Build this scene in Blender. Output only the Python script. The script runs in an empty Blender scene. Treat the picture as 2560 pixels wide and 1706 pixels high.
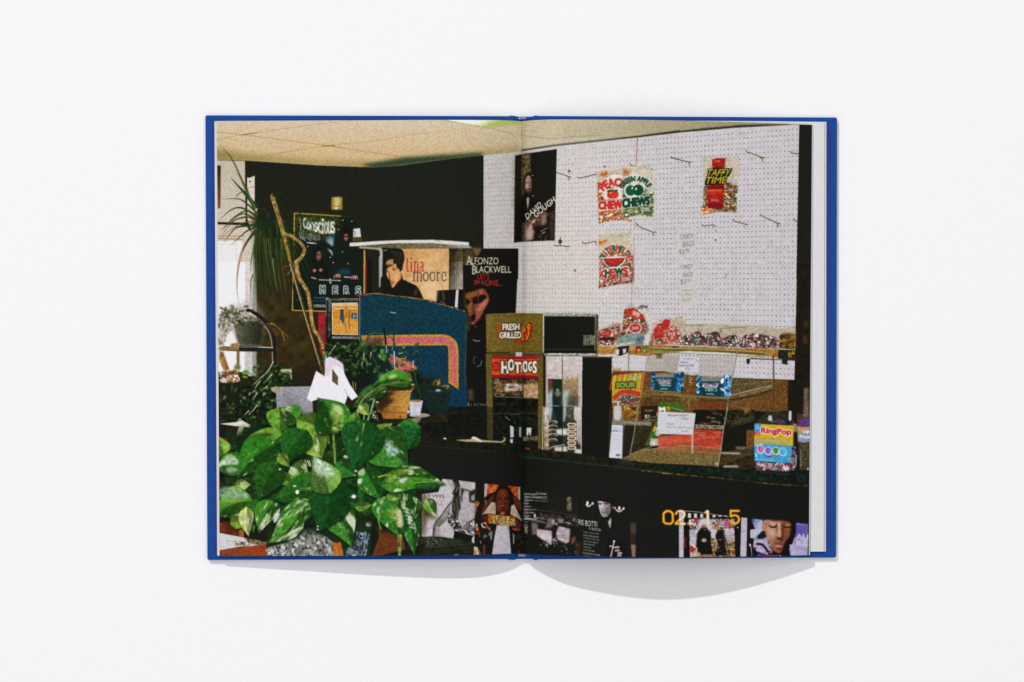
import bpy, bmesh, math, random
import numpy as np
from mathutils import Vector

# ------------------------------------------------------------------ camera
PW, PH = 2560.0, 1706.0          # the photograph's pixel grid
D = 1.60                         # camera height over the table (m)
FPX = 4600.0 * D                 # focal length in photo pixels (4.6 px per mm on the table)
scene = bpy.context.scene
cam_d = bpy.data.cameras.new('camera')
cam_d.sensor_width = 36.0
cam_d.lens = FPX / PW * 36.0
cam_d.clip_start = 0.05
cam_d.clip_end = 60.0
cam = bpy.data.objects.new('camera', cam_d)
cam.location = (0, 0, D)
scene.collection.objects.link(cam)
scene.camera = cam

# ------------------------------------------------------------------ light: soft studio white + one hard key lamp
world = bpy.data.worlds.new('World'); scene.world = world
world.use_nodes = True
bg = world.node_tree.nodes['Background']
bg.inputs[0].default_value = (0.97, 0.965, 1.0, 1)
bg.inputs[1].default_value = 0.285
soft_d = bpy.data.lights.new('overhead_fill', 'AREA')  # fill light added overhead to flatten the shade around the book
soft_d.shape = 'SQUARE'; soft_d.size = 4.0; soft_d.energy = 61.0; soft_d.color = (0.985, 0.98, 1.0)
soft = bpy.data.objects.new('overhead_fill', soft_d); soft.location = (0, 0, 3.0)
scene.collection.objects.link(soft)
key_d = bpy.data.lights.new('key_lamp', 'SPOT')
key_d.energy = 1550.0
key_d.color = (1.0, 0.995, 0.975)
key_d.shadow_soft_size = 0.075
key_d.spot_size = math.radians(14)
key_d.spot_blend = 0.3
key = bpy.data.objects.new('key_lamp', key_d)
kdir = Vector((-0.53, 0.95, 1.0)).normalized()
key.location = kdir * 9.0
key.rotation_euler = kdir.to_track_quat('Z', 'Y').to_euler()
scene.collection.objects.link(key)

scene.view_settings.view_transform = 'Standard'
scene.view_settings.look = 'None'
scene.view_settings.exposure = 0.0
scene.view_settings.gamma = 1.0
scene.view_settings.use_curve_mapping = False
scene.render.engine = 'CYCLES'

rnd = random.Random(7)
rng = np.random.default_rng(11)

# ------------------------------------------------------------------ materials
def mat(name, color=(0.8, 0.8, 0.8), rough=0.6, spec=0.3):
    m = bpy.data.materials.new(name); m.use_nodes = True
    b = m.node_tree.nodes['Principled BSDF']
    b.inputs['Base Color'].default_value = (*color, 1)
    b.inputs['Roughness'].default_value = rough
    b.inputs['Specular IOR Level'].default_value = spec
    return m, m.node_tree.nodes, m.node_tree.links, b

def table_mat():
    m, n, l, b = mat('white_seamless_paper', (0.9, 0.9, 0.9), 0.9, 0.1)
    tc = n.new('ShaderNodeTexCoord')
    no = n.new('ShaderNodeTexNoise'); no.inputs['Scale'].default_value = 350; no.inputs['Detail'].default_value = 4
    l.new(tc.outputs['Object'], no.inputs['Vector'])
    r = n.new('ShaderNodeValToRGB')
    r.color_ramp.elements[0].position = 0.3; r.color_ramp.elements[0].color = (0.885, 0.885, 0.885, 1)
    r.color_ramp.elements[1].position = 0.7; r.color_ramp.elements[1].color = (0.905, 0.905, 0.905, 1)
    l.new(no.outputs[0], r.inputs[0]); l.new(r.outputs[0], b.inputs['Base Color'])
    bp = n.new('ShaderNodeBump'); bp.inputs['Strength'].default_value = 0.12; bp.inputs['Distance'].default_value = 0.0003
    l.new(no.outputs[0], bp.inputs['Height']); l.new(bp.outputs[0], b.inputs['Normal'])
    return m

def cloth_mat():
    # diagonal book-cloth weave: two crossed fine wave textures, threads raised
    m, n, l, b = mat('blue_book_cloth', (0.02, 0.07, 0.3), 0.8, 0.08)
    tc = n.new('ShaderNodeTexCoord')
    waves = []
    for ang in (38, -52):
        mp = n.new('ShaderNodeMapping'); mp.inputs['Rotation'].default_value = (0, 0, math.radians(ang))
        w = n.new('ShaderNodeTexWave'); w.inputs['Scale'].default_value = 450 if ang > 0 else 340
        w.inputs['Distortion'].default_value = 1.2; w.inputs['Detail'].default_value = 2; w.inputs['Detail Scale'].default_value = 3
        l.new(tc.outputs['Object'], mp.inputs[0]); l.new(mp.outputs[0], w.inputs['Vector'])
        waves.append(w)
    mul = n.new('ShaderNodeMath'); mul.operation = 'MULTIPLY'
    l.new(waves[0].outputs['Fac'], mul.inputs[0]); l.new(waves[1].outputs['Fac'], mul.inputs[1])
    no = n.new('ShaderNodeTexNoise'); no.inputs['Scale'].default_value = 900; no.inputs['Detail'].default_value = 3
    l.new(tc.outputs['Object'], no.inputs['Vector'])
    add = n.new('ShaderNodeMath'); add.operation = 'MULTIPLY_ADD'; add.inputs[1].default_value = 0.5
    l.new(no.outputs[0], add.inputs[0]); l.new(mul.outputs[0], add.inputs[2])
    r = n.new('ShaderNodeValToRGB')
    r.color_ramp.elements[0].position = 0.15; r.color_ramp.elements[0].color = (0.005, 0.026, 0.175, 1)
    r.color_ramp.elements[1].position = 1.0; r.color_ramp.elements[1].color = (0.021, 0.125, 0.465, 1)
    l.new(add.outputs[0], r.inputs[0]); l.new(r.outputs[0], b.inputs['Base Color'])
    bp = n.new('ShaderNodeBump'); bp.inputs['Strength'].default_value = 0.6; bp.inputs['Distance'].default_value = 0.00012
    l.new(add.outputs[0], bp.inputs['Height']); l.new(bp.outputs[0], b.inputs['Normal'])
    return m

def endpaper_mat():
    m, n, l, b = mat('blue_endpaper', (0.035, 0.075, 0.29), 0.75, 0.1)
    tc = n.new('ShaderNodeTexCoord')
    no = n.new('ShaderNodeTexNoise'); no.inputs['Scale'].default_value = 600; no.inputs['Detail'].default_value = 5
    l.new(tc.outputs['Object'], no.inputs['Vector'])
    r = n.new('ShaderNodeValToRGB')
    r.color_ramp.elements[0].position = 0.3; r.color_ramp.elements[0].color = (0.016, 0.036, 0.180, 1)
    r.color_ramp.elements[1].position = 0.7; r.color_ramp.elements[1].color = (0.028, 0.056, 0.245, 1)
    l.new(no.outputs[0], r.inputs[0]); l.new(r.outputs[0], b.inputs['Base Color'])
    return m

def paper_mat():
    m, n, l, b = mat('uncoated_page_paper', (0.70, 0.70, 0.705), 0.7, 0.2)
    tc = n.new('ShaderNodeTexCoord')
    no = n.new('ShaderNodeTexNoise'); no.inputs['Scale'].default_value = 450; no.inputs['Detail'].default_value = 5
    l.new(tc.outputs['Object'], no.inputs['Vector'])
    r = n.new('ShaderNodeValToRGB')
    r.color_ramp.elements[0].position = 0.3; r.color_ramp.elements[0].color = (0.665, 0.665, 0.67, 1)
    r.color_ramp.elements[1].position = 0.7; r.color_ramp.elements[1].color = (0.69, 0.69, 0.695, 1)
    l.new(no.outputs[0], r.inputs[0]); l.new(r.outputs[0], b.inputs['Base Color'])
    return m

M_TABLE, M_CLOTH, M_END, M_PAPER = table_mat(), cloth_mat(), endpaper_mat(), paper_mat()
M_THREAD = mat('white_headband_thread', (0.62, 0.66, 0.75), 0.6, 0.3)[0]
M_BLUETHREAD = mat('blue_headband_thread', (0.02, 0.06, 0.28), 0.6, 0.3)[0]
# ------------------------------------------------------------------ geometry helpers
def W(px, py, z):
    """table-plane position of a photo pixel for something at height z (camera looks straight down)"""
    k = (D - z) / FPX
    return Vector(((px - PW / 2) * k, -(py - PH / 2) * k, z))

def link(name, me, parent=None, mats=()):
    o = bpy.data.objects.new(name, me)
    for m in mats: me.materials.append(m)
    scene.collection.objects.link(o)
    if parent is not None: o.parent = parent
    return o

def smooth(me):
    for p in me.polygons: p.use_smooth = True

def lerp_pts(pts):
    xs = [p[0] for p in pts]; ys = [p[1] for p in pts]
    return lambda v: float(np.interp(v, xs, ys))

def smooth_pts(pts):
    """monotone-ish smooth curve through points (cubic hermite)"""
    xs = np.array([p[0] for p in pts], float); ys = np.array([p[1] for p in pts], float)
    d = np.diff(ys) / np.diff(xs)
    m = np.empty_like(ys); m[0] = d[0]; m[-1] = d[-1]
    m[1:-1] = (d[:-1] * np.diff(xs)[1:] + d[1:] * np.diff(xs)[:-1]) / (xs[2:] - xs[:-2])
    def f(v):
        v = min(max(v, xs[0]), xs[-1])
        i = min(int(np.searchsorted(xs, v, side='right')) - 1, len(xs) - 2)
        h = xs[i + 1] - xs[i]; t = (v - xs[i]) / h
        return float((2*t**3-3*t**2+1)*ys[i] + (t**3-2*t**2+t)*h*m[i] + (-2*t**3+3*t**2)*ys[i+1] + (t**3-t**2)*h*m[i+1])
    return f

# ------------------------------------------------------------------ setting: the white surface
bm = bmesh.new()
bmesh.ops.create_grid(bm, x_segments=4, y_segments=4, size=3.0)
me = bpy.data.meshes.new('white_surface'); bm.to_mesh(me); bm.free()
surface = link('white_surface', me, None, [M_TABLE])
surface['kind'] = 'structure'
surface['label'] = 'plain white seamless paper surface under the open book'

# ------------------------------------------------------------------ the book
book = bpy.data.objects.new('open_book', None)
scene.collection.objects.link(book)
book['label'] = 'open blue cloth hardcover photo book showing a full-bleed shop interior photograph across both pages'
book['category'] = 'book'

MM = 0.001
def board(name, corners, z0, z1, radius, bevel, label):
    """cloth-covered board: outline (photo px, at its top face) with rounded corners and soft edges"""
    pts = []
    n = len(corners)
    for i in range(n):
        (x, y), r = corners[i], radius[i]
        if r <= 0: pts.append((x, y)); continue
        a, c = Vector(corners[i-1]), Vector(corners[(i+1) % n]); v = Vector((x, y))
        d0 = (a - v).normalized(); d1 = (c - v).normalized()
        for k in range(5):
            t = k / 4
            p = (v + d0 * r) * (1-t)**2 + v * 2*t*(1-t) + (v + d1 * r) * t**2
            pts.append((p.x, p.y))
    bm = bmesh.new()
    top = [bm.verts.new(W(x, y, z1)) for x, y in pts]
    bot = [bm.verts.new((v.co.x, v.co.y, z0)) for v in top]
    # orient so the top face looks up
    f = bm.faces.new(top); bm.normal_update()
    if f.normal.z < 0: f.normal_flip()
    g = bm.faces.new(bot)
    for i in range(len(pts)):
        bm.faces.new((top[i], top[(i+1) % len(pts)], bot[(i+1) % len(pts)], bot[i]))
    bmesh.ops.recalc_face_normals(bm, faces=bm.faces)
    edges = [e for e in bm.edges if abs(e.verts[0].co.z - e.verts[1].co.z) < 1e-6]
    bmesh.ops.bevel(bm, geom=edges, offset=bevel, segments=3, profile=0.6, affect='EDGES')
    me = bpy.data.meshes.new(name); bm.to_mesh(me); bm.free(); smooth(me)
    o = link(name, me, book, [M_CLOTH]); o['label'] = label
    return o

ZB = 3.1 * MM
left_board = board('cover_board', [(513, 288.5), (1266, 290.5), (1268, 1398.3), (518, 1400.5)], 0.15*MM, ZB, [5, 0, 0, 5], 0.9*MM, 'blue cloth cover board under the left page')
right_board = board('cover_board', [(1344, 290), (2093, 294), (2090.5, 1394.5), (1344, 1399)], 0.15*MM, ZB, [0, 5, 6, 0], 0.9*MM, 'blue cloth cover board under the right pages')

def slab(name, quad, z0, z1, parent, m):
    bm = bmesh.new()
    t = [bm.verts.new(W(x, y, z1)) for x, y in quad]; b = [bm.verts.new((v.co.x, v.co.y, z0)) for v in t]
    bm.faces.new(t); bm.faces.new(b[::-1])
    for i in range(4): bm.faces.new((t[i], b[i], b[(i+1) % 4], t[(i+1) % 4]))
    bmesh.ops.recalc_face_normals(bm, faces=bm.faces)
    me = bpy.data.meshes.new(name); bm.to_mesh(me); bm.free()
    return link(name, me, parent, [m])
slab('endpaper', [(529, 304), (1262, 304), (1262, 1386), (535, 1386)], ZB - 0.05*MM, ZB + 0.16*MM, left_board, M_END)
slab('endpaper', [(1348, 305), (2077, 305.5), (2075, 1381), (1348, 1383)], ZB - 0.05*MM, ZB + 0.16*MM, right_board, M_END)

# mitred corner folds of the turned-in cloth
def fold(px0, py0, px1, py1, w, parent):
    a, b = W(px0, py0, ZB), W(px1, py1, ZB); d = (b - a).normalized(); s = Vector((-d.y, d.x, 0))
    bm = bmesh.new(); rings = []
    for t, ww, h in ((0, .35, .1), (.3, 1, .42), (.75, .9, .36), (1, .2, .05)):
        c = a.lerp(b, t)
        rings.append([bm.verts.new(c + s*(w*ww*q) + Vector((0, 0, h*MM*(1-q*q) - 0.12*MM))) for q in (-1, -.5, 0, .5, 1)])
    for r0, r1 in zip(rings, rings[1:]):
        for i in range(4): bm.faces.new((r0[i], r0[i+1], r1[i+1], r1[i]))
    bmesh.ops.recalc_face_normals(bm, faces=bm.faces)
    me = bpy.data.meshes.new('corner_fold'); bm.to_mesh(me); bm.free(); smooth(me)
    link('corner_fold', me, parent, [M_CLOTH])
fold(516, 291, 556, 300, 0.8*MM, left_board)
fold(521, 1398, 543, 1388, 0.8*MM, left_board)
fold(2089, 298, 2062, 304, 0.8*MM, right_board)
fold(2087, 1391, 2052, 1381, 0.8*MM, right_board)

# spine cloth with the two joint ridges
prof = [(1262, 2.6, 0), (1268, 3.15, .6), (1275, 3.5, 2.2), (1283, 3.5, 2.4), (1289, 2.7, 1.2), (1294, 1.9, .2), (1300, 2.1, 0), (1312, 2.4, 0), (1324, 2.4, 0),
        (1331, 2.5, .2), (1336, 3.3, 2.4), (1341, 3.5, 3), (1345, 3.3, 1.4), (1350, 2.6, 0.2)]
bm = bmesh.new(); rows = []
for x, z, e in prof:
    z *= MM
    yt = 291.2 - e; yb = 1398.4 + e * 1.1
    col = [W(x, yt + 4, 0.2*MM), W(x, yt + .8, z - .8*MM), W(x, yt + 1.2, z - 0.3*MM), W(x, yt + 5, z)]
    col += [W(x, yt + 5 + (yb - yt - 10) * t, z + (0.12*MM*math.sin(t*23 + x))) for t in (0.1, 0.25, .4, .55, .7, .85, .95)]
    col += [W(x, yb - 5, z), W(x, yb - 1.2, z - 0.3*MM), W(x, yb - .8, z - .8*MM), W(x, yb - 4, 0.2*MM)]
    rows.append([bm.verts.new(c) for c in col])
for r0, r1 in zip(rows, rows[1:]):
    for i in range(len(r0) - 1): bm.faces.new((r0[i], r1[i], r1[i+1], r0[i+1]))
    bm.faces.new((r0[-1], r1[-1], r1[0], r0[0]))
bmesh.ops.recalc_face_normals(bm, faces=bm.faces)
me = bpy.data.meshes.new('spine'); bm.to_mesh(me); bm.free(); smooth(me)
spine = link('spine', me, book, [M_CLOTH]); spine['label'] = 'blue cloth spine with two joint ridges between the boards'

def tube(name, pts, r, m, parent, seg=8):
    bm = bmesh.new(); rings = []
    for i, p in enumerate(pts):
        d = (pts[min(i+1, len(pts)-1)] - pts[max(i-1, 0)]).normalized()
        u = d.orthogonal().normalized(); v = d.cross(u)
        rings.append([bm.verts.new(p + (u*math.cos(a) + v*math.sin(a))*r) for a in [2*math.pi*k/seg for k in range(seg)]])
    for r0, r1 in zip(rings, rings[1:]):
        for i in range(seg): bm.faces.new((r0[i], r0[(i+1) % seg], r1[(i+1) % seg], r1[i]))
    bm.faces.new(rings[0][::-1]); bm.faces.new(rings[-1])
    me = bpy.data.meshes.new(name); bm.to_mesh(me); bm.free(); smooth(me)
    return link(name, me, parent, [m])
for yy, ss in ((298, 1), (1387, -1)):
    hb = tube('headband', [W(1293 + 30*t, yy, 3.6*MM + 0.5*MM*math.sin(t*math.pi)) for t in (0, .2, .4, .6, .8, 1)], 0.75*MM, M_BLUETHREAD, book)
    for k in range(4):
        x = 1297.5 + k*4.6
        tube('stitch', [W(x + 1.6*math.sin(a*.5), yy - 1.5*ss + 3.2*math.cos(a), 3.9*MM + 0.75*MM*math.sin(a)) for a in (0.1, .6, 1.1, 1.6, 2.1, 2.6, 3.0)], 0.22*MM, M_THREAD, hb, 6)

# ------------------------------------------------------------------ pages (outlines in photo px, heights in mm from their shadows)
GX = lambda t: 1303.5 + 3.5 * t
topL = smooth_pts([(536, 303), (900, 301.3), (1195, 300.6), (1270, 301.6), (1303.5, 303.6)])
botL = smooth_pts([(543, 1390.3), (900, 1389.8), (1180, 1387.4), (1260, 1385.2), (1307, 1383.4)])
zL = smooth_pts([(536, 6.0), (745, 9.3), (970, 12.8), (1090, 14.0), (1160, 13.7), (1215, 12.0), (1260, 9.4), (1290, 6.6), (1307, 4.6)])
topR = smooth_pts([(1303.5, 303.6), (1340, 300.8), (1480, 299.5), (1660, 301.2), (1850, 306), (2034, 312.6)])
botR = smooth_pts([(1307, 1383.4), (1340, 1386.8), (1400, 1389.6), (1500, 1392), (1620, 1393.6), (1750, 1393.8), (1880, 1391.8), (2028, 1388.4)])
zR = smooth_pts([(1303.5, 4.6), (1311, 8.2), (1330, 12.3), (1362, 16.6), (1449, 22.0), (1541, 25.2), (1600, 25.8), (1694, 24.2), (1804, 19.9), (1918, 13.7), (2034, 6.3)])
topU = smooth_pts([(1303.5, 304), (1340, 303), (1500, 302.6), (1700, 302.4), (1900, 303.2), (2066, 305.2)])
botU = smooth_pts([(1307, 1383), (1500, 1381.5), (1800, 1380.5), (2066, 1379.3)])
zU = smooth_pts([(1303.5, 4.2), (1340, 6.0), (1450, 7.6), (1650, 7.4), (1850, 6.2), (2000, 5.3), (2066, 4.75)])

CX0, CY0, CW, CH = 530, 290, 1520, 1116       # canvas of the printed spread, in photo pixels

def sheet(name, x_in, x_out, top, bot, zf, lift, printed=None, nu=96, nv=40, th=0.20*MM):
    """one sheet of paper: a thin closed body; printed = material of its upper face"""
    bm = bmesh.new(); uvl = bm.loops.layers.uv.new('UVMap'); uvs = {}
    T = []; B = []
    for i in range(nu + 1):
        s = i / nu
        s = s**1.6 if printed is not None or True else s           # more rows where the page dives into the gutter
        rt, rb = [], []
        for j in range(nv + 1):
            t = j / nv
            xa, xb = x_in(t), x_out(t)
            x = xa + (xb - xa) * s
            y = top(x) + (bot(x) - top(x)) * t
            z = zf(x) * MM + lift(s) * MM
            # paper is never perfectly developable: a faint waviness
            z += 0.10*MM * math.sin(3.1*s + 5*t) * math.sin(math.pi * s)
            p = W(x, y, z)
            v = bm.verts.new(p); uvs[v] = ((x - CX0) / CW, 1 - (y - CY0) / CH)
            rt.append(v); rb.append(bm.verts.new(p - Vector((0, 0, th))))
        T.append(rt); B.append(rb)
    def quad(a, b, c, d, mi):
        f = bm.faces.new((a, b, c, d)); f.material_index = mi; return f
    flip = x_out(0) < x_in(0)
    for i in range(nu):
        for j in range(nv):
            q = (T[i][j], T[i][j+1], T[i+1][j+1], T[i+1][j])
            if flip: q = q[::-1]
            f = quad(*q, 1 if printed else 0); f.smooth = True
            for lp in f.loops: lp[uvl].uv = uvs[lp.vert]
            q = (B[i][j], B[i+1][j], B[i+1][j+1], B[i][j+1])
            if flip: q = q[::-1]
            quad(*q, 0).smooth = True
    for j in range(nv):
        for i in (0, nu):
            q = (T[i][j], B[i][j], B[i][j+1], T[i][j+1]); quad(*(q if (i == 0) != flip else q[::-1]), 0)
    for i in range(nu):
        for j in (0, nv):
            q = (T[i][j], T[i+1][j], B[i+1][j], B[i][j]); quad(*(q if (j == 0) != flip else q[::-1]), 0)
    for e in bm.edges:                                     # crisp paper edges
        if len({f.smooth for f in e.link_faces}) > 1: e.smooth = False
    bm.normal_update()
    me = bpy.data.meshes.new(name); bm.to_mesh(me); bm.free()
    return link(name, me, book, [M_PAPER] + ([printed] if printed else []))

def build_pages(M_PRINT):
    # left: seven sheets, fanned a little at the fore edge
    NL = 7
    for k in range(NL):
        f = k / (NL - 1)                                   # 0 bottom .. 1 top
        edge = 6.0 * (1 - f)
        zf = (lambda f: lambda x: 3.62 + 0.26*6*f*0 + (zL(x) - 3.62) * (0.10 + 0.90 * f))(f)
        xo = (lambda e: lambda t: 542 - e + 7*t)(edge)
        xi = (lambda f: lambda t: GX(t) - 0.6*(1 - f))(f)
        if k == NL - 1:
            p = sheet('printed_page', xi, xo, topL, botL, zf, lambda s: 0.0, M_PRINT, 110, 40)
            p['label'] = 'left printed page with ceiling, plants and music posters'
        else:
            sheet('page', xi, xo, lambda x: topL(x) + .6, lambda x: botL(x) - .6, zf, lambda s: -0.12, None, 60, 12)
    # right, flat group lying on the board
    for k in range(4):
        e = [2066.0, 2061.6, 2061.3, 2061][k]
        zf = (lambda k: lambda x: 3.45 + (zU(x) - 3.45) * (0.08, 0.6, 0.8, 1.0)[k])(k)
        sheet('page', lambda t: GX(t) + .4, (lambda e: lambda t: e - 1.5*t)(e), topU, botU, zf, lambda s: 0.0, None, 70, 16)
    # right, bulging group
    for k in range(3):
        f = k / 2
        e = 2033.0 - 1.5 * k
        zf = (lambda f: lambda x: zR(x) - 0.75 * (1 - f))(f)
        xo = (lambda e: lambda t: e - 8*t)(e)
        if k == 2:
            p = sheet('printed_page', lambda t: GX(t), xo, topR, botR, zf, lambda s: 0.0, M_PRINT, 130, 40)
            p['label'] = 'right printed page with white pegboard, candy bags and counter'
        else:
            sheet('page', lambda t: GX(t) + .3, xo, lambda x: topR(x) + .5, lambda x: botR(x) - .5, zf, lambda s: 0.0, None, 80, 12)
# ------------------------------------------------------------------ the printed photograph: a small 2-D painter
# Everything on the two pages is flat ink, drawn here with polygons, strokes and lettering in the page's own coordinates.
CV = np.zeros((CH, CW, 3), np.float32)

def box1(a, r, axis):
    if r < 1: return a
    pad = [(0, 0)] * a.ndim; pad[axis] = (r + 1, r)
    c = np.cumsum(np.pad(a, pad, mode='edge'), axis=axis, dtype=np.float32)
    n = a.shape[axis]
    hi = np.take(c, np.arange(2*r + 1, 2*r + 1 + n), axis=axis); lo = np.take(c, np.arange(0, n), axis=axis)
    return (hi - lo) / (2*r + 1)
def blur2(a, s):
    r = int(round(s))
    for _ in range(2): a = box1(box1(a, r, 0), r, 1)
    return a
def field(cell, seed):
    """smooth noise about N(0,1), feature size cell px"""
    g = np.random.default_rng(seed).standard_normal((int(CH/cell) + 3, int(CW/cell) + 3)).astype(np.float32)
    y = np.arange(CH) / cell; x = np.arange(CW) / cell
    yi = y.astype(int); xi = x.astype(int); fy = (y - yi)[:, None]; fx = (x - xi)[None, :]
    fy = fy*fy*(3 - 2*fy); fx = fx*fx*(3 - 2*fx)
    a = g[yi][:, xi]; b = g[yi][:, xi+1]; c = g[yi+1][:, xi]; d = g[yi+1][:, xi+1]
    return (a*(1-fx) + b*fx)*(1-fy) + (c*(1-fx) + d*fx)*fy
N1, N3, N6, N15, N40 = field(1.5, 1), field(3, 2), field(6, 3), field(15, 4), field(40, 5)

CROPS = dict(A=(530, 290, 3.92), B=(900, 290, 3.919), C=(1280, 290, 3.919), D=(1660, 290, 3.919), E=(530, 660, 3.92), F=(900, 660, 3.919),
             G=(1280, 660, 3.919), H=(1660, 660, 3.919), I=(530, 1020, 4.1275), J=(900, 1020, 4.126), K=(1280, 1020, 4.126), L=(1660, 1020, 4.126), P=(0, 0, 1.0), Q=(540, 560, 3.565), R=(780, 900, 4.612), S=(1040, 1180, 7.128), T=(1640, 1260, 5.8825), V=(940, 600, 5.6), Z=(1130, 690, 6.4), Y=(1280, 370, 3.733), M=(1430, 1230, 5.27), N=(720, 510, 3.2), O=(540, 680, 2.356))
cur = [0.0, 0.0, 1.0]
def at(c): cur[:] = CROPS[c]
def X(p):
    p = np.asarray(p, np.float64).reshape(-1, 2)
    return p / cur[2] + np.array([cur[0] - CX0, cur[1] - CY0])
def U(v): return v / cur[2]

def raster(E, pad=0):
    """even-odd coverage of an edge soup, E = (n,4); returns mask, x0, y0"""
    SS = 3
    x0 = int(math.floor(min(E[:, 0].min(), E[:, 2].min()))) - 1 - pad; x1 = int(math.ceil(max(E[:, 0].max(), E[:, 2].max()))) + 2 + pad
    y0 = int(math.floor(min(E[:, 1].min(), E[:, 3].min()))) - 1 - pad; y1 = int(math.ceil(max(E[:, 1].max(), E[:, 3].max()))) + 2 + pad
    x0 = max(x0, -60); y0 = max(y0, -60); x1 = min(x1, CW + 60); y1 = min(y1, CH + 60)
    if x1 <= x0 or y1 <= y0: return None
    w, h = (x1 - x0)*SS, (y1 - y0)*SS
    T = np.zeros((h, w + 1), np.int32)
    for ax, ay, bx, by in E:
        if ay == by: continue
        if ay > by: ax, ay, bx, by = bx, by, ax, ay
        r0 = max(0, math.ceil((ay - y0)*SS - 0.5)); r1 = min(h, math.ceil((by - y0)*SS - 0.5))
        if r1 <= r0: continue
        r = np.arange(r0, r1); yc = (r + 0.5)/SS + y0
        xc = ax + (yc - ay)*(bx - ax)/(by - ay)
        ci = np.clip(np.ceil((xc - x0)*SS - 0.5).astype(int), 0, w)
        T[r, ci] += 1
    m = (np.cumsum(T, axis=1)[:, :w] & 1).astype(np.float32)
    m = m.reshape(h//SS, SS, w//SS, SS).mean((1, 3))
    return m, x0, y0

def comp(m, x0, y0, col, a=1.0, n=0.0, nf=None):
    h, w = m.shape
    sx, sy = max(0, -x0), max(0, -y0); ex, ey = min(w, CW - x0), min(h, CH - y0)
    if ex <= sx or ey <= sy: return
    m = m[sy:ey, sx:ex]; ys = slice(y0 + sy, y0 + ey); xs = slice(x0 + sx, x0 + ex)
    if callable(col):
        yy, xx = np.mgrid[ys, xs]; c = col(xx.astype(np.float32), yy.astype(np.float32))
    else: c = np.asarray(col, np.float32)
    c = np.broadcast_to(c, m.shape + (3,))
    if n: c = c * (1 + n * (nf if nf is not None else N6)[ys, xs][..., None])
    k = np.clip(m * a, 0, 1)[..., None]
    CV[ys, xs] = CV[ys, xs]*(1 - k) + c*k

def edges_of(P): return np.hstack([P, np.roll(P, -1, 0)])
def curve(pts, n=6, closed=False):
    p = np.asarray(pts, float).reshape(-1, 2); out = []
    N = len(p)
    for i in range(N if closed else N - 1):
        p0 = p[(i-1) % N] if closed or i > 0 else p[0]; p1 = p[i]; p2 = p[(i+1) % N]; p3 = p[(i+2) % N] if closed or i + 2 < N else p[-1]
        for k in range(n):
            t = k/n
            out.append(0.5*((2*p1) + (p2-p0)*t + (2*p0-5*p1+4*p2-p3)*t*t + (3*p1-p0-3*p2+p3)*t**3))
    if not closed: out.append(p[-1])
    return np.array(out)

def poly(pts, col, a=1.0, soft=0.0, n=0.0, nf=None, sm=False):
    p = curve(pts, 5, True) if sm else np.asarray(pts, float).reshape(-1, 2)
    s = U(soft); r = raster(edges_of(X(p)), int(s*2) + 1 if soft else 0)
    if r is None: return
    m, x, y = r
    if s >= 0.6: m = blur2(m, s)
    comp(m, x, y, col, a, n, nf)
def rect(x0, y0, x1, y1, col, **k): poly([x0, y0, x1, y0, x1, y1, x0, y1], col, **k)
def ell(cx, cy, rx, ry, col, rot=0.0, **k):
    t = np.linspace(0, 2*math.pi, 28, endpoint=False); c, s = math.cos(rot), math.sin(rot)
    ex, ey = rx*np.cos(t), ry*np.sin(t)
    poly(np.stack([cx + ex*c - ey*s, cy + ex*s + ey*c], 1), col, **k)
def stroke(pts, w, col, w1=None, a=1.0, sm=True, soft=0.0, n=0.0):
    p = np.asarray(pts, float).reshape(-1, 2)
    if sm and len(p) > 2: p = curve(p, 6)
    p = X(p); w0 = U(w); w1 = w0 if w1 is None else U(w1)
    L = np.concatenate([[0], np.cumsum(np.hypot(*np.diff(p, axis=0).T))]); Lt = max(L[-1], 1e-6)
    W_ = w0 + (w1 - w0)*L/Lt
    mx = max(w0, w1)/2 + 2 + U(soft)*2
    x0 = int(max(-40, p[:, 0].min() - mx)); x1 = int(min(CW + 40, p[:, 0].max() + mx + 1)); y0 = int(max(-40, p[:, 1].min() - mx)); y1 = int(min(CH + 40, p[:, 1].max() + mx + 1))
    if x1 <= x0 or y1 <= y0: return
    m = np.zeros((y1 - y0, x1 - x0), np.float32)
    for i in range(len(p) - 1):
        (ax, ay), (bx, by) = p[i], p[i+1]; r = max(W_[i], W_[i+1])/2 + 1.5
        u0 = max(x0, int(min(ax, bx) - r)); u1 = min(x1, int(max(ax, bx) + r + 2)); v0 = max(y0, int(min(ay, by) - r)); v1 = min(y1, int(max(ay, by) + r + 2))
        if u1 <= u0 or v1 <= v0: continue
        yy, xx = np.mgrid[v0:v1, u0:u1]
        dx, dy = bx - ax, by - ay; ll = dx*dx + dy*dy + 1e-9
        t = np.clip(((xx + .5 - ax)*dx + (yy + .5 - ay)*dy)/ll, 0, 1)
        d = np.hypot(xx + .5 - ax - t*dx, yy + .5 - ay - t*dy)
        ww = W_[i] + (W_[i+1] - W_[i])*t
        cov = np.clip(ww/2 - d + 0.5, 0, 1)*np.minimum(1, ww)
        s = m[v0 - y0:v1 - y0, u0 - x0:u1 - x0]; np.maximum(s, cov, out=s)
    if U(soft) >= .6: m = blur2(m, U(soft))
    comp(m, x0, y0, col, a, n)
def grad(p0, c0, p1, c1):
    q = X([p0, p1]); d = q[1] - q[0]; ll = (d*d).sum(); c0 = np.array(c0, np.float32); c1 = np.array(c1, np.float32)
    def f(xx, yy):
        t = np.clip(((xx - q[0][0])*d[0] + (yy - q[0][1])*d[1])/ll, 0, 1)[..., None]
        return c0 + (c1 - c0)*t
    return f
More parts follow.
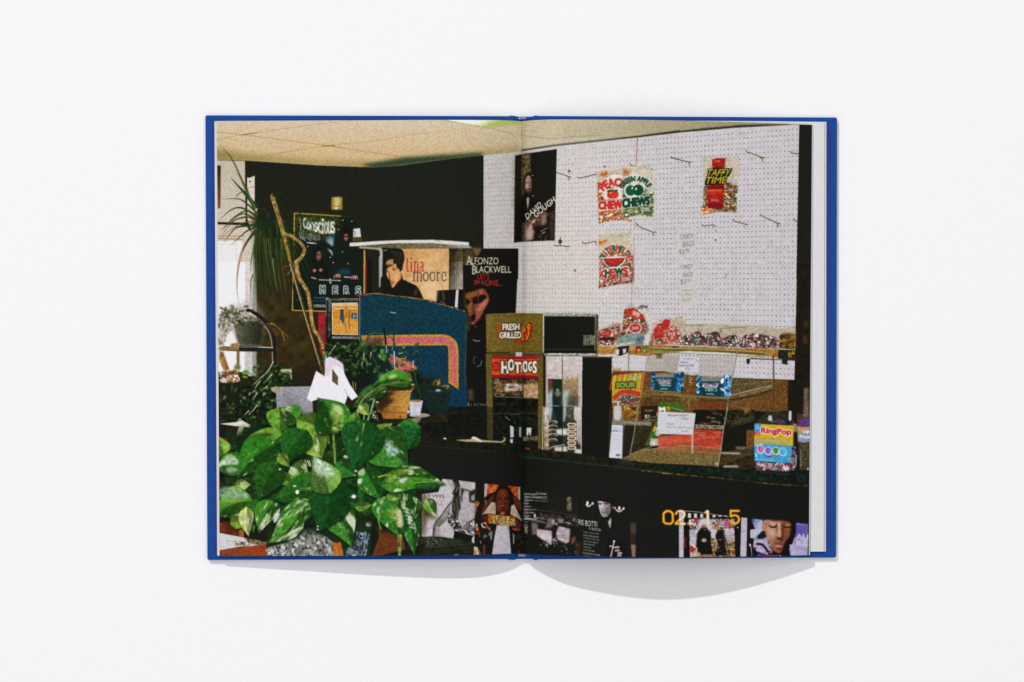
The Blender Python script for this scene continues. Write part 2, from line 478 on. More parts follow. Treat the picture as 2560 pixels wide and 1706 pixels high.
def mosaic(pts, pal, cell, a=1.0, seed=0, soft=0.0, dark=0.35, sm=False):
    """crumpled little wrappers: irregular cells of a palette with random light and dark"""
    R = np.random.default_rng(seed); p = curve(pts, 5, True) if sm else np.asarray(pts, float).reshape(-1, 2)
    r = raster(edges_of(X(p)), 2)
    if r is None: return
    m, x0, y0 = r
    if soft: m = blur2(m, U(soft))
    c = U(cell)*.85; pal = np.array(pal, np.float32); pal = pal*.82 + pal.mean(0)*.18; dark *= .75
    gh, gw = int(CH/c) + 12, int(CW/c) + 12
    G = pal[R.integers(0, len(pal), (gh, gw))]; Br = (1 + dark*R.standard_normal((gh, gw))).astype(np.float32)[..., None]; G = G*np.clip(Br, .25, 1.8)
    def f(xx, yy):
        iy = np.clip(yy.astype(int), 0, CH-1); ix = np.clip(xx.astype(int), 0, CW-1)
        wx = xx + N3[iy, ix]*c*.55 + N6[iy, ix]*c*.5; wy = yy + N3[ix % CH, iy % CW]*c*.55
        return G[np.clip((wy/c).astype(int) + 4, 0, gh-1), np.clip((wx/c).astype(int) + 4, 0, gw-1)]
    comp(m, x0, y0, f, a)
def glints(x0, y0, x1, y1, num, size, col, seed=0, a=.9, ang=None):
    R = random.Random(seed)
    for _ in range(num):
        x, y = R.uniform(x0, x1), R.uniform(y0, y1); t = R.uniform(0, 3.14) if ang is None else ang + R.uniform(-.3, .3); l = size*R.uniform(.3, 1.2)
        stroke([x, y, x + l*math.cos(t), y + l*math.sin(t)], size*R.uniform(.15, .4), col, a=a*R.uniform(.5, 1))

# lettering -----------------------------------------------------------
_tc = {}
def glyph_edges(s):
    if s in _tc: return _tc[s]
    cu = bpy.data.curves.new('lettering', 'FONT'); cu.body = s; cu.resolution_u = 3
    ob = bpy.data.objects.new('lettering', cu); scene.collection.objects.link(ob)
    dg = bpy.context.evaluated_depsgraph_get(); me = ob.evaluated_get(dg).to_mesh()
    V = np.array([v.co[:2] for v in me.vertices]); cnt = {}
    for p in me.polygons:
        for k in p.edge_keys: cnt[k] = cnt.get(k, 0) + 1
    E = np.array([k for k, c in cnt.items() if c == 1])
    ob.evaluated_get(dg).to_mesh_clear()
    bpy.data.objects.remove(ob); bpy.data.curves.remove(cu)
    lo, hi = V.min(0), V.max(0); V = (V - lo)/(hi - lo); V[:, 1] = 1 - V[:, 1]
    _tc[s] = (V, E); return _tc[s]
def grow(m, r):
    if r <= 0: return m
    out = m.copy(); k = int(math.ceil(r))
    for dy in range(-k, k+1):
        for dx in range(-k, k+1):
            d = math.hypot(dx, dy)
            if d == 0 or d > r + .7: continue
            out = np.maximum(out, np.roll(np.roll(m, dy, 0), dx, 1)*min(1, r + .7 - d))
    return out
def text(s, quad, col, bold=0.0, oc=None, ow=0.0, a=1.0, warp=None, n=0.0, sh=None):
    """letters fitted into a quad (top-left, top-right, bottom-right, bottom-left), or through warp(u,v)"""
    V, E = glyph_edges(s)
    if warp is None:
        q = np.asarray(quad, float).reshape(-1, 2)
        if len(q) == 2: q = np.array([q[0], [q[1][0], q[0][1]], q[1], [q[0][0], q[1][1]]])
        u, v = V[:, :1], V[:, 1:]
        Pn = (q[0]*(1-u) + q[1]*u)*(1-v) + (q[3]*(1-u) + q[2]*u)*v
    else: Pn = np.array([warp(u, v) for u, v in V])
    Pn = X(Pn); r = raster(np.hstack([Pn[E[:, 0]], Pn[E[:, 1]]]), int(U(bold) + U(ow)) + 3)
    if r is None: return
    m, x, y = r
    b = grow(m, U(bold)) if bold else m
    if oc is not None:
        o = grow(m, U(bold) + U(ow)); comp(o, x, y, oc, a)
        if sh: comp(o, x + int(round(U(sh[0]))), y + int(round(U(sh[1]))), oc, a)
    comp(b, x, y, col, a, n)
def arch(cx, cy, r0, r1, a0, a1):
    """warp for arched words: v=0 outer radius r0, v=1 inner r1, angles in degrees clockwise from up"""
    def f(u, v):
        t = math.radians(a0 + (a1 - a0)*u); r = r0 + (r1 - r0)*v
        return (cx + r*math.sin(t), cy - r*math.cos(t))
    return f

# serif capitals and lowercase as pen strokes (thick stems, thin hairlines, foot serifs) on a unit cell, y down
K_, k_ = 1.0, 0.38
SER = {
 't': [(.5, [(.35, .08), (.35, .86), (.5, .98), (.66, .93)], K_), (.0, [(.1, .33), (.66, .33)], k_)],
 'i': [(.3, [(.3, .33), (.3, .98)], K_), (0, [(.1, .35), (.3, .35)], k_), (0, [(.08, .98), (.52, .98)], k_), (0, [(.3, .1), (.31, .13)], 1.5)],
 'n': [(0, [(.22, .33), (.22, .98)], K_), (0, [(.05, .35), (.22, .35)], k_), (0, [(.22, .48), (.45, .33), (.68, .38), (.72, .55)], .7), (0, [(.72, .52), (.72, .98)], K_), (0, [(.05, .98), (.4, .98)], k_), (0, [(.56, .98), (.9, .98)], k_)],
 'a': [(0, [(.2, .45), (.42, .33), (.62, .42), (.62, .6)], .7), (0, [(.62, .5), (.62, .88), (.78, .97)], K_), (0, [(.62, .6), (.3, .68), (.17, .82), (.3, .97), (.5, .93), (.62, .82)], .75)],
 'm': [(0, [(.13, .33), (.13, .98)], K_), (0, [(.02, .35), (.13, .35)], k_), (0, [(.13, .48), (.3, .33), (.46, .38), (.5, .55)], .7), (0, [(.5, .52), (.5, .98)], K_), (0, [(.5, .48), (.67, .33), (.83, .38), (.87, .55)], .7), (0, [(.87, .52), (.87, .98)], K_), (0, [(.02, .98), (.25, .98)], k_), (0, [(.4, .98), (.62, .98)], k_), (0, [(.77, .98), (.99, .98)], k_)],
 'o': [(0, [(.5, .33), (.22, .42), (.15, .66), (.25, .9), (.5, .98)], .85), (0, [(.5, .33), (.78, .42), (.85, .66), (.75, .9), (.5, .98)], .85)],
 'r': [(0, [(.3, .33), (.3, .98)], K_), (0, [(.08, .35), (.3, .35)], k_), (0, [(.3, .52), (.5, .35), (.78, .38)], .6), (0, [(.74, .4), (.8, .41)], 1.1), (0, [(.08, .98), (.58, .98)], k_)],
 'e': [(0, [(.18, .62), (.85, .62)], k_), (0, [(.85, .62), (.78, .4), (.5, .33), (.22, .44), (.15, .68), (.3, .92), (.58, .98), (.86, .86)], .8)],
}
def serif(s, quad, col, pen, a=1.0, widths=None):
    q = np.asarray(quad, float).reshape(-1, 2); wd = widths or [1]*len(s); tot = sum(wd); u0 = 0
    for ch, w in zip(s, wd):
        for _, pts, k in SER[ch]:
            pp = []
            for (u, v) in pts:
                uu = (u0 + u*w)/tot; pp.append((q[0]*(1-uu) + q[1]*uu)*(1-v) + (q[3]*(1-uu) + q[2]*uu)*v)
            stroke(pp, pen*k, col, a=a)
        u0 += w

# leaves ----------------------------------------------------------------
def leaf(bx, by, tx, ty, w, col, var=0.0, bend=0.0, seed=0, shade=.32, rib=.3, shadow=.85, lite=(190, 205, 150), white=False):
    b = np.array([bx, by], float); t = np.array([tx, ty], float); ax = t - b; L = np.hypot(*ax); d = ax/L; nrm = np.array([-d[1], d[0]])
    def pt(s, q):
        c = b + ax*s + nrm*(bend*L*math.sin(math.pi*s))
        hw = w*0.60*(math.sin(math.pi*min(1, s**0.58))**1.12 if 0 < s < 1 else 0)
        if s < .12: hw *= .65 + 3*s
        lobes = -0.07*L*abs(q)*(1 - s)**3
        return c + nrm*(hw*q) + d*lobes
    S = np.linspace(0, 1, 15)
    up = [pt(s, 1) for s in S]; dn = [pt(s, -1) for s in S[::-1]]; mid = [pt(s, 0.02) for s in S]
    out = np.array(up + dn[1:-1])
    if shadow: poly(out + np.array([6, 16]), (12, 26, 12), a=shadow, soft=9)
    c = np.array(col, np.float32)*np.array([1.0, .93, .72], np.float32); var = var + (.18 if var > 0 else 0)
    poly(out, c, n=.22, nf=N3)
    poly(out, np.clip(c*1.25 + 8, 0, 255), a=.35, n=.5, nf=N15)
    poly(np.array(up + mid[::-1]), np.clip(c*(1 + shade) + 6, 0, 255), a=.85, n=.14, nf=N6, soft=5)
    poly(np.array(dn + mid), np.clip(c*(1 - shade), 0, 255), a=.75, n=.14, nf=N6, soft=5)
    if var > 0:
        r = raster(edges_of(X(out)), 1)
        if r is not None:
            m, x0, y0 = r; h, w_ = m.shape
            sh = (seed*37 % 200, seed*53 % 200)
            yy, xx = np.mgrid[y0:y0+h, x0:x0+w_]
            # streaks run along the leaf: sample the noise in a frame squeezed along the axis
            uu = (xx*d[0] + yy*d[1])*.35; vv = -xx*d[1] + yy*d[0]
            iy = (np.abs(uu*1.0).astype(int) + sh[0]) % CH; ix = (np.abs(vv).astype(int) + sh[1]) % CW
            f = N6[iy, ix]*.7 + N15[iy, ix]*.6 + N3[iy, ix]*.35
            th = 1.5 - 1.25*var
            k = np.clip((f - th)*1.6, 0, 1)
            comp(m*k, x0, y0, np.array(lite)*.9, .8, n=.12, nf=N3)
            k2 = np.clip((f - th - .65)*1.6, 0, 1)
            comp(m*k2, x0, y0, (214, 220, 198), .75)
    for q in (1, -1):                                    # side veins and a pale rim
        for s0 in (.15, .28, .41, .54, .67): stroke([pt(s0, 0), pt(min(.98, s0 + .16), q*.85)], 3, np.clip(c*1.5 + 18, 0, 255), w1=1, a=.22, sm=False)
    stroke(up[2:-1], 4, np.clip(c*1.7 + 30, 0, 255), a=.35, sm=False)
    if white:
        poly([pt(.05, .9), pt(.3, .95), pt(.6, .8), pt(.9, .2), pt(.6, .1), pt(.2, .1)], (205, 216, 202), a=.75, sm=True, soft=8, n=.12, nf=N6)
        poly([pt(.1, -.7), pt(.45, -.75), pt(.5, -.3), pt(.2, -.2)], (190, 206, 188), a=.6, sm=True, soft=10)
    stroke(mid, max(3, w*.03), np.clip(c*1.5 + 25, 0, 255), w1=1.5, a=rib, sm=False)
    stroke(dn, 4, (10, 32, 14), a=.45, sm=False)
def blade(pts, w, col, a=1.0):
    stroke(pts, w, col, w1=1.0, a=a)
def leaflets(x0, y0, x1, y1, num, size, cols, seed, ang=None, a=.9):
    R = random.Random(seed)
    for _ in range(num):
        x, y = R.uniform(x0, x1), R.uniform(y0, y1); t = R.uniform(0, 6.28) if ang is None else ang + R.uniform(-.7, .7)
        l = size*R.uniform(.5, 1.3); w = l*R.uniform(.18, .36); dx, dy = math.cos(t), math.sin(t); b = R.uniform(-.25, .25)*l
        poly([x, y, x + dx*l*.35 - dy*w + dy*b, y + dy*l*.35 + dx*w - dx*b, x + dx*l, y + dy*l, x + dx*l*.4 + dy*w + dy*b, y + dy*l*.4 - dx*w - dx*b], R.choice(cols), a=a*R.uniform(.6, 1), sm=True, n=.2, nf=N3)
def face(cx, cy, rx, ry, skin, tilt=0.0, lit=-1, a=1.0, soft=6):
    """a small generic printed face"""
    sk = np.array(skin, np.float32); c, s = math.cos(tilt), math.sin(tilt)
    def q(u, v): return (cx + u*rx*c - v*ry*s, cy + u*rx*s + v*ry*c)
    ell(cx, cy, rx, ry, grad(q(lit, 0), np.clip(sk*1.2, 0, 255), q(-lit, .2), sk*.45), rot=tilt, a=a, soft=soft)
    for e in (-.42, .42):
        x, y = q(e, -.12); ell(x, y, rx*.22, ry*.07, sk*.25, rot=tilt, a=.85*a, soft=2)
        x, y = q(e, -.3); ell(x, y, rx*.27, ry*.045, sk*.3, rot=tilt, a=.7*a, soft=2)
    x, y = q(.1, .18); ell(x, y, rx*.16, ry*.22, sk*.6, rot=tilt, a=.5*a, soft=4)
    x, y = q(-.06, .12); ell(x, y, rx*.1, ry*.24, np.clip(sk*1.35, 0, 255), rot=tilt, a=.5*a, soft=3)
    x, y = q(.02, .52); ell(x, y, rx*.34, ry*.08, sk*np.array([.62, .36, .38]), rot=tilt, a=.85*a, soft=2)
    x, y = q(.02, .9); ell(x, y, rx*.6, ry*.16, sk*.35, rot=tilt, a=.5*a, soft=5)
# ------------------------------------------------------------------ painting the spread, back to front
BLK = (27, 28, 25)
CV[:] = np.array(BLK, np.float32)

def scrib(x0, y, x1, h, col, w=4):
    """a line of print or handwriting too small to read"""
    R = random.Random(int(x0*3 + y)); p = []; x = x0; k = 0
    while x < x1:
        p += [x, y + (h/2 if k % 2 else -h/2)*R.uniform(.3, 1)]; x += h*R.uniform(.22, .5); k += 1
    if len(p) >= 4: stroke(p, w, col, a=.8)

def paint_room():
    at('P')
    # ceiling
    ceil = [520, 280, 2060, 280, 2060, 312, 1974, 312.5, 1838, 319, 1700, 330.5, 1591, 343.5, 1500, 353, 1392, 364, 1303, 378.5, 1206, 389.5, 1130, 397, 1000, 415, 936, 419, 900, 418, 795, 414, 612, 402, 540, 400]
    poly(ceil, grad((0, 300), (210, 194, 166), (0, 385), (205, 178, 134)))
    poly([1180, 280, 2060, 280, 2060, 400, 1180, 400], (186, 176, 146), a=.55, soft=60)
    poly([1303.5, 280, 2060, 280, 2060, 378, 1303.5, 378], grad((1400, 0), (190, 179, 146), (1900, 0), (136, 126, 92)), a=.75)
    poly([530, 372, 612, 388, 800, 404, 930, 408, 1130, 388, 1303, 370, 1303, 380, 1130, 398, 935, 421, 612, 404, 530, 402], (112, 104, 42), a=.75, soft=9)
    poly([900, 412, 936, 407, 1010, 394, 1110, 388, 1206, 382, 1206, 391, 1110, 402, 1000, 416, 936, 421], (22, 48, 34), a=.8, soft=4)
    at('C'); poly([95, 330, 440, 278, 1230, 195, 1646, 140, 1646, 165, 1230, 212, 440, 296, 95, 350], (34, 36, 28), soft=4)
    poly([500, 120, 1646, 60, 1646, 130, 500, 250], (170, 160, 128), a=.5, soft=20)
    at('D'); poly([0, 165, 400, 120, 760, 90, 1010, 84, 1230, 84, 1230, 96, 760, 122, 0, 190], (52, 54, 36), soft=4)
    at('A'); ln = (176, 134, 66)
    stroke([50, 160, 300, 186, 700, 236, 1130, 292, 1568, 360, 1830, 392], 8, ln, a=.75); stroke([50, 236, 300, 186, 900, 100, 1400, 44], 8, ln, w1=4, a=.7)
    stroke([330, 424, 700, 360, 1130, 292, 1568, 250, 2000, 180, 2450, 128], 9, ln, w1=3, a=.7); stroke([300, 186, 440, 166], 8, (96, 66, 28), a=.7)
    stroke([1080, 298, 1200, 292], 9, (120, 86, 24), a=.7)
    at('B')
    poly([800, 30, 1010, 74, 1250, 112, 1400, 96, 1584, 80, 1584, 30], grad((1200, 45), (240, 246, 230), (1230, 112), (172, 186, 96)), soft=4)
    stroke([820, 40, 1010, 76, 1250, 114], 9, (150, 150, 40), a=.6); stroke([1250, 112, 1580, 82], 7, (180, 176, 96), a=.7)
    stroke([1260, 118, 1580, 190], 6, (148, 124, 80), a=.6)
    at('C'); stroke([90, 190, 310, 220, 380, 226, 520, 212, 900, 188], 6, (104, 92, 50), a=.55)

    # back wall (dark)
    at('P')
    poly([612, 402, 795, 414, 900, 418, 936, 419, 1000, 415, 1130, 398, 1209, 389, 1209, 1100, 560, 1100, 600, 900, 612, 600], grad((900, 420), (30, 33, 26), (780, 900), (40, 33, 17)), n=.03)
    at('E'); poly([430, 0, 1000, 0, 1000, 1000, 600, 1050, 430, 1100], (58, 47, 20), a=.75, soft=60, n=.15, nf=N15)
    at('A')
    # left wall and window
    poly([40, 436, 322, 444, 330, 1075, 440, 1200, 440, 1600, 40, 1600], grad((100, 450), (192, 180, 162), (100, 1200), (204, 192, 176)))
    poly([50, 488, 86, 488, 84, 905, 56, 910], grad((60, 500), (36, 34, 26), (60, 900), (132, 78, 30)))
    poly([345, 604, 372, 608, 390, 598, 418, 588, 418, 860, 405, 880, 345, 700], (212, 204, 190)); ell(374, 645, 8, 9, (60, 24, 14)); stroke([350, 712, 415, 690], 8, (150, 104, 60), a=.6)
    poly([330, 700, 345, 700, 345, 1050, 330, 1060], (24, 26, 20)); poly([345, 720, 418, 880, 418, 1220, 345, 1000], (206, 192, 176))
    poly([50, 1040, 340, 1046, 340, 1074, 50, 1064], (42, 36, 24)); stroke([60, 1176, 310, 1180], 14, (176, 140, 92), a=.7); stroke([60, 1200, 300, 1214], 18, (160, 110, 70), a=.5)
    poly([50, 1228, 300, 1222, 290, 1340, 250, 1600, 45, 1600], (230, 229, 228))
    stroke([60, 1258, 240, 1258, 240, 1500], 6, (196, 172, 140), a=.5, sm=False)
    at('E')
    poly([40, -20, 325, -20, 325, 1060, 60, 1060], (236, 236, 237)); poly([325, -20, 400, -20, 400, 1100, 320, 1100], grad((330, 0), (214, 206, 202), (330, 900), (196, 190, 186)), n=.05, nf=N3)
    poly([400, -20, 440, -20, 436, 1100, 396, 1100], (150, 150, 140), soft=4)
    # small wall things
    at('A'); rect(1172, 798, 1276, 920, (160, 132, 62), soft=3); poly([1200, 800, 1250, 798, 1246, 900, 1206, 905], (208, 190, 130), a=.85, soft=8); ell(1216, 906, 14, 9, (240, 238, 220)); stroke([1180, 886, 1270, 886], 4, (110, 84, 20))
    stroke([1400, 530, 1335, 600, 1320, 690, 1312, 800], 3, (70, 70, 52), a=.5)

def paint_pegboard():
    at('P')
    board_p = [1209, 389, 1303, 379, 1392, 366, 1591, 345, 1700, 332, 1838, 320, 1974, 313, 1998, 312.5, 1992, 700, 1986, 950, 1500, 935, 1280, 900, 1209, 640]
    poly(board_p, grad((1250, 0), (195, 190, 186), (1800, 0), (205, 200, 203)), n=.012, nf=N15)
    poly([1320, 380, 1560, 360, 1560, 800, 1320, 800], (212, 205, 204), a=.6, soft=50)
    poly([1340, 560, 1480, 560, 1480, 840, 1340, 840], (206, 200, 186), a=.5, soft=40)
    # peg holes in perspective
    for j in range(0, 96):
        s = 1/(1/5430.0 + j*10.45/5430.0**2); x = s - 3430 - 7.5
        if x < 1213 or x > 1996: continue
        for i in range(0, 48):
            y = 702 + (322 - 702 + 13.35*i)*(s/5430.0) + 1.5
            if y > 946: break
            tl = np.interp(x, [1209, 1303, 1392, 1591, 1700, 1838, 1974, 2000], [389, 379, 366, 345, 332, 320, 313, 312]) + 5
            if y < tl: continue
            h = rnd.random()
            if h < .03: continue
            if x < 1500 and h < .3 and y < 440: continue
            d = 1.0 if x > 1500 else .8
            r = (1.22 if x > 1650 else 1.05 if x > 1400 else .95)*(0.85 + .3*rnd.random())
            ell(x, y, r, r*1.12, (86, 66, 56) if h > .3 else (112, 76, 52), a=d)
    # panel joint
    at('C'); stroke([1228, 205, 1218, 480], 7, (150, 88, 48), sm=False); stroke([1205, 1000, 1200, 1120], 5, (150, 130, 112), sm=False)
    stroke([1195, 1180, 1192, 1568], 5, (96, 84, 72), a=.6, sm=False)
    at('G'); stroke([1178, 180, 1172, 390], 6, (150, 128, 108), sm=False)
    # black column
    at('D'); poly([1325, 86, 1460, 88, 1460, 1600, 1296, 1600, 1310, 900], (34, 33, 27))
    at('H'); poly([1303, -10, 1460, -10, 1460, 1600, 1210, 1600, 1212, 1140, 1280, 1135], (33, 29, 20), n=.1)
    stroke([1318, 0, 1305, 900], 5, (60, 50, 26), a=.5)
    ell(1390, 590, 24, 32, (72, 50, 26), soft=10); ell(1385, 745, 26, 44, (74, 50, 26), soft=12)
    # hooks
    hk = (74, 62, 42)
    at('C')
    for p in ([440, 556, 500, 574, 556, 598, 580, 600], [556, 598, 560, 632], [640, 598, 652, 612, 740, 594, 812, 574, 830, 578], [1152, 466, 1170, 486, 1280, 506, 1380, 526], [918, 568, 980, 566, 1040, 568],
              [1216, 1052, 1236, 1080, 1300, 1110, 1380, 1140, 1410, 1140], [1382, 1140, 1386, 1172], [686, 1238, 706, 1252, 760, 1244, 820, 1230, 826, 1268], [412, 1262, 424, 1276, 470, 1272, 560, 1282], [470, 1272, 474, 1190],
              [1556, 400, 1576, 414, 1646, 430], [958, 1172, 970, 1180, 1050, 1172, 1090, 1180]):
        stroke(p, 8, hk, sm=False)
    stroke([540, 1282, 538, 1325], 4, (150, 140, 124)); ell(472, 1232, 20, 22, (78, 58, 40)); ell(560, 543, 15, 14, (136, 74, 46)); ell(908, 497, 8, 12, (120, 60, 34)); ell(618, 1515, 12, 12, (100, 80, 40)); ell(618, 1514, 5, 5, (200, 190, 180))
    at('D')
    for p in ([70, 404, 82, 414, 170, 436, 245, 454, 272, 454], [245, 454, 250, 488], [800, 336, 812, 352, 860, 368, 960, 408, 988, 410], [945, 410, 975, 410], [960, 408, 966, 446], [1236, 348, 1252, 366, 1322, 372],
              [368, 1066, 386, 1080, 480, 1068, 486, 1080, 508, 1078], [676, 1012, 690, 1034, 790, 1060, 822, 1066], [942, 962, 960, 982, 1110, 1052, 1138, 1056], [1112, 1052, 1116, 1094], [1272, 1008, 1284, 1028, 1310, 1042]):
        stroke(p, 8, hk, sm=False)
    stroke([796, 1066, 798, 1110], 4, (150, 144, 138)); stroke([486, 1080, 486, 1120], 4, (160, 154, 148)); ell(506, 1216, 9, 11, (128, 62, 34)); ell(508, 1128, 5, 9, (130, 80, 50))
    at('H'); stroke([576, 125, 590, 145, 604, 130, 610, 92], 7, (128, 118, 82), a=.8)
    # handwritten prices
    at('D'); pen = (118, 115, 106)
    board_c = (203, 198, 196)
    rect(120, 1140, 312, 1390, board_c, a=.9, soft=8)
    text('CANDY', [158, 1160, 292, 1148, 290, 1200, 156, 1212], pen); text('BAGS', [184, 1232, 296, 1222, 294, 1276, 182, 1286], pen); text('$3', [148, 1306, 196, 1310, 194, 1370, 148, 1360], pen); text('.75', [196, 1312, 246, 1302, 244, 1340, 196, 1346], pen)
    at('H'); rect(150, -20, 330, 420, board_c, a=.9, soft=8)
    text('CANDY', [164, 12, 286, 0, 284, 46, 162, 58], pen); text('BAGS', [186, 86, 282, 80, 280, 124, 184, 132], pen); text('$3', [160, 154, 218, 150, 218, 212, 160, 208], pen); text('.75', [220, 152, 264, 148, 264, 178, 220, 182], pen)
    stroke([180, 262, 275, 258], 16, (172, 160, 134), a=.7); text('Big Bag', [150, 284, 268, 280, 268, 316, 150, 318], (160, 152, 142)); text('$4.00', [170, 336, 262, 332, 262, 366, 170, 370], (150, 146, 136)); stroke([196, 350, 204, 384], 4, (150, 146, 136)); stroke([270, 300, 320, 286], 4, (160, 152, 142))

def paint_posters():
    # framed poster with tall white title
    at('A')
    poly([806, 955, 1240, 988, 1360, 1000, 1500, 1330, 1500, 1600, 780, 1600], (21, 33, 27)); poly([820, 965, 1230, 992, 1220, 1060, 1000, 1100, 830, 1060], (64, 78, 34), a=.9, soft=16, n=.3, nf=N3)
    stroke([808, 955, 800, 1310], 12, (168, 138, 50)); stroke([806, 955, 1050, 968, 1250, 986], 11, (150, 126, 40)); stroke([1250, 986, 1350, 992], 5, (70, 64, 30))
    [text(ch, [866 + 38*i - 4, 1004 + 3*i + (0 if ch in 'Cl' else 22), 866 + 38*i + 28, 1004 + 3*i + (0 if ch in 'Cl' else 22), 866 + 38*i + 28, 1150 + (i*5) % 9, 866 + 38*i - 4, 1150 + (i*5) % 9] if ch != 'i' else [866 + 38*i + 4, 1010 + 3*i, 866 + 38*i + 18, 1010 + 3*i, 866 + 38*i + 18, 1154, 866 + 38*i + 4, 1154], (196, 194, 184), bold=6, n=.2) for i, ch in enumerate('Conscious')]; [stroke([850 + 15*k, 1150 + k, 856 + 14*k, 1190, 848 + 15*k, 1222 - (k % 3)*6], 8, (140, 138, 140), a=.75, n=.2) for k in range(15)]
    poly([1120, 1170, 1190, 1160, 1182, 1270, 1100, 1256], grad((1150, 1170), (40, 84, 100), (1130, 1260), (176, 190, 196)), soft=6); poly([1130, 1300, 1182, 1330, 1196, 1392], (150, 172, 182), soft=4, a=.8)
    stroke([930, 1250, 1020, 1252], 10, (180, 186, 186), a=.8)
    face(1045, 1362, 24, 56, (150, 106, 84), .05, -1, soft=4); face(1312, 1192, 20, 38, (170, 100, 84), 0, 1, soft=4)
    for x, y in ((1282, 1022), (1370, 1034), (1240, 1114), (936, 1280), (1158, 1386), (1188, 1440), (1340, 1446)): ell(x, y, 6, 6, (170, 180, 170))
    for x, y in ((1010, 1515), (1060, 1512), (1225, 1555)): ell(x, y, 22, 16, (146, 104, 82), soft=5)
    poly([1240, 1500, 1310, 1490, 1320, 1568, 1250, 1568], (28, 66, 80), soft=10)
    poly([1385, 1108, 1450, 1102, 1460, 1188, 1384, 1190], (206, 206, 198)); stroke([1392, 1130, 1388, 1170], 5, (60, 60, 50)); poly([1375, 1192, 1465, 1190, 1470, 1228, 1372, 1228], (74, 66, 30), soft=3)
    at('E')
    poly([770, -40, 1500, -40, 1490, 330, 1115, 340, 1115, 466, 785, 462], (20, 30, 27)); stroke([790, 405, 788, 455, 1115, 466], 9, (190, 166, 90), sm=False); stroke([795, 150, 792, 230], 8, (170, 150, 80))
    poly([1486, -40, 1500, -40, 1498, 280, 1484, 280], (186, 152, 60)); poly([1500, -40, 1516, -40, 1512, 280, 1498, 280], (120, 36, 30)); poly([1516, -40, 1568, -40, 1568, 300, 1512, 290], (22, 22, 19))
    for x, y, r in ((1008, 68, 20), (1068, 64, 16), (1225, 112, 32), (1396, 128, 32)): ell(x, y, r, r*.7, (176, 124, 104), soft=5)
    for k in range(4): stroke([1204 + 16*k, 100, 1196 + 20*k, 134], 8, (190, 140, 118)); stroke([1378 + 14*k, 116, 1372 + 18*k, 148], 7, (190, 140, 118))
    ell(1275, 86, 40, 30, (22, 74, 92), soft=10, a=.8)
    stroke([975, 140, 1020, 150], 9, (190, 196, 190)); stroke([1050, 160, 1260, 166], 9, (180, 188, 184)); stroke([1290, 128, 1350, 132], 9, (196, 196, 190)); stroke([1160, 150, 1160, 190], 16, (180, 186, 180)); ell(1160, 170, 5, 5, BLK)
    for ch, x, y in (('M', 1080, 254), ('E', 1206, 256), ('R', 1318, 260), ('S', 1434, 264)):
        text(ch, [x - 24, y - 40, x + 24, y + 38], (64, 84, 78), bold=4, oc=(196, 204, 200), ow=7)
    text('STRIKIN', [996, 398, 1110, 426], (208, 208, 204), bold=2.4); scrib(1000, 334, 1110, 16, (60, 96, 112), 6); scrib(990, 362, 1112, 14, (44, 80, 100), 6); stroke([830, 356, 850, 358], 12, (40, 70, 90))

    # portrait poster, tan
    at('B')
    poly([226, 1304, 872, 1300, 872, 1600, 220, 1600], (24, 22, 18)); poly([380, 1302, 870, 1300, 872, 1600, 370, 1600], grad((450, 1350), (206, 158, 102), (860, 1400), (214, 178, 124)), n=.05, nf=N6)
    poly([780, 1450, 870, 1330, 872, 1560, 740, 1600], (232, 204, 154), a=.7, soft=20)
    at('F')
    poly([224, -20, 872, -20, 872, 330, 760, 385, 600, 345, 224, 330], (25, 22, 18)); poly([380, -20, 870, -20, 870, 250, 752, 260, 750, 370, 600, 340, 400, 180], grad((450, 0), (204, 158, 104), (860, 200), (216, 180, 126)), n=.05, nf=N6)
    poly([560, 170, 870, 150, 870, 250, 752, 258, 740, 360, 610, 320], (226, 192, 140), a=.8, soft=10)
    poly([248, 60, 262, 20, 330, -20, 400, -20, 404, 60, 392, 150, 372, 200, 325, 240, 300, 205, 280, 160, 260, 130], (206, 150, 98), n=.05)  # profile
    at('B'); poly([250, 1476, 262, 1420, 330, 1390, 400, 1400, 404, 1568, 262, 1568, 258, 1510], grad((260, 1500), (190, 130, 82), (400, 1500), (206, 156, 104)), soft=4)
    poly([236, 1330, 268, 1306, 340, 1302, 400, 1306, 428, 1340, 440, 1400, 436, 1450, 420, 1500, 412, 1560, 396, 1568, 392, 1510, 376, 1470, 350, 1440, 320, 1436, 290, 1446, 264, 1464, 250, 1480, 238, 1440], (26, 25, 18), sm=False)
    for k in range(12):
        stroke([250 + 12*k, 1316, 276 + 13*k, 1360 + 4*k, 262 + 14*k, 1430 + 8*k], 9, (26, 24, 17), w1=2); stroke([270 + 12*k, 1312, 300 + 11*k, 1372 + 5*k, 300 + 10*k, 1440 + 6*k], 3, (128, 120, 84), w1=1, a=.5)
    for x, y in ((392, 1590), (408, 1580), (372, 1560), (420, 1545)): stroke([x + 14, 1440, x + 10, 1500, x, y], 14, (26, 24, 18), w1=2)
    stroke([240, 1320, 266, 1310], 8, (180, 180, 160))
    at('F')
    stroke([270, 88, 300, 78], 8, (60, 30, 20), a=.8); stroke([330, 60, 360, 52], 7, (70, 36, 22), a=.8); stroke([296, 100, 290, 150, 306, 160], 6, (120, 70, 40), a=.8); stroke([304, 182, 340, 172], 12, (150, 50, 44), a=.9)
    poly([226, 150, 256, 110, 272, 170, 300, 215, 312, 236, 240, 250], (26, 21, 16)); poly([230, 345, 236, 250, 300, 232, 360, 228, 410, 190, 440, 164, 500, 180, 560, 232, 605, 300, 622, 345], (23, 20, 16), soft=3)
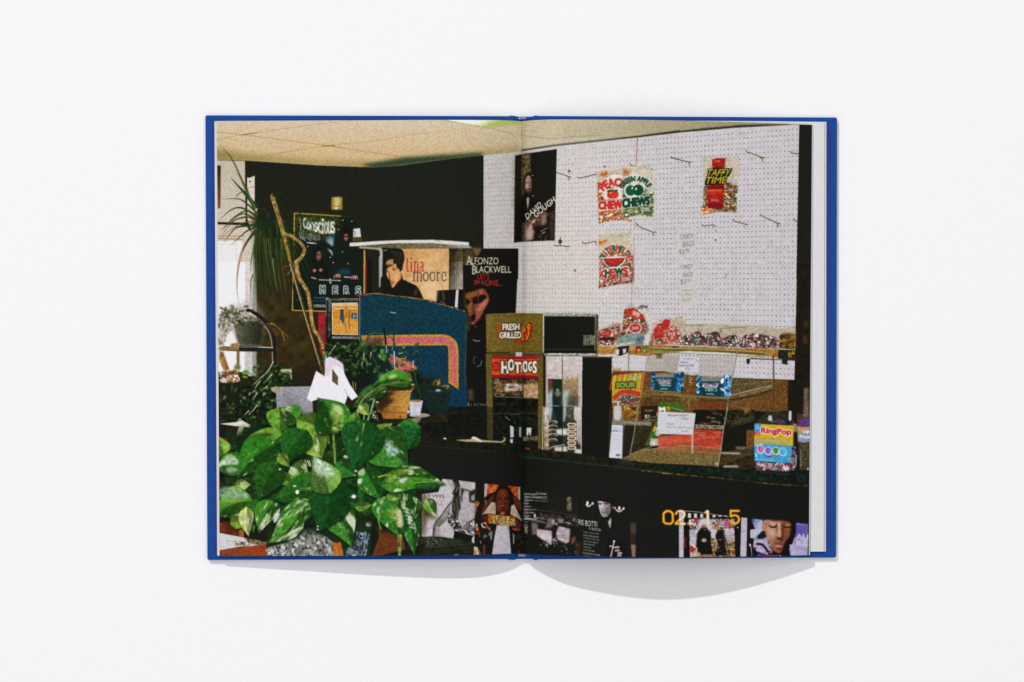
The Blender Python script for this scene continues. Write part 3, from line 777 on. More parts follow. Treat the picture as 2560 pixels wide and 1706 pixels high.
    poly([500, 240, 570, 250, 606, 310, 560, 320], (110, 66, 30), a=.7, soft=14); stroke([395, 90, 410, 20], 8, (60, 40, 26), a=.7); poly([376, -20, 432, -20, 420, 20, 400, 70, 388, 40], (24, 24, 18))
    at('B'); serif('tina', [448, 1386, 640, 1386, 632, 1526, 446, 1526], (182, 52, 54), 13, widths=[.75, .6, 1, .95])
    at('F'); serif('moore', [518, 44, 850, 44, 848, 166, 516, 166], (50, 48, 46), 11.5, widths=[1.35, 1, 1, .8, .95])
    # strip right of it, small dark frame
    at('B'); poly([872, 1300, 1010, 1296, 1016, 1600, 872, 1600], grad((880, 1400), (40, 32, 18), (1010, 1450), (112, 100, 64)), n=.2, nf=N3)
    at('F'); poly([872, -20, 1000, -20, 1016, 250, 872, 255], grad((880, 50), (58, 50, 40), (1000, 80), (150, 142, 130)), n=.1, nf=N3)
    poly([748, 262, 860, 254, 1015, 252, 1016, 450, 900, 420, 750, 380], (24, 22, 18)); poly([942, 254, 966, 254, 956, 432, 928, 424], (206, 206, 204)); poly([800, 262, 820, 262, 832, 345, 815, 380], (100, 80, 46), a=.7, soft=3); stroke([790, 366, 840, 400], 5, (140, 130, 110))

    # dark jazz poster
    at('B')
    poly([1005, 1300, 1552, 1300, 1550, 1600, 1015, 1600], (24, 23, 20)); poly([1000, 1310, 1120, 1302, 1130, 1370, 1060, 1500, 1010, 1540], (74, 62, 34), a=.85, soft=14, n=.2); poly([1100, 1296, 1196, 1296, 1170, 1350, 1140, 1380], (126, 100, 62), a=.8, soft=8)
    cr = (206, 200, 168)
    def caps(word, quad, col, pen, big=1.28):
        q = np.asarray(quad, float).reshape(-1, 2)
        text(word, q, col, bold=pen)
    text('A', [1044, 1372, 1096, 1458], cr, bold=2); text('LFONZO', [1092, 1388, 1356, 1456], cr, bold=2)
    text('B', [1100, 1464, 1136, 1550], cr, bold=2.5); text('LACKWELL', [1138, 1470, 1480, 1538], cr, bold=2.5)
    for x0, x1, y in ((1040, 1066, 1458), (1076, 1100, 1458), (1092, 1110, 1457), (1142, 1164, 1457), (1450, 1482, 1538), (1400, 1412, 1538)): stroke([x0, y, x1, y], 5, cr)
    at('F')
    poly([1008, 10, 1552, 10, 1540, 200, 1526, 482, 1234, 492, 1232, 900, 1240, 1420, 1040, 1420, 1050, 600, 1010, 440], (23, 22, 20))
    text('LACKWELL', [1138, 22, 1480, 88], cr, bold=2.5); text('B', [1100, 16, 1136, 102], cr, bold=2.5)
    rd = (176, 46, 40); text("LET'S", [1152, 94, 1266, 150], rd, bold=2); text('IMAGINE...', [1118, 158, 1394, 216], rd, bold=2)
    poly([1030, 306, 1110, 286, 1200, 252, 1240, 256, 1266, 320, 1256, 400, 1226, 460, 1190, 536, 1120, 590, 1090, 578, 1064, 500, 1042, 400], grad((1080, 420), (116, 70, 50), (1260, 440), (50, 32, 24)), soft=8, n=.15, nf=N6, sm=True)
    poly([1034, 300, 1110, 284, 1150, 300, 1130, 330, 1050, 340], (150, 98, 72), soft=8, a=.8, sm=True); poly([1130, 300, 1210, 262, 1236, 280, 1180, 310], (140, 88, 64), soft=7, a=.8, sm=True)
    poly([1040, 342, 1100, 350, 1104, 392, 1052, 404], (24, 16, 12), soft=7, a=.95, sm=True); poly([1140, 340, 1220, 306, 1250, 336, 1190, 376, 1150, 380], (28, 18, 14), soft=7, a=.95, sm=True); stroke([1060, 384, 1090, 380], 4, (90, 60, 46), a=.7); stroke([1160, 358, 1194, 348], 4, (90, 60, 46), a=.7)
    poly([1106, 380, 1130, 380, 1136, 470, 1118, 500, 1092, 480], (168, 108, 82), soft=7, a=.9, sm=True); poly([1136, 400, 1200, 390, 1220, 430, 1180, 500, 1146, 500], (150, 92, 68), soft=12, a=.8, sm=True); poly([1086, 500, 1128, 506, 1138, 524, 1100, 530], (44, 26, 20), soft=6, a=.8, sm=True); ell(1114, 552, 34, 9, (92, 44, 38), soft=4); ell(1112, 570, 26, 9, (130, 76, 60), soft=4); poly([1190, 380, 1270, 330, 1260, 480, 1180, 580, 1150, 590, 1200, 470], (26, 18, 14), soft=16, a=.85)
    poly([1026, 230, 1200, 196, 1240, 246, 1200, 256, 1110, 286, 1030, 310], (22, 19, 16), soft=6)
    stroke([1110, 745, 1140, 756, 1172, 756], 6, (170, 176, 172)); stroke([1130, 905, 1114, 940, 1122, 985], 6, (70, 92, 96)); stroke([1150, 1008, 1180, 990, 1194, 950], 7, (130, 150, 156), a=.8); poly([1056, 1230, 1108, 1228, 1116, 1340, 1060, 1336], (66, 56, 44), soft=8)
    text('A', [1044, 1350, 1082, 1406], (120, 118, 110)); text('LFON', [1088, 1366, 1236, 1400], (104, 102, 96)); poly([1040, 1396, 1260, 1394, 1260, 1430, 1040, 1430], (18, 20, 20))

    # tall poster with diagonal name
    at('C')
    poly([30, 390, 94, 376, 440, 325, 418, 1220, 95, 1234, 18, 1244], (28, 28, 23)); poly([34, 400, 180, 370, 190, 620, 90, 800, 30, 1000], (92, 80, 48), a=.75, soft=30, n=.3, nf=N3); poly([34, 392, 92, 380, 92, 1230, 22, 1240], (24, 23, 17), a=.8)
    text('EAK', [104, 386, 170, 410], (150, 138, 90), a=.6); text('THE', [106, 438, 168, 462], (150, 130, 90), a=.6)
    poly([96, 830, 130, 770, 180, 740, 330, 900, 420, 800, 418, 1220, 96, 1232], (24, 22, 19)); poly([110, 960, 180, 1040, 300, 960, 330, 900, 320, 1080, 240, 1200, 120, 1220], (92, 66, 54), a=.8, soft=16, n=.4, nf=N3)
    poly([170, 1060, 220, 1040, 230, 1140, 160, 1200], (170, 150, 130), a=.8, soft=14); poly([300, 960, 330, 940, 330, 1080, 290, 1090], (150, 120, 106), a=.7, soft=10); stroke([240, 1040, 330, 980, 410, 930], 6, (130, 90, 60), a=.6); stroke([250, 1190, 300, 1140, 350, 1096], 7, (170, 160, 130), a=.7)
    face(162, 668, 33, 84, (156, 128, 116), 0, -1, soft=6); poly([118, 680, 122, 590, 150, 556, 186, 556, 204, 600, 204, 660, 192, 610, 164, 592, 138, 606, 128, 640], (26, 23, 18), soft=4); poly([134, 716, 160, 722, 192, 714, 188, 750, 162, 768, 140, 752], (40, 30, 25), soft=6, a=.75); ell(164, 722, 15, 5, (110, 76, 68), soft=2); poly([138, 800, 170, 800, 152, 900], (186, 180, 174), soft=3); ell(204, 780, 4, 4, (230, 230, 220))
    for k in range(4): stroke([104 + 12*k, 1080, 100 + 16*k, 1225], 4, (170, 158, 136), a=.6)
    glints(250, 1140, 350, 1210, 16, 18, (150, 138, 90), 4, .7)
    cw = (214, 208, 190); text('DAVID', [128, 962, 272, 838, 292, 882, 150, 1012], cw, bold=1.6); text('GOUGH', [206, 944, 404, 792, 428, 838, 232, 998], cw, bold=1.6)

def paint_poster_details():
    # tan portrait: dark swept hair, profile, black collar
    at('V')
    poly([92, 118, 372, 136, 1022, 118, 1026, 700, 850, 706, 840, 862, 660, 815, 92, 760], (26, 24, 18)); poly([366, 134, 700, 124, 1020, 118, 1022, 700, 850, 708, 842, 862, 655, 812, 560, 640, 380, 560, 300, 300], grad((450, 200), (202, 152, 92), (900, 560), (212, 172, 120)), n=.04, nf=N6)
    poly([960, 180, 1018, 130, 1020, 260, 900, 420, 860, 460, 880, 330], (196, 148, 92), a=.6, soft=16); poly([700, 240, 940, 160, 880, 300, 780, 420, 640, 400], (220, 182, 134), a=.6, soft=40); poly([680, 560, 860, 560, 860, 700, 842, 860, 660, 800, 620, 660], (226, 190, 144), a=.8, soft=30)
    poly([140, 310, 170, 285, 245, 262, 300, 280, 330, 420, 352, 440, 350, 540, 300, 590, 270, 640, 240, 672, 216, 660, 222, 632, 206, 606, 198, 566, 180, 556, 150, 500, 148, 440, 156, 400, 170, 376, 150, 350], (206, 150, 96), sm=False, soft=4, n=.05)
    poly([150, 300, 240, 266, 240, 320, 190, 350, 156, 350], (178, 120, 66), soft=10, a=.8); poly([250, 470, 330, 470, 330, 560, 280, 600, 240, 560], (226, 172, 116), soft=16, a=.7)
    poly([96, 130, 180, 124, 366, 136, 392, 180, 404, 260, 386, 320, 366, 420, 334, 452, 322, 400, 300, 410, 286, 370, 280, 330, 250, 350, 236, 300, 250, 276, 200, 268, 160, 290, 138, 320, 118, 420, 132, 440, 146, 520, 176, 580, 206, 640, 218, 668, 240, 680, 100, 720], (25, 26, 19))
    for k in range(14): stroke([190 + 14*k, 150 + 2*k, 240 + 12*k, 200 + 5*k, 270 + 8*k, 280 + 12*k, 280 + 5*k, 340 + 7*k], 5, (120, 118, 84) if k % 3 == 1 else (52, 52, 38), w1=2, a=.75)
    stroke([108, 148, 130, 150, 158, 140], 9, (150, 150, 120)); poly([150, 350, 200, 352, 226, 344, 236, 362, 190, 374, 158, 396], (40, 26, 16), soft=4)
    stroke([232, 410, 256, 402, 282, 412], 8, (60, 34, 22)); ell(246, 424, 13, 8, (40, 24, 18), soft=2); stroke([232, 390, 262, 384, 290, 392], 5, (110, 70, 40), a=.7); stroke([150, 440, 178, 450, 188, 480, 186, 530, 196, 560], 9, (44, 26, 16)); stroke([206, 604, 232, 594, 258, 584], 9, (170, 60, 56)); stroke([210, 626, 232, 618, 250, 600], 12, (186, 74, 70)); stroke([306, 560, 330, 500, 340, 450], 4, (130, 80, 46), a=.6)
    poly([96, 780, 100, 660, 216, 664, 240, 682, 280, 640, 300, 612, 400, 560, 470, 606, 540, 630, 600, 680, 660, 810, 600, 800], (25, 23, 17), soft=4); poly([520, 770, 560, 680, 596, 690, 560, 780], (92, 62, 34), soft=10, a=.8)
    serif('tina', [416, 236, 692, 240, 688, 446, 412, 446], (172, 46, 50), 17, widths=[.8, .5, 1, .95]); serif('moore', [516, 396, 990, 388, 990, 580, 514, 580], (58, 56, 52), 15, widths=[1.45, 1, 1, .75, .85])
    # dark portrait, lit from the right
    at('Z')
    poly([196, 230, 560, 180, 640, 300, 600, 480, 520, 620, 420, 720, 440, 900, 230, 900, 200, 540], (23, 21, 18), soft=6)
    poly([214, 290, 300, 262, 400, 226, 470, 204, 530, 216, 590, 330, 580, 420, 530, 500, 490, 600, 440, 690, 350, 772, 306, 756, 290, 700, 250, 560, 222, 440], (118, 66, 40), soft=6, n=.14, nf=N3)
    poly([216, 292, 330, 258, 410, 230, 400, 300, 320, 350, 222, 360], (128, 76, 40), soft=10, a=.8, n=.12, nf=N3); ell(468, 256, 46, 34, (170, 92, 70), soft=12, n=.1); poly([420, 470, 560, 350, 590, 380, 540, 490, 480, 560, 420, 600, 380, 560], (176, 100, 84), soft=16, a=.9, n=.12, nf=N3); poly([380, 620, 470, 560, 460, 640, 400, 700, 360, 740], (150, 82, 60), soft=12, a=.8)
    poly([256, 440, 310, 430, 320, 560, 290, 640, 262, 560], (134, 90, 50), soft=10, a=.8, n=.12, nf=N3); poly([320, 440, 360, 440, 366, 590, 330, 590], (76, 42, 26), soft=8, a=.8)
    poly([218, 370, 290, 396, 286, 440, 240, 470, 222, 430], (26, 20, 15), soft=6, sm=True); poly([322, 370, 400, 330, 420, 380, 410, 440, 350, 450], (26, 19, 15), soft=6, sm=True); poly([420, 340, 500, 300, 560, 330, 520, 380, 430, 440], (30, 20, 17), soft=7, sm=True); stroke([418, 320, 412, 420], 8, (140, 100, 70), a=.7)
    poly([300, 660, 340, 610, 376, 620, 370, 690, 330, 730, 304, 700], (18, 15, 13), soft=4, sm=True); ell(330, 764, 30, 14, (160, 104, 56), soft=4); ell(380, 812, 24, 16, (84, 44, 34), soft=8)
    poly([186, 200, 214, 290, 222, 440, 262, 600, 300, 760, 290, 880, 220, 880, 230, 560, 190, 540], (52, 56, 32), a=.75, soft=8, n=.2, nf=N3)
    # tall poster: man in a dark coat with a horn
    at('Y')
    poly([92, 70, 172, 60, 176, 230, 110, 300, 92, 480], (78, 68, 42), soft=8, n=.35, nf=N3); poly([176, 62, 416, 12, 402, 440, 180, 500, 176, 230], (27, 27, 23)); text('EAK', [94, 64, 162, 90], (150, 136, 84), a=.7); text('THE', [94, 122, 162, 146], (140, 116, 80), a=.7)
    poly([88, 500, 120, 440, 150, 470, 190, 440, 220, 560, 130, 660, 110, 860, 88, 870], (24, 22, 19), soft=4); poly([114, 340, 112, 290, 130, 240, 160, 230, 188, 260, 194, 330, 190, 420, 170, 460, 130, 450, 122, 390], (26, 22, 18), soft=4)
    poly([124, 330, 126, 290, 146, 258, 168, 262, 182, 300, 184, 360, 176, 410, 156, 430, 136, 410, 126, 370], grad((130, 330), (170, 142, 134), (186, 340), (96, 74, 68)), soft=4, n=.08); stroke([126, 326, 144, 322], 5, (50, 36, 32)); stroke([160, 320, 178, 318], 5, (50, 36, 32)); stroke([150, 330, 146, 366, 156, 370], 6, (206, 180, 172), a=.7); poly([136, 388, 156, 372, 176, 384, 172, 420, 156, 436, 140, 424], (44, 32, 28), soft=4, a=.85); ell(155, 396, 12, 7, (130, 96, 92), soft=2)
    poly([138, 470, 158, 466, 156, 520, 144, 580], (186, 180, 172), soft=3); ell(192, 258, 4, 4, (230, 230, 220)); ell(196, 448, 5, 4, (220, 220, 210))
    poly([140, 680, 200, 640, 310, 590, 316, 700, 250, 740, 200, 790, 210, 850, 130, 868], (92, 60, 50), soft=10, n=.3, nf=N3); poly([160, 720, 180, 700, 200, 800, 190, 850, 140, 866, 130, 800], (186, 166, 150), soft=8, a=.85); poly([280, 640, 316, 600, 312, 700, 276, 724], (150, 122, 112), soft=8, a=.8); poly([180, 690, 215, 660, 216, 690, 190, 710], (206, 190, 180), soft=4, a=.8); stroke([276, 680, 340, 630, 400, 600], 5, (120, 80, 50), a=.7); poly([210, 730, 330, 720, 350, 860, 210, 860], (26, 23, 19), soft=6); stroke([270, 780, 330, 745], 5, (170, 160, 130)); stroke([280, 800, 310, 785], 6, (190, 180, 150)); glints(236, 810, 330, 856, 14, 14, (150, 142, 90), 4, .8); poly([350, 640, 400, 600, 396, 860, 352, 860], (66, 50, 34), soft=8, a=.8, n=.2)
    for k in range(4): stroke([98 + 12*k, 700, 96 + 14*k, 868], 4, (166, 152, 130), a=.7)
    cw = (220, 212, 192); text('DAVID', [120, 624, 262, 496, 276, 546, 142, 672], cw, bold=1.4); text('GOUGH', [196, 604, 388, 452, 408, 502, 222, 656], cw, bold=1.4)
    # framed poster
    at('N')
    poly([54, 80, 430, 104, 520, 110, 610, 360, 606, 720, 300, 720, 300, 856, 40, 852], (22, 30, 24)); poly([60, 86, 410, 104, 400, 180, 380, 250, 200, 300, 60, 240], (54, 66, 28), soft=18, n=.35, nf=N3)
    stroke([52, 76, 48, 350, 38, 640, 36, 852, 300, 860], 8, (176, 150, 60), sm=False); stroke([52, 76, 250, 88, 420, 98], 8, (158, 134, 44)); poly([606, 370, 618, 370, 614, 720, 604, 720], (190, 158, 70)); poly([618, 500, 630, 500, 628, 715, 614, 715], (116, 36, 32))
    L = [('C', 122, 150, 108, 196), ('o', 152, 178, 140, 206), ('n', 180, 208, 146, 212), ('s', 210, 236, 146, 226), ('c', 240, 266, 146, 234), ('i', 272, 284, 118, 238), ('o', 290, 318, 140, 240), ('u', 320, 346, 140, 242), ('s', 348, 374, 142, 240)]
    for ch, x0, x1, y0, y1 in L: text(ch, [x0, y0, x1, y0 + 3, x1, y1, x0, y1 - 2], (204, 204, 194), bold=3.6, n=.18)
    for k in range(11): stroke([92 + 16*k, 228 + 2*k, 96 + 15*k, 256 + 3*k, 104 + 15*k, 276 + (k % 3)*8], 9, (150, 150, 150), a=.65, n=.3)
    stroke([96, 120, 102, 180, 100, 210], 10, (150, 150, 140), a=.6); poly([300, 290, 330, 250, 372, 240, 360, 340, 330, 320], grad((340, 250), (40, 70, 84), (320, 320), (176, 190, 200)), soft=6, n=.15, nf=N3); poly([314, 354, 352, 378, 362, 424], (150, 172, 182), soft=4); stroke([150, 310, 224, 318], 8, (166, 172, 176), n=.3)
    poly([190, 480, 200, 380, 236, 340, 270, 360, 276, 460, 330, 520, 320, 580, 190, 570], (22, 22, 19), soft=6); ell(246, 412, 19, 44, (134, 92, 74), soft=5, n=.12); ell(236, 406, 8, 5, (50, 30, 24)); ell(256, 404, 7, 5, (50, 30, 24)); ell(246, 436, 9, 4, (90, 44, 40)); poly([216, 370, 240, 344, 270, 366, 270, 390, 246, 372, 226, 400], (24, 20, 17)); poly([430, 200, 470, 150, 510, 200, 516, 300, 440, 300], (22, 21, 18), soft=5); ell(464, 268, 16, 28, (176, 100, 84), soft=4); ell(464, 262, 18, 6, (30, 22, 20)); ell(466, 282, 8, 3, (140, 40, 40))
    for x, y in ((212, 534), (262, 530), (400, 572), (534, 586)): ell(x, y, 22 if x > 300 else 14, 12, (180, 126, 108), soft=4)
    for k in range(4): stroke([374 + 14*k, 572, 366 + 17*k, 590], 6, (192, 140, 122)); stroke([512 + 13*k, 578, 508 + 16*k, 602], 6, (192, 140, 122))
    ell(450, 545, 50, 26, (26, 72, 88), soft=12, a=.8); stroke([188, 588, 224, 600], 7, (186, 190, 184)); stroke([248, 608, 420, 614], 7, (176, 182, 178)); stroke([450, 586, 498, 588], 8, (196, 196, 190)); stroke([338, 604, 340, 632], 13, (176, 180, 174)); ell(340, 618, 4, 4, BLK)
    for x, y in ((438, 130), (510, 140), (404, 206), (158, 342), (338, 428), (362, 470), (480, 478), (436, 384)): ell(x, y, 5, 5, (170, 180, 170))
    for ch, x, y in (('M', 276, 686), ('E', 378, 690), ('R', 468, 692), ('S', 562, 694)): text(ch, [x - 17, y - 30, x + 17, y + 30], (34, 48, 42), bold=2.5, oc=(196, 204, 200), ow=7)
    text('STRIKIN', [206, 806, 298, 828], (212, 212, 208), bold=2.2); scrib(208, 752, 300, 14, (60, 96, 112), 5); scrib(196, 778, 300, 12, (44, 80, 100), 5); stroke([70, 770, 84, 772], 10, (40, 70, 90))

def paint_shelf():
    # wide white shelf and its bracket
    at('B')
    poly([-20, 1240, 200, 1226, 400, 1218, 720, 1215, 900, 1226, 1066, 1240, 1068, 1270, 880, 1262, 700, 1246, 300, 1250, -20, 1276, -100, 1278, -100, 1244], (216, 213, 204))
    poly([-100, 1278, 0, 1274, 300, 1250, 700, 1246, 880, 1262, 1068, 1272, 1100, 1296, 900, 1300, 400, 1298, 60, 1290], grad((0, 1270), (88, 80, 52), (1000, 1280), (120, 112, 88)), n=.12, nf=N3)
    poly([820, 1256, 1068, 1272, 1100, 1296, 980, 1290], (160, 168, 166), a=.9, soft=3); stroke([730, 1218, 760, 1226, 790, 1240], 5, (120, 110, 80))
    stroke([0, 1290, 120, 1298, 180, 1304], 18, (148, 150, 142)); stroke([180, 1302, 204, 1312, 208, 1350, 204, 1568], 28, (158, 162, 160), w1=26, n=.1)
    at('F'); stroke([202, -60, 192, 225], 32, (160, 164, 162), w1=10)

    at('A'); poly([1385, 1108, 1450, 1102, 1460, 1188, 1384, 1190], (206, 206, 198)); stroke([1392, 1130, 1404, 1150, 1390, 1172], 6, (70, 66, 56)); poly([1375, 1192, 1465, 1190, 1470, 1228, 1372, 1228], (74, 66, 30), soft=3)
def paint_bags():
    at('C')
    # peach
    o = [832, 545, 900, 530, 960, 538, 1080, 515, 1090, 1000, 1182, 1006, 1178, 1040, 1080, 1022, 960, 1032, 850, 1062, 842, 860]
    poly(o, (196, 180, 150), n=.08, nf=N3, a=.8); mosaic([836, 650, 1080, 640, 1090, 1000, 1180, 1010, 1176, 1038, 1080, 1020, 960, 1030, 850, 1058], [(190, 120, 62), (214, 180, 140), (130, 74, 34), (226, 206, 184), (164, 60, 36)], 15, seed=3, soft=3)
    mosaic([860, 545, 940, 540, 930, 600, 860, 590], [(190, 90, 40), (214, 170, 110), (150, 60, 30)], 14, seed=5, soft=4, a=.8)
    wp = (220, 214, 208)
    poly([850, 740, 880, 660, 940, 600, 1010, 572, 1090, 580, 1090, 700, 940, 700, 900, 760], wp, n=.03); poly([890, 730, 1085, 690, 1085, 815, 900, 815], wp); poly([846, 850, 1085, 820, 1085, 915, 850, 935], wp)
    red = (192, 52, 44)
    text('PEACH', None, red, bold=8, warp=arch(1010, 830, 218, 142, -50, 38)); ell(975, 768, 44, 44, (196, 44, 34)); ell(1008, 770, 36, 42, (206, 56, 40)); ell(962, 752, 9, 12, (240, 200, 180), a=.8); stroke([985, 735, 992, 715], 6, (50, 50, 20)); poly([930, 734, 975, 722, 985, 735, 950, 750], (40, 66, 34), sm=True); poly([995, 728, 1040, 724, 1020, 745], (40, 66, 34), sm=True); poly([928, 790, 960, 800, 935, 800], (40, 66, 34))
    text('CHEW', [850, 844, 1078, 826, 1080, 908, 852, 916], red, bold=10, oc=(236, 226, 220), ow=4)
    # green apple
    o = [1062, 502, 1180, 492, 1230, 476, 1352, 480, 1362, 520, 1400, 640, 1406, 680, 1386, 860, 1388, 992, 1320, 984, 1240, 972, 1160, 990, 1082, 1014, 1075, 900, 1080, 600]
    poly(o, (196, 184, 156), n=.08, nf=N3, a=.8)
    mosaic([1086, 720, 1400, 700, 1386, 860, 1388, 988, 1320, 982, 1240, 970, 1160, 988, 1084, 1012], [(54, 84, 44), (86, 120, 60), (214, 214, 190), (40, 56, 34), (150, 160, 110), (120, 110, 60)], 14, seed=8, soft=3)
    poly([1280, 600, 1400, 650, 1400, 760, 1300, 760, 1360, 700], (206, 206, 200), a=.85, soft=8); ell(1290, 550, 40, 26, (214, 206, 190), a=.8, soft=10); mosaic([1088, 520, 1160, 525, 1150, 580, 1088, 590], [(196, 96, 40), (220, 190, 140), (160, 70, 36)], 14, seed=15, soft=4, a=.85)
    poly([1072, 700, 1090, 640, 1150, 580, 1210, 560, 1280, 590, 1350, 700, 1335, 730, 1300, 700, 1290, 760, 1240, 800, 1130, 800, 1100, 760, 1100, 700], wp, n=.03)
    gr = (26, 72, 44); text('GREEN APPLE', None, gr, bold=6, warp=arch(1212, 780, 190, 140, -62, 58))
    ell(1162, 732, 50, 52, (22, 86, 56)); ell(1236, 728, 54, 56, (18, 74, 48)); ell(1178, 708, 7, 14, (210, 226, 210), rot=.3); ell(1216, 716, 8, 14, (210, 226, 210), rot=.3); ell(1152, 668, 12, 10, (196, 176, 40)); ell(1246, 664, 14, 11, (196, 176, 40)); stroke([1166, 690, 1160, 668], 4, (60, 70, 30))
    poly([1082, 808, 1352, 782, 1360, 872, 1084, 910], wp); text('CHEWS', [1082, 818, 1346, 792, 1348, 866, 1086, 900], (22, 66, 42), bold=10, oc=(226, 226, 216), ow=4); rect(1266, 906, 1346, 936, (184, 186, 170)); text('540 ct', [1272, 910, 1340, 932], (40, 60, 40), bold=1)
    # watermelon
    o = [846, 1172, 980, 1145, 1120, 1142, 1166, 1118, 1172, 1150, 1192, 1568, 1190, 1600, 862, 1600, 850, 1400]
    poly(o, (196, 184, 152), n=.08, nf=N3, a=.8); mosaic([852, 1380, 1188, 1370, 1192, 1620, 860, 1620], [(150, 60, 44), (190, 150, 130), (112, 40, 30), (100, 90, 60), (214, 190, 176)], 14, seed=21, soft=3)
    mosaic([850, 1212, 930, 1210, 915, 1276, 852, 1270], [(196, 100, 36), (220, 180, 110), (170, 60, 30)], 14, seed=22, soft=4, a=.9)
    poly([862, 1400, 890, 1330, 950, 1285, 1020, 1268, 1090, 1290, 1150, 1350, 1172, 1400, 1140, 1400, 1090, 1350, 1020, 1330, 940, 1350, 890, 1400], wp)
    Wd = 'WATERMELON'
    for i, ch in enumerate(Wd):
        a0 = -66 + i*13.4; text(ch, None, red if i % 2 else (30, 84, 54), bold=6, warp=arch(1020, 1448, 178, 122, a0, a0 + 11.5))
    mosaic([910, 1382, 940, 1345, 1020, 1330, 1090, 1345, 1120, 1382], [(190, 110, 70), (214, 190, 160), (150, 70, 40), (120, 100, 60)], 12, seed=24, soft=3)
    poly([884, 1390, 1000, 1376, 1118, 1380, 1100, 1440, 1040, 1490, 960, 1490, 905, 1450], wp, sm=False); poly([894, 1396, 1000, 1396, 1108, 1390, 1086, 1436, 1030, 1478, 960, 1480, 916, 1450], (40, 70, 36)); poly([900, 1398, 1104, 1392, 1078, 1432, 1020, 1462, 960, 1464, 920, 1438], (176, 38, 40))
    for x, y in ((940, 1415), (980, 1430), (1020, 1420), (1060, 1415), (1000, 1446)): ell(x, y, 5, 4, (226, 120, 90))
    at('G')
    poly([852, 44, 1192, 40, 1196, 186, 1020, 205, 848, 242, 862, 60], (150, 100, 80)); mosaic([856, 44, 1190, 40, 1194, 184, 1020, 203, 850, 238, 862, 60], [(150, 60, 44), (190, 150, 130), (112, 40, 30), (96, 70, 50), (220, 196, 184)], 14, seed=25, soft=3)
    poly([872, 52, 1140, 20, 1144, 92, 1000, 112, 874, 136], wp); 
    for ch, x0, x1, c, dy in (('C', 876, 920, red, 18), ('H', 916, 962, (26, 70, 46), 12), ('E', 960, 1010, red, 6), ('W', 1012, 1084, (26, 76, 48), 0), ('S', 1086, 1134, red, -8)):
        text(ch, [x0, 48 + dy, x1, 44 + dy, x1, 106 + dy, x0, 112 + dy], c, bold=8)
    rect(1074, 132, 1156, 166, (206, 176, 166)); text('360 ct', [1080, 138, 1150, 160], (150, 40, 36), bold=1)
    # taffy
    at('D')
    o = [362, 406, 470, 396, 600, 404, 742, 392, 736, 560, 726, 690, 712, 830, 716, 950, 700, 952, 540, 940, 440, 960, 362, 982, 380, 860, 388, 680, 384, 500]
    poly(o, (192, 178, 158), n=.08, nf=N3, a=.8); mosaic([390, 690, 480, 670, 590, 680, 610, 650, 650, 660, 726, 690, 710, 830, 716, 948, 540, 938, 440, 956, 366, 972, 384, 850], [(70, 70, 34), (40, 56, 34), (214, 204, 180), (150, 110, 40), (170, 60, 40), (50, 70, 90), (190, 130, 60)], 13, seed=31, soft=3)
    poly([640, 410, 738, 396, 732, 560, 660, 520], (206, 194, 176), a=.7, soft=12); mosaic([366, 900, 470, 900, 440, 950, 366, 976], [(190, 60, 36), (214, 150, 70), (230, 200, 160)], 14, seed=32, soft=4)
    poly([470, 426, 520, 414, 604, 416, 594, 520, 600, 570, 590, 690, 580, 905, 430, 905, 424, 800, 430, 690, 470, 640], (160, 32, 30), n=.06); poly([425, 690, 590, 676, 576, 720, 430, 724], (110, 20, 20), a=.8, soft=6); rect(430, 720, 576, 770, (190, 56, 34), a=.8, soft=3); stroke([436, 732, 568, 730], 14, (214, 110, 60), a=.8); rect(430, 860, 582, 905, (104, 18, 22), a=.7, soft=6)
    scrib(498, 444, 554, 20, (226, 150, 60), 6); text('240 ct', [462, 812, 530, 840], (226, 196, 180), bold=2); ell(496, 800, 30, 34, (196, 60, 50), a=.4, soft=6)
    bk = (34, 30, 20); poly([430, 540, 500, 505, 676, 516, 640, 590, 620, 600, 606, 672, 400, 680, 400, 640, 420, 600], bk)
    ye = (206, 186, 34); text('TAFFY', [436, 524, 662, 522, 634, 584, 412, 590], ye, bold=3, oc=bk, ow=6); text('TIME', [418, 600, 618, 596, 606, 660, 398, 664], ye, bold=3, oc=bk, ow=6)
    ell(708, 606, 12, 7, (246, 246, 250)); glints(400, 410, 730, 560, 12, 20, (226, 220, 214), 3, .5); glints(600, 700, 715, 940, 26, 12, (230, 230, 226), 6, .9)

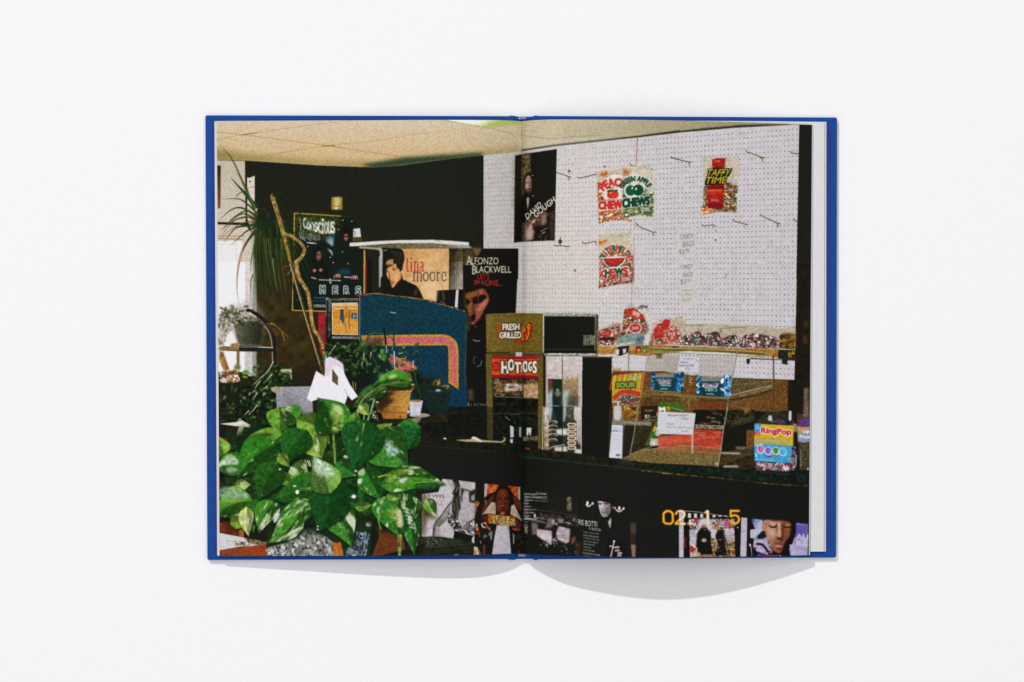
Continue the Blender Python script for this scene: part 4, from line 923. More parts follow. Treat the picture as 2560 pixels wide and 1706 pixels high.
def paint_machine():
    # pinball-like cabinet: front, side, stripe
    at('E')
    rect(1042, 476, 1118, 690, (150, 34, 44), n=.1); poly([1042, 690, 1118, 660, 1118, 800, 1090, 900, 1060, 880], (140, 30, 38), n=.2)
    poly([1116, 300, 1440, 296, 1440, 940, 1116, 940], (24, 26, 23)); stroke([1120, 340, 1180, 350, 1430, 350], 26, (88, 90, 80), n=.25); poly([1140, 350, 1170, 350, 1160, 700, 1136, 720], (60, 66, 60), n=.4); stroke([1120, 335, 1120, 520], 5, (120, 124, 116))
    poly([1174, 384, 1430, 378, 1432, 700, 1176, 694], (206, 188, 160)); poly([1186, 400, 1426, 398, 1424, 690, 1184, 684], (204, 134, 34), n=.06)
    stroke([1190, 408, 1424, 406], 14, (220, 200, 170), a=.8); poly([1256, 446, 1290, 446, 1294, 560, 1280, 600, 1270, 560, 1256, 550], (30, 66, 96)); rect(1366, 482, 1420, 540, (32, 74, 110)); ell(1394, 512, 16, 16, (110, 140, 160))
    stroke([1200, 438, 1290, 440], 8, (226, 206, 176)); stroke([1340, 438, 1420, 436], 8, (226, 206, 176))
    for k in range(16): stroke([1196 + 14*k, 690 - (k % 4)*8, 1200 + 14*k, 620 - 30*math.sin(k), 1206 + 13*k, 560 + 30*math.cos(2*k)], 4, (226, 200, 160), a=.7)
    stroke([1310, 400, 1320, 470, 1300, 560, 1320, 680], 8, (120, 70, 20), a=.7); stroke([1350, 450, 1344, 560, 1350, 640], 9, (40, 60, 80), a=.8)
    stroke([1186, 722, 1432, 726], 24, (110, 112, 108), n=.15)
    at('F')
    tealp = [-5, 315, 60, 300, 140, 292, 320, 312, 560, 342, 760, 388, 900, 428, 1030, 468, 1042, 700, 1036, 900, 1026, 1060, 1046, 1200, 1046, 1400, 1030, 1415, 500, 1415, -10, 1415]
    poly(tealp, grad((500, 300), (15, 55, 64), (800, 1400), (9, 52, 74)), n=.22, nf=N1)
    stroke([-5, 313, 140, 291, 320, 311, 560, 341, 760, 387, 900, 427, 1030, 467], 9, (140, 110, 60), n=.3); stroke([1034, 470, 1042, 700, 1028, 1060, 1046, 1200], 5, (110, 104, 84), a=.7); poly([-60, 310, 60, 290, 60, 304, -10, 322], (110, 50, 30)); stroke([-2, 320, -4, 900], 8, (140, 150, 150), a=.8)
    yl, pk = (188, 138, 30), (190, 98, 102)
    poly(np.vstack([[15, 702], [500, 694], curve([(780, 692), (870, 704), (940, 760), (964, 840)], 6), [[966, 1000], [966, 1232], [868, 1166], [868, 900]], curve([(866, 850), (856, 806), (820, 798)], 5), [[500, 802], [20, 806]]]), yl, n=.12, nf=N1)
    poly(np.vstack([[34, 722], [500, 714], curve([(780, 712), (860, 722), (926, 776), (945, 846)], 6), [[946, 1000], [946, 1192], [888, 1154], [886, 900]], curve([(884, 840), (864, 792), (826, 780)], 5), [[500, 784], [34, 786]]]), pk, n=.14, nf=N1)
    poly([-400, 1410, 1260, 1400, 1260, 1700, -400, 1700], (21, 23, 18), soft=4, n=.15); stroke([300, 1500, 700, 1480, 1050, 1440], 10, (40, 44, 34), a=.6)
    # painted fragment behind the leaves
    poly([270, 930, 330, 890, 420, 950, 500, 960, 570, 1030, 480, 1080, 380, 1060, 320, 1010], (188, 92, 96), n=.14, nf=N1); stroke([300, 890, 380, 930, 440, 930, 400, 1000, 340, 1050], 11, yl); stroke([430, 970, 500, 1010, 560, 1040], 9, yl)

    # hot dog grill, upper box
    at('F'); ol = (110, 94, 38)
    fx = lambda gx: gx + (1280 - 900)*3.919
    poly([1232, 496, 1300, 488, fx(100), 482, fx(306), 486, fx(306), 872, fx(0), 868, 1240, 872], grad((1240, 500), (112, 96, 44), (1700, 850), (104, 86, 28)), n=.07, nf=N3)
    stroke([1234, 512, fx(300), 508], 6, (70, 58, 22), a=.5)
    poly([1244, 872, fx(306), 872, fx(306), 920, 1290, 908, 1290, 1600, 1240, 1600], (78, 66, 26), n=.08, nf=N3); stroke([1240, 868, fx(300), 866], 6, (46, 38, 14)); stroke([1280, 838, 1330, 842], 5, (150, 130, 60))
    poly([1232, 880, 1292, 880, 1302, 1600, 1246, 1600], (98, 88, 46), n=.08, nf=N3)
    for k in range(8): stroke([1340, 596 + 19*k, 1400, 596 + 19*k], 8, (166, 66, 24)); stroke([fx(175), 588 + 19*k, fx(206), 590 + 19*k], 7, (160, 62, 22))
    bk = (38, 24, 14)
    ell(fx(150), 668, 42, 100, bk, rot=.28); ell(fx(130), 662, 34, 92, (204, 104, 30), rot=.28); ell(fx(158), 672, 24, 88, (188, 54, 24), rot=.28)
    stroke([fx(148), 590, fx(128), 620, fx(146), 650, fx(116), 690, fx(124), 730], 11, (40, 24, 14)); stroke([fx(172), 600, fx(158), 650, fx(164), 690, fx(140), 740], 7, (226, 160, 50))
    wt = (226, 218, 200)
    text('FRESH', [1396, 590, fx(70), 586, fx(70), 646, 1400, 650], wt, bold=5, oc=bk, ow=7); text('GRILLED', [1368, 672, fx(88), 664, fx(88), 728, 1366, 728], wt, bold=5, oc=bk, ow=7); stroke([1516, 764, fx(92), 764], 26, (150, 36, 24)); stroke([1530, 764, fx(82), 764], 7, (200, 110, 90), a=.7)
    # its right side: dark glass in a steel frame
    at('G')
    poly([303, 484, 832, 490, 834, 905, 303, 905], (24, 25, 20)); poly([303, 480, 832, 488, 830, 516, 312, 512], (150, 146, 138), n=.18, nf=N3); poly([303, 484, 314, 500, 312, 870, 303, 872], (206, 204, 198)); poly([822, 500, 838, 500, 842, 900, 828, 900], (92, 86, 50)); stroke([816, 520, 814, 850], 5, (170, 168, 160))
    poly([310, 876, 830, 878, 828, 902, 312, 898], (168, 162, 150), n=.2, nf=N6); stroke([320, 838, 800, 840], 5, (78, 66, 30)); rect(696, 697, 756, 800, (84, 88, 70), n=.15, nf=N3); rect(760, 697, 816, 795, (98, 102, 88), n=.2, nf=N3); stroke([720, 730, 720, 780], 16, (120, 122, 106), a=.7); poly([830, 490, 846, 500, 846, 880, 834, 900], (70, 62, 32))
    # sign
    at('F')
    poly([1288, 908, fx(264), 906, fx(262), 1120, 1290, 1116], (160, 24, 28)); poly([1294, 932, fx(262), 934, fx(260), 1092, 1294, 1088], (196, 88, 34), n=.06)
    for k in range(5): stroke([1380, 948 + 30*k, fx(258), 950 + 30*k], 11, (170, 46, 30), a=.75)
    stroke([1296, 1100, fx(258), 1104], 16, (140, 14, 24)); ell(1334, 1008, 44, 52, (170, 30, 26)); scrib(1308, 992, 1362, 18, (214, 120, 50)); scrib(1310, 1022, 1360, 16, (214, 120, 50))
    cr = (232, 224, 204)
    text('H', [1388, 958, 1450, 1072], cr, bold=8, oc=bk, ow=9); text('O', [1454, 938, 1508, 1044], cr, bold=8, oc=bk, ow=9); text('T', [1518, 966, 1572, 1070], cr, bold=8, oc=bk, ow=9)
    text('O', [fx(108), 954, fx(152), 1060], cr, bold=8, oc=bk, ow=8); text('G', [fx(160), 962, fx(200), 1050], cr, bold=7, oc=bk, ow=8); text('S', [fx(206), 956, fx(240), 1068], cr, bold=7, oc=bk, ow=8); stroke([fx(92), 970, fx(94), 1060], 7, cr)
    rect(1526, 866, fx(98), 906, (196, 196, 196))
    # lower glass: reflections and dark trays
    poly([1302, 1116, fx(258), 1126, fx(258), 1600, 1302, 1600], (28, 27, 20), n=.3, nf=N6)
    mosaic([1304, 1124, fx(256), 1130, fx(256), 1300, 1304, 1290], [(120, 88, 46), (60, 44, 24), (150, 120, 80), (40, 34, 22)], 40, seed=41, soft=6)
    poly([1590, 1180, fx(255), 1180, fx(255), 1320, 1600, 1310], (186, 148, 104), a=.9, soft=4, n=.1); poly([1430, 1170, 1590, 1180, 1600, 1250, 1420, 1256], (190, 180, 164), a=.8, soft=6, n=.3, nf=N6); poly([1310, 1145, 1370, 1150, 1380, 1180, 1310, 1178], (176, 154, 116), a=.7, soft=6)
    stroke([1310, 1262, 1600, 1252], 9, (60, 46, 24)); stroke([1320, 1300, fx(250), 1318], 8, (110, 100, 78)); stroke([fx(110), 1180, fx(112), 1310], 7, (80, 60, 36)); stroke([1588, 1130, 1590, 1320], 7, (70, 54, 30)); glints(1320, 1310, fx(250), 1560, 40, 16, (120, 118, 90), 12, .6); glints(1320, 1150, fx(250), 1300, 16, 26, (224, 220, 206), 13, .7, 0.0)
    poly([fx(256), 905, fx(306), 905, fx(306), 1600, fx(258), 1600], (92, 80, 34), n=.08, nf=N3)
    # glass door
    at('G')
    poly([306, 905, 330, 905, 330, 1600, 306, 1600], (30, 30, 24))
    poly([330, 918, 686, 916, 686, 1600, 330, 1600], grad((400, 920), (204, 192, 190), (420, 1130), (190, 178, 172)), n=.06, nf=N6)
    poly([352, 1126, 494, 1130, 494, 1600, 360, 1600], (40, 46, 38)); poly([352, 1130, 390, 1132, 384, 1240, 356, 1250], (110, 60, 44), soft=3); poly([350, 1270, 410, 1220, 396, 1420, 420, 1600, 350, 1600], (176, 186, 190), soft=14, n=.1); poly([420, 1140, 492, 1136, 492, 1600, 400, 1600, 396, 1300], (26, 40, 34), soft=5)
    ell(448, 1270, 26, 30, (116, 116, 100), soft=6); ell(446, 1235, 12, 9, (196, 190, 170), soft=3); stroke([386, 1394, 440, 1392, 484, 1408], 6, (150, 160, 156))
    poly([498, 1124, 650, 1118, 646, 1600, 498, 1600], grad((560, 1130), (160, 132, 92), (580, 1560), (70, 72, 58)), soft=3, n=.14, nf=N3); poly([498, 1250, 560, 1230, 540, 1400, 530, 1600, 498, 1600], (186, 194, 196), a=.8, soft=14); poly([540, 1300, 650, 1300, 640, 1500, 560, 1420], (62, 68, 52), a=.8, soft=14)
    stroke([520, 1420, 560, 1394, 620, 1396, 640, 1410], 6, (180, 186, 180)); stroke([494, 916, 494, 1600], 8, (88, 74, 50), sm=False); stroke([682, 918, 680, 1600], 6, (212, 206, 200), sm=False); stroke([336, 918, 334, 1600], 6, (150, 130, 124), sm=False)
    poly([690, 914, 972, 916, 976, 1600, 688, 1600], (22, 23, 19)); poly([688, 908, 990, 912, 990, 926, 688, 922], (52, 46, 22)); stroke([976, 930, 972, 1560], 7, (54, 48, 24))
    at('K')
    poly([268, -10, 326, -10, 320, 430, 268, 420], (92, 82, 40), n=.08, nf=N3); poly([326, -10, 720, -10, 716, 474, 320, 430], (44, 50, 42)); stroke([322, -10, 316, 430], 7, (196, 190, 170), sm=False)
    poly([330, -10, 390, -10, 380, 120, 380, 436, 330, 430], grad((340, 0), (206, 190, 184), (340, 400), (150, 134, 104)), soft=5, n=.15); poly([380, -10, 420, -10, 400, 130, 385, 130], (150, 176, 184), soft=6); poly([415, -10, 520, -10, 520, 440, 470, 440, 470, 130], (22, 32, 28), soft=4); poly([526, -10, 575, -10, 545, 140, 526, 140], (160, 176, 180), soft=8)
    poly([560, -10, 650, -10, 650, 120, 560, 130], (74, 78, 60), soft=8, n=.2); poly([640, -10, 716, -10, 712, 400, 660, 330, 664, 150, 640, 110], grad((690, 0), (206, 196, 194), (690, 400), (150, 140, 124)), soft=6)
    poly([450, 220, 570, 214, 572, 284, 450, 276], (206, 208, 206), soft=7); poly([440, 405, 560, 398, 572, 450, 440, 446], (200, 190, 176), soft=4); poly([650, 424, 716, 430, 714, 474, 645, 466], (206, 198, 190), soft=3); stroke([520, -10, 518, 448], 9, (44, 38, 24), sm=False); stroke([716, -10, 714, 470], 7, (214, 212, 206), sm=False)
    for y in (152, 196, 240, 284, 336):
        poly([384, y - 14, 400, y - 18, 450, y - 16, 466, y, 462, y + 16, 392, y + 14], (70, 68, 46), n=.2); stroke([382, y - 4, 400, y - 16, 450, y - 14, 466, y + 2], 7, (206, 200, 180), n=.1); poly([376, y + 18, 470, y + 20, 470, y + 30, 376, y + 28], (26, 28, 22))
    stroke([386, 420, 430, 400, 480, 392, 540, 380], 8, (196, 180, 150))
    for k in range(6):
        y = 176 + 47*k; poly([568, y, 580, y - 20, 650, y - 20, 664, y, 652, y + 20, 582, y + 20], (216, 206, 186), sm=False, soft=2); poly([580, y, 590, y - 11, 642, y - 11, 652, y, 644, y + 11, 590, y + 11], (112, 84, 48), n=.2, nf=N3)
    poly([718, -10, 1004, -10, 1000, 505, 718, 480], (22, 22, 19)); stroke([1008, 0, 1002, 490], 6, (70, 66, 44))
    # left half of the grill bottom
    at('J'); poly([1250, -10, 1312, -10, 1312, 330, 1250, 300], (21, 24, 21)); poly([1308, -10, 1372, -10, 1370, 328, 1312, 322], (64, 60, 34), n=.1, nf=N3); poly([1372, -10, 1800, -10, 1800, 340, 1372, 326], (24, 27, 22), n=.25, nf=N6)
    stroke([1380, 60, 1500, 60, 1640, 70], 8, (66, 60, 34)); poly([1548, 180, 1586, 200, 1584, 300, 1552, 310], (196, 204, 206), soft=2); rect(1640, 200, 1660, 300, (130, 140, 144), soft=2); rect(1550, 322, 1576, 362, (206, 206, 206)); stroke([1500, 90, 1545, 130], 6, (120, 140, 150)); glints(1400, 20, 1690, 90, 18, 12, (150, 146, 110), 17, .6)
    at('K'); stroke([20, 60, 260, 56], 6, (80, 74, 46), a=.8); glints(0, 20, 260, 180, 26, 16, (110, 112, 84), 18, .6); poly([75, 200, 96, 200, 94, 300, 76, 300], (140, 150, 156), soft=2); poly([150, 206, 200, 206, 196, 270, 182, 294, 178, 240, 166, 280, 152, 290], (206, 204, 196), soft=2); mosaic([110, 300, 265, 290, 265, 340, 110, 340], [(90, 84, 56), (50, 48, 34), (130, 124, 96)], 14, seed=50, soft=4)

def paint_case():
    # shelf, candy heaps
    at('G')
    poly([836, 806, 1050, 812, 1046, 880, 900, 892, 840, 880], (166, 122, 56), n=.14, nf=N3); poly([1040, 810, 1150, 800, 1140, 870, 1060, 905, 1020, 890], (36, 34, 26)); poly([1010, 842, 1050, 838, 1046, 890, 1020, 890], (206, 200, 196)); poly([1084, 836, 1120, 830, 1116, 870, 1090, 880], (196, 192, 190), soft=2)
    poly([1150, 800, 1400, 794, 1720, 800, 1720, 850, 1330, 905, 1140, 888], (150, 110, 52), n=.16, nf=N3); rect(1212, 806, 1262, 868, (136, 34, 32)); ell(1240, 846, 14, 16, (200, 140, 90)); rect(1272, 806, 1322, 866, (86, 104, 36)); ell(1298, 850, 14, 12, (170, 170, 90)); rect(1160, 810, 1208, 850, (176, 130, 80), n=.2, nf=N3)
    at('H'); poly([-10, 800, 340, 786, 700, 818, 1120, 840, 1124, 920, 700, 880, 340, 850, -10, 846], (160, 112, 48), n=.14, nf=N3); rect(78, 810, 146, 826, (36, 32, 22)); rect(806, 824, 842, 838, (26, 24, 20)); poly([1120, 840, 1285, 846, 1282, 945, 1116, 930], (40, 38, 26)); poly([1160, 848, 1214, 850, 1210, 990, 1154, 980], (34, 42, 34)); rect(1218, 850, 1280, 920, (104, 86, 30), n=.4, nf=N6); poly([806, 930, 846, 930, 836, 985, 812, 980], (30, 34, 28)); poly([846, 922, 1282, 944, 1282, 950, 846, 934], (46, 42, 32))
    at('G'); rect(1412, 885, 1472, 928, (34, 40, 26))
    # heaps
    red = (176, 44, 40)
    poly([836, 656, 900, 620, 1000, 584, 1080, 576, 1070, 700, 1020, 800, 836, 800], (182, 160, 140), n=.1); mosaic([838, 670, 900, 640, 1000, 610, 1060, 600, 1060, 700, 1020, 798, 838, 798], [(150, 60, 46), (196, 160, 140), (110, 60, 40), (70, 60, 40), (206, 190, 180)], 15, seed=61, soft=3)
    poly([870, 690, 910, 662, 970, 660, 960, 700, 900, 722], red, sm=True); scrib(884, 688, 950, 30, (206, 130, 120), 6); rect(850, 722, 1010, 748, (26, 20, 18), a=.85, soft=5)
    o = [1100, 440, 1130, 405, 1160, 376, 1190, 400, 1230, 412, 1300, 392, 1330, 440, 1362, 520, 1356, 640, 1320, 700, 1300, 790, 1040, 800, 1020, 770, 1060, 690, 1080, 560]
    poly(o, (196, 190, 180), n=.1); mosaic([1096, 500, 1160, 480, 1300, 520, 1350, 640, 1300, 700, 1290, 790, 1040, 796, 1030, 765, 1080, 640], [(150, 66, 44), (60, 60, 40), (206, 190, 170), (40, 56, 66), (170, 120, 60), (110, 40, 30)], 14, seed=62, soft=3)
    poly([1092, 480, 1110, 440, 1200, 432, 1286, 500, 1300, 530, 1240, 545, 1180, 520, 1100, 500], (176, 54, 36), n=.08); text('WS!', [1186, 456, 1254, 486, 1240, 526, 1176, 500], (230, 224, 214), bold=4)
    for k in range(6): stroke([1226 + 18*k, 450 - 4*k, 1250 + 16*k, 420 - 2*k, 1280 + 8*k, 404 + 6*k], 6, (34, 66, 52)); stroke([1130 + 16*k, 450 - 3*k, 1150 + 14*k, 425], 4, (60, 80, 60), a=.7)
    ell(1206, 632, 66, 50, (216, 206, 196)); ell(1206, 630, 56, 42, (170, 40, 34)); text('240', [1170, 612, 1240, 646], (226, 190, 180), bold=3); 
    poly([1056, 720, 1120, 690, 1240, 670, 1300, 690, 1290, 780, 1050, 796, 1030, 770], (166, 190, 186), a=.85, n=.1); 
    for k in range(15): stroke([1046 + 17*k, 778 - 4*k*.6, 1062 + 16*k, 730 - 2*k, 1086 + 14*k, 696 - k], 6, (26, 60, 54), w1=3)
    poly([1230, 720, 1290, 700, 1284, 786, 1200, 790], (34, 62, 96), a=.5, soft=8); poly([1306, 770, 1356, 684, 1372, 694, 1326, 784], (206, 204, 210)); poly([1300, 500, 1330, 480, 1362, 560, 1356, 640, 1330, 660], (206, 200, 196), a=.7, soft=6)
    poly([1366, 640, 1390, 580, 1480, 540, 1640, 520, 1700, 560, 1720, 700, 1716, 796, 1330, 796, 1350, 720], (190, 166, 146), n=.1); mosaic([1370, 690, 1420, 590, 1640, 560, 1690, 600, 1710, 790, 1340, 794, 1370, 720], [(160, 80, 60), (190, 140, 110), (120, 60, 44), (210, 186, 170), (140, 70, 46)], 15, seed=63, soft=3)
    poly([1396, 640, 1440, 590, 1534, 572, 1530, 640, 1500, 720, 1400, 716], (164, 34, 34), sm=True); scrib(1412, 632, 1512, 44, (206, 110, 100), 7); scrib(1404, 682, 1500, 44, (206, 110, 100), 7); rect(1420, 740, 1530, 766, (26, 22, 18), a=.8, soft=6); ell(1640, 590, 44, 26, (224, 220, 214), soft=8, a=.7); glints(1380, 560, 1700, 790, 40, 16, (226, 216, 206), 31, .7)
    at('H')
    poly([-20, 540, 186, 516, 190, 590, 380, 586, 580, 590, 800, 602, 950, 604, 1140, 640, 1290, 606, 1286, 840, 700, 830, 0, 800], (184, 172, 150), n=.08, nf=N3); stroke([150, 600, 380, 604], 12, (126, 140, 84), a=.7); stroke([550, 636, 660, 624, 804, 622], 11, (110, 130, 70), a=.8)
    poly([-10, 560, 60, 556, 40, 640, -10, 720], red, sm=True); mosaic([-10, 650, 100, 600, 170, 680, 160, 780, -10, 790], [(170, 80, 70), (206, 160, 150), (130, 60, 50), (190, 120, 100)], 15, seed=64, soft=4)
    mosaic([150, 720, 280, 680, 360, 650, 380, 690, 560, 650, 580, 720, 700, 690, 740, 760, 720, 826, 400, 800, 150, 796], [(150, 44, 48), (40, 66, 56), (210, 206, 196), (70, 40, 34), (60, 84, 60), (26, 40, 40), (214, 180, 180)], 15, seed=65, soft=5)
    mosaic([740, 740, 800, 690, 900, 680, 1000, 700, 1110, 720, 1130, 780, 1110, 830, 740, 822], [(206, 172, 166), (40, 34, 30), (70, 60, 44), (214, 196, 190), (110, 60, 60), (26, 24, 22)], 17, seed=66, soft=5)
    mosaic([1130, 700, 1200, 670, 1288, 690, 1286, 838, 1130, 830], [(90, 66, 30), (130, 86, 36), (50, 44, 24), (160, 110, 50)], 20, seed=67, soft=5); glints(160, 660, 1280, 820, 70, 12, (228, 222, 216), 33, .7)

    # below the shelf: pegboard seen through acrylic, brown back board
    at('G'); poly([985, 905, 1140, 895, 1325, 910, 1310, 1060, 1000, 1055], (200, 195, 198), a=.5); stroke([1144, 890, 1142, 1050], 8, (110, 74, 46), sm=False); poly([985, 1022, 1070, 1022, 1070, 1050, 985, 1050], (160, 140, 80), a=.8); poly([984, 1050, 1310, 1050, 1300, 1080, 984, 1090], (104, 50, 30), soft=3)
    poly([1330, 890, 1720, 900, 1720, 1060, 1310, 1060], (160, 150, 132), a=.6)
    at('H'); poly([-20, 890, 690, 916, 660, 1120, 320, 1100, -20, 1060], (166, 158, 148), a=.55)
    brn = (104, 70, 34)
    poly([-360, 1060, -20, 1050, 180, 1080, 320, 1096, 660, 1124, 1214, 1140, 1212, 1440, 1060, 1450, 880, 1440, 300, 1460, -380, 1560], brn, n=.12, nf=N3)
    poly([-360, 1240, 300, 1290, 660, 1300, 1060, 1200, 1060, 1250, 700, 1370, 300, 1340, -360, 1290], (118, 96, 48), a=.8, soft=10, n=.15, nf=N3); poly([660, 1130, 1060, 1150, 1060, 1210, 700, 1290, 640, 1280], (92, 78, 48), n=.15, nf=N3)
    poly([340, 1340, 640, 1350, 600, 1440, 330, 1440], (110, 46, 30), a=.6, soft=20); stroke([640, 1330, 900, 1290, 1056, 1226], 12, (40, 34, 16), a=.7); stroke([660, 1190, 1056, 1150], 6, (150, 146, 104), a=.5); stroke([650, 1290, 1050, 1190], 8, (156, 154, 116), a=.7); stroke([740, 1294, 1056, 1210], 4, (196, 200, 180), a=.7)
    at('G'); poly([1300, 1290, 1646, 1300, 1660, 1560, 1230, 1560], (86, 58, 28), n=.15, nf=N3)
    # acrylic edges
    ac = (118, 122, 84); at('G'); stroke([1350, 832, 1646, 836], 16, (96, 96, 50)); stroke([1352, 860, 1646, 872], 8, (130, 130, 84)); stroke([1334, 905, 1300, 1060, 1260, 1300, 1210, 1560], 8, (138, 140, 116), a=.8, sm=False)
    at('H'); stroke([-10, 842, 330, 850, 720, 866, 980, 884], 18, (88, 86, 40)); stroke([320, 886, 700, 900, 985, 912], 8, (140, 142, 96)); stroke([-10, 870, 300, 878], 7, (130, 130, 92)); ell(250, 862, 28, 9, (216, 216, 200), soft=3); stroke([720, 850, 690, 1000, 655, 1200, 620, 1400, 598, 1568], 12, (112, 112, 72), a=.8, sm=False); stroke([1070, 890, 1076, 1060, 1072, 1430], 14, (64, 66, 36), a=.9, sm=False); stroke([246, 1320, 246, 1430], 10, (150, 130, 90), a=.8)
    at('G'); stroke([1350, 824, 1646, 826], 5, (176, 176, 130)); stroke([1310, 1240, 1646, 1262], 7, (160, 158, 116), a=.6); stroke([1290, 1300, 1646, 1330], 6, (150, 140, 92), a=.5)
    at('H'); stroke([-10, 830, 330, 836, 720, 852, 985, 872, 1070, 890], 5, (176, 176, 130)); stroke([-10, 1270, 330, 1300, 640, 1312], 8, (156, 152, 106), a=.6); stroke([650, 1290, 1060, 1195], 5, (206, 206, 186), a=.7); stroke([716, 860, 686, 1000, 650, 1200, 594, 1568], 4, (190, 190, 160), a=.6, sm=False); stroke([1060, 890, 1066, 1200], 3, (150, 150, 110), a=.7, sm=False); poly([340, 1320, 640, 1330, 1056, 1240, 1056, 1262, 650, 1356, 340, 1346], (40, 34, 16), a=.5, soft=6)
    # note cards
    wc = (206, 204, 208); poly([158, 902, 350, 912, 334, 1062, 132, 1054], wc)
    scrib(186, 930, 300, 18, (120, 120, 126)); scrib(160, 966, 250, 24, (96, 96, 104), 5); scrib(148, 996, 300, 22, (96, 96, 104), 5); text('75¢', [206, 1018, 264, 1044], (104, 104, 112)); stroke([312, 936, 336, 960], 5, (100, 100, 108))
    glints(240, 1070, 270, 1180, 14, 24, (214, 210, 196), 40, .8, 0.0)
    # blue wrapped treats
    def treat(x0, y0, x1, y1, seed):
        h = y1 - y0; w = x1 - x0
        poly([x0, y0 + .1*h, x0 + .1*w, y0, x0 + .16*w, y0 + .14*h, x0 + .82*w, y0 + .08*h, x1, y0 + .02*h, x1 - .02*w, y0 + .5*h, x1 - .03*w, y1, x0 + .5*w, y1 - .02*h, x0 + .04*w, y1 - .06*h, x0 + .03*w, y0 + .5*h], (20, 70, 96), n=.2)
        mosaic([x0, y0, x0 + .12*w, y0, x0 + .1*w, y1 - .1*h, x0, y1 - .1*h], [(40, 140, 190), (16, 60, 110), (150, 200, 220), (10, 34, 60)], 18, seed=seed, soft=4); mosaic([x1 - .2*w, y0, x1, y0, x1, y1, x1 - .2*w, y1], [(40, 150, 200), (16, 70, 130), (190, 220, 230), (10, 34, 60)], 20, seed=seed+1, soft=4)
        poly([x0 + .14*w, y0 + .08*h, x0 + .7*w, y0 + .06*h, x0 + .72*w, y0 + .3*h, x0 + .12*w, y0 + .3*h], (140, 140, 128), a=.85, soft=5); poly([x0 + .12*w, y0 + .3*h, x0 + .74*w, y0 + .3*h, x0 + .72*w, y1 - .1*h, x0 + .1*w, y1 - .12*h], (14, 58, 64), soft=3)
        mosaic([x0 + .16*w, y0 + .36*h, x0 + .66*w, y0 + .36*h, x0 + .6*w, y0 + .56*h, x0 + .18*w, y0 + .56*h], [(160, 100, 96), (206, 206, 210), (60, 90, 120)], 16, seed=seed+2, soft=4); text('TREATS', [x0 + .24*w, y0 + .56*h, x0 + .6*w, y0 + .74*h], (206, 216, 222), bold=3); stroke([x0 + .3*w, y0 + .86*h, x0 + .5*w, y0 + .86*h], 10, (190, 200, 196), a=.7)
    at('G'); treat(1364, 1060, 1682, 1250, 71)
    at('H'); treat(316, 1090, 656, 1306, 75); ell(572, 1146, 16, 30, (236, 244, 246), rot=.3, soft=2); ell(574, 1232, 28, 12, (214, 230, 236), rot=.5, soft=3)

    # counter top and front
    at('K'); poly([-20, 400, 130, 430, 330, 440, 720, 478, 1000, 510, 1210, 530, 1760, 620, 1760, 700, 1300, 640, 500, 550, -20, 500], (30, 29, 20), n=.2)
    # sour bag
    at('G')
    sb = [980, 1096, 1130, 1080, 1296, 1062, 1276, 1200, 1240, 1400, 1222, 1560, 990, 1560, 980, 1300]
    poly(sb, (186, 150, 40)); 
    cols = [(186, 60, 40), (206, 176, 50), (96, 120, 40), (206, 130, 50)]
    for k in range(13): stroke([986 + 25*k, 1098 - 2.4*k, 960 + 25*k, 1230], 12, cols[k % 4], a=.9)
    poly([1134, 1108, 1266, 1094, 1260, 1128, 1132, 1140], (176, 186, 120)); text('FAMILY PACK', [1140, 1110, 1258, 1100, 1256, 1124, 1140, 1134], (80, 96, 40), bold=1)
    text('SOUR', [1024, 1168, 1206, 1160, 1204, 1208, 1022, 1210], (130, 150, 60), bold=7, oc=(30, 44, 24), ow=9)
    poly([984, 1300, 1060, 1240, 1160, 1230, 1262, 1256, 1256, 1300, 1100, 1270, 1000, 1350], (176, 50, 36), a=.95); mosaic([1000, 1340, 1090, 1272, 1256, 1300, 1236, 1440, 1100, 1440, 1060, 1400], [(196, 170, 150), (150, 60, 44), (50, 90, 120), (206, 190, 60), (110, 40, 36), (60, 60, 44)], 15, seed=81, soft=4)
    poly([984, 1350, 1060, 1330, 1100, 1440, 1230, 1400, 1222, 1560, 988, 1560], (110, 84, 36), a=.8, soft=6); mosaic([1100, 1400, 1226, 1380, 1216, 1520, 1100, 1520], [(120, 50, 30), (70, 30, 20), (196, 160, 120), (96, 110, 40), (150, 70, 40)], 22, seed=82, soft=6); mosaic([985, 1380, 1050, 1370, 1060, 1500, 985, 1500], [(30, 26, 18), (150, 110, 40), (110, 40, 26)], 22, seed=83, soft=5)
    at('K'); poly([1150, 130, 1440, 140, 1440, 190, 1150, 180], (104, 98, 72), n=.2, nf=N3); mosaic([1150, -10, 1300, -10, 1280, 120, 1150, 120], [(130, 60, 30), (70, 90, 30), (176, 140, 40), (80, 30, 20)], 24, seed=84, soft=6); stroke([1150, 150, 1420, 165], 22, (150, 150, 146), a=.6)
    # inside of the case, lower
    poly([1160, 180, 1460, 190, 1400, 400, 1210, 500, 1150, 480], (36, 33, 20)); poly([1260, 190, 1450, 195, 1400, 390, 1250, 470], (48, 44, 26), n=.15); stroke([1296, 0, 1262, 250, 1212, 510], 12, (150, 150, 130), a=.7, sm=False)
    rect(1330, -20, 1500, 120, (40, 32, 22)); scrib(1368, 30, 1460, 24, (170, 160, 90), 5); mosaic([1370, 70, 1420, 70, 1420, 130, 1370, 130], [(196, 196, 190), (60, 56, 40)], 20, seed=85)
    poly([1500, -60, 1760, -60, 1760, 30, 1580, 40, 1540, 360, 1380, 390, 1440, 220, 1520, 60], (62, 96, 30), n=.12)
    at('H'); poly([-60, 1380, 60, 1375, 200, 1420, 250, 1440, -60, 1450], (58, 92, 34)); ell(44, 1416, 18, 22, (206, 130, 30)); text('M', [-50, 1404, 10, 1440], (226, 226, 216), bold=5); stroke([80, 1410, 190, 1440], 14, (150, 160, 130), a=.6)
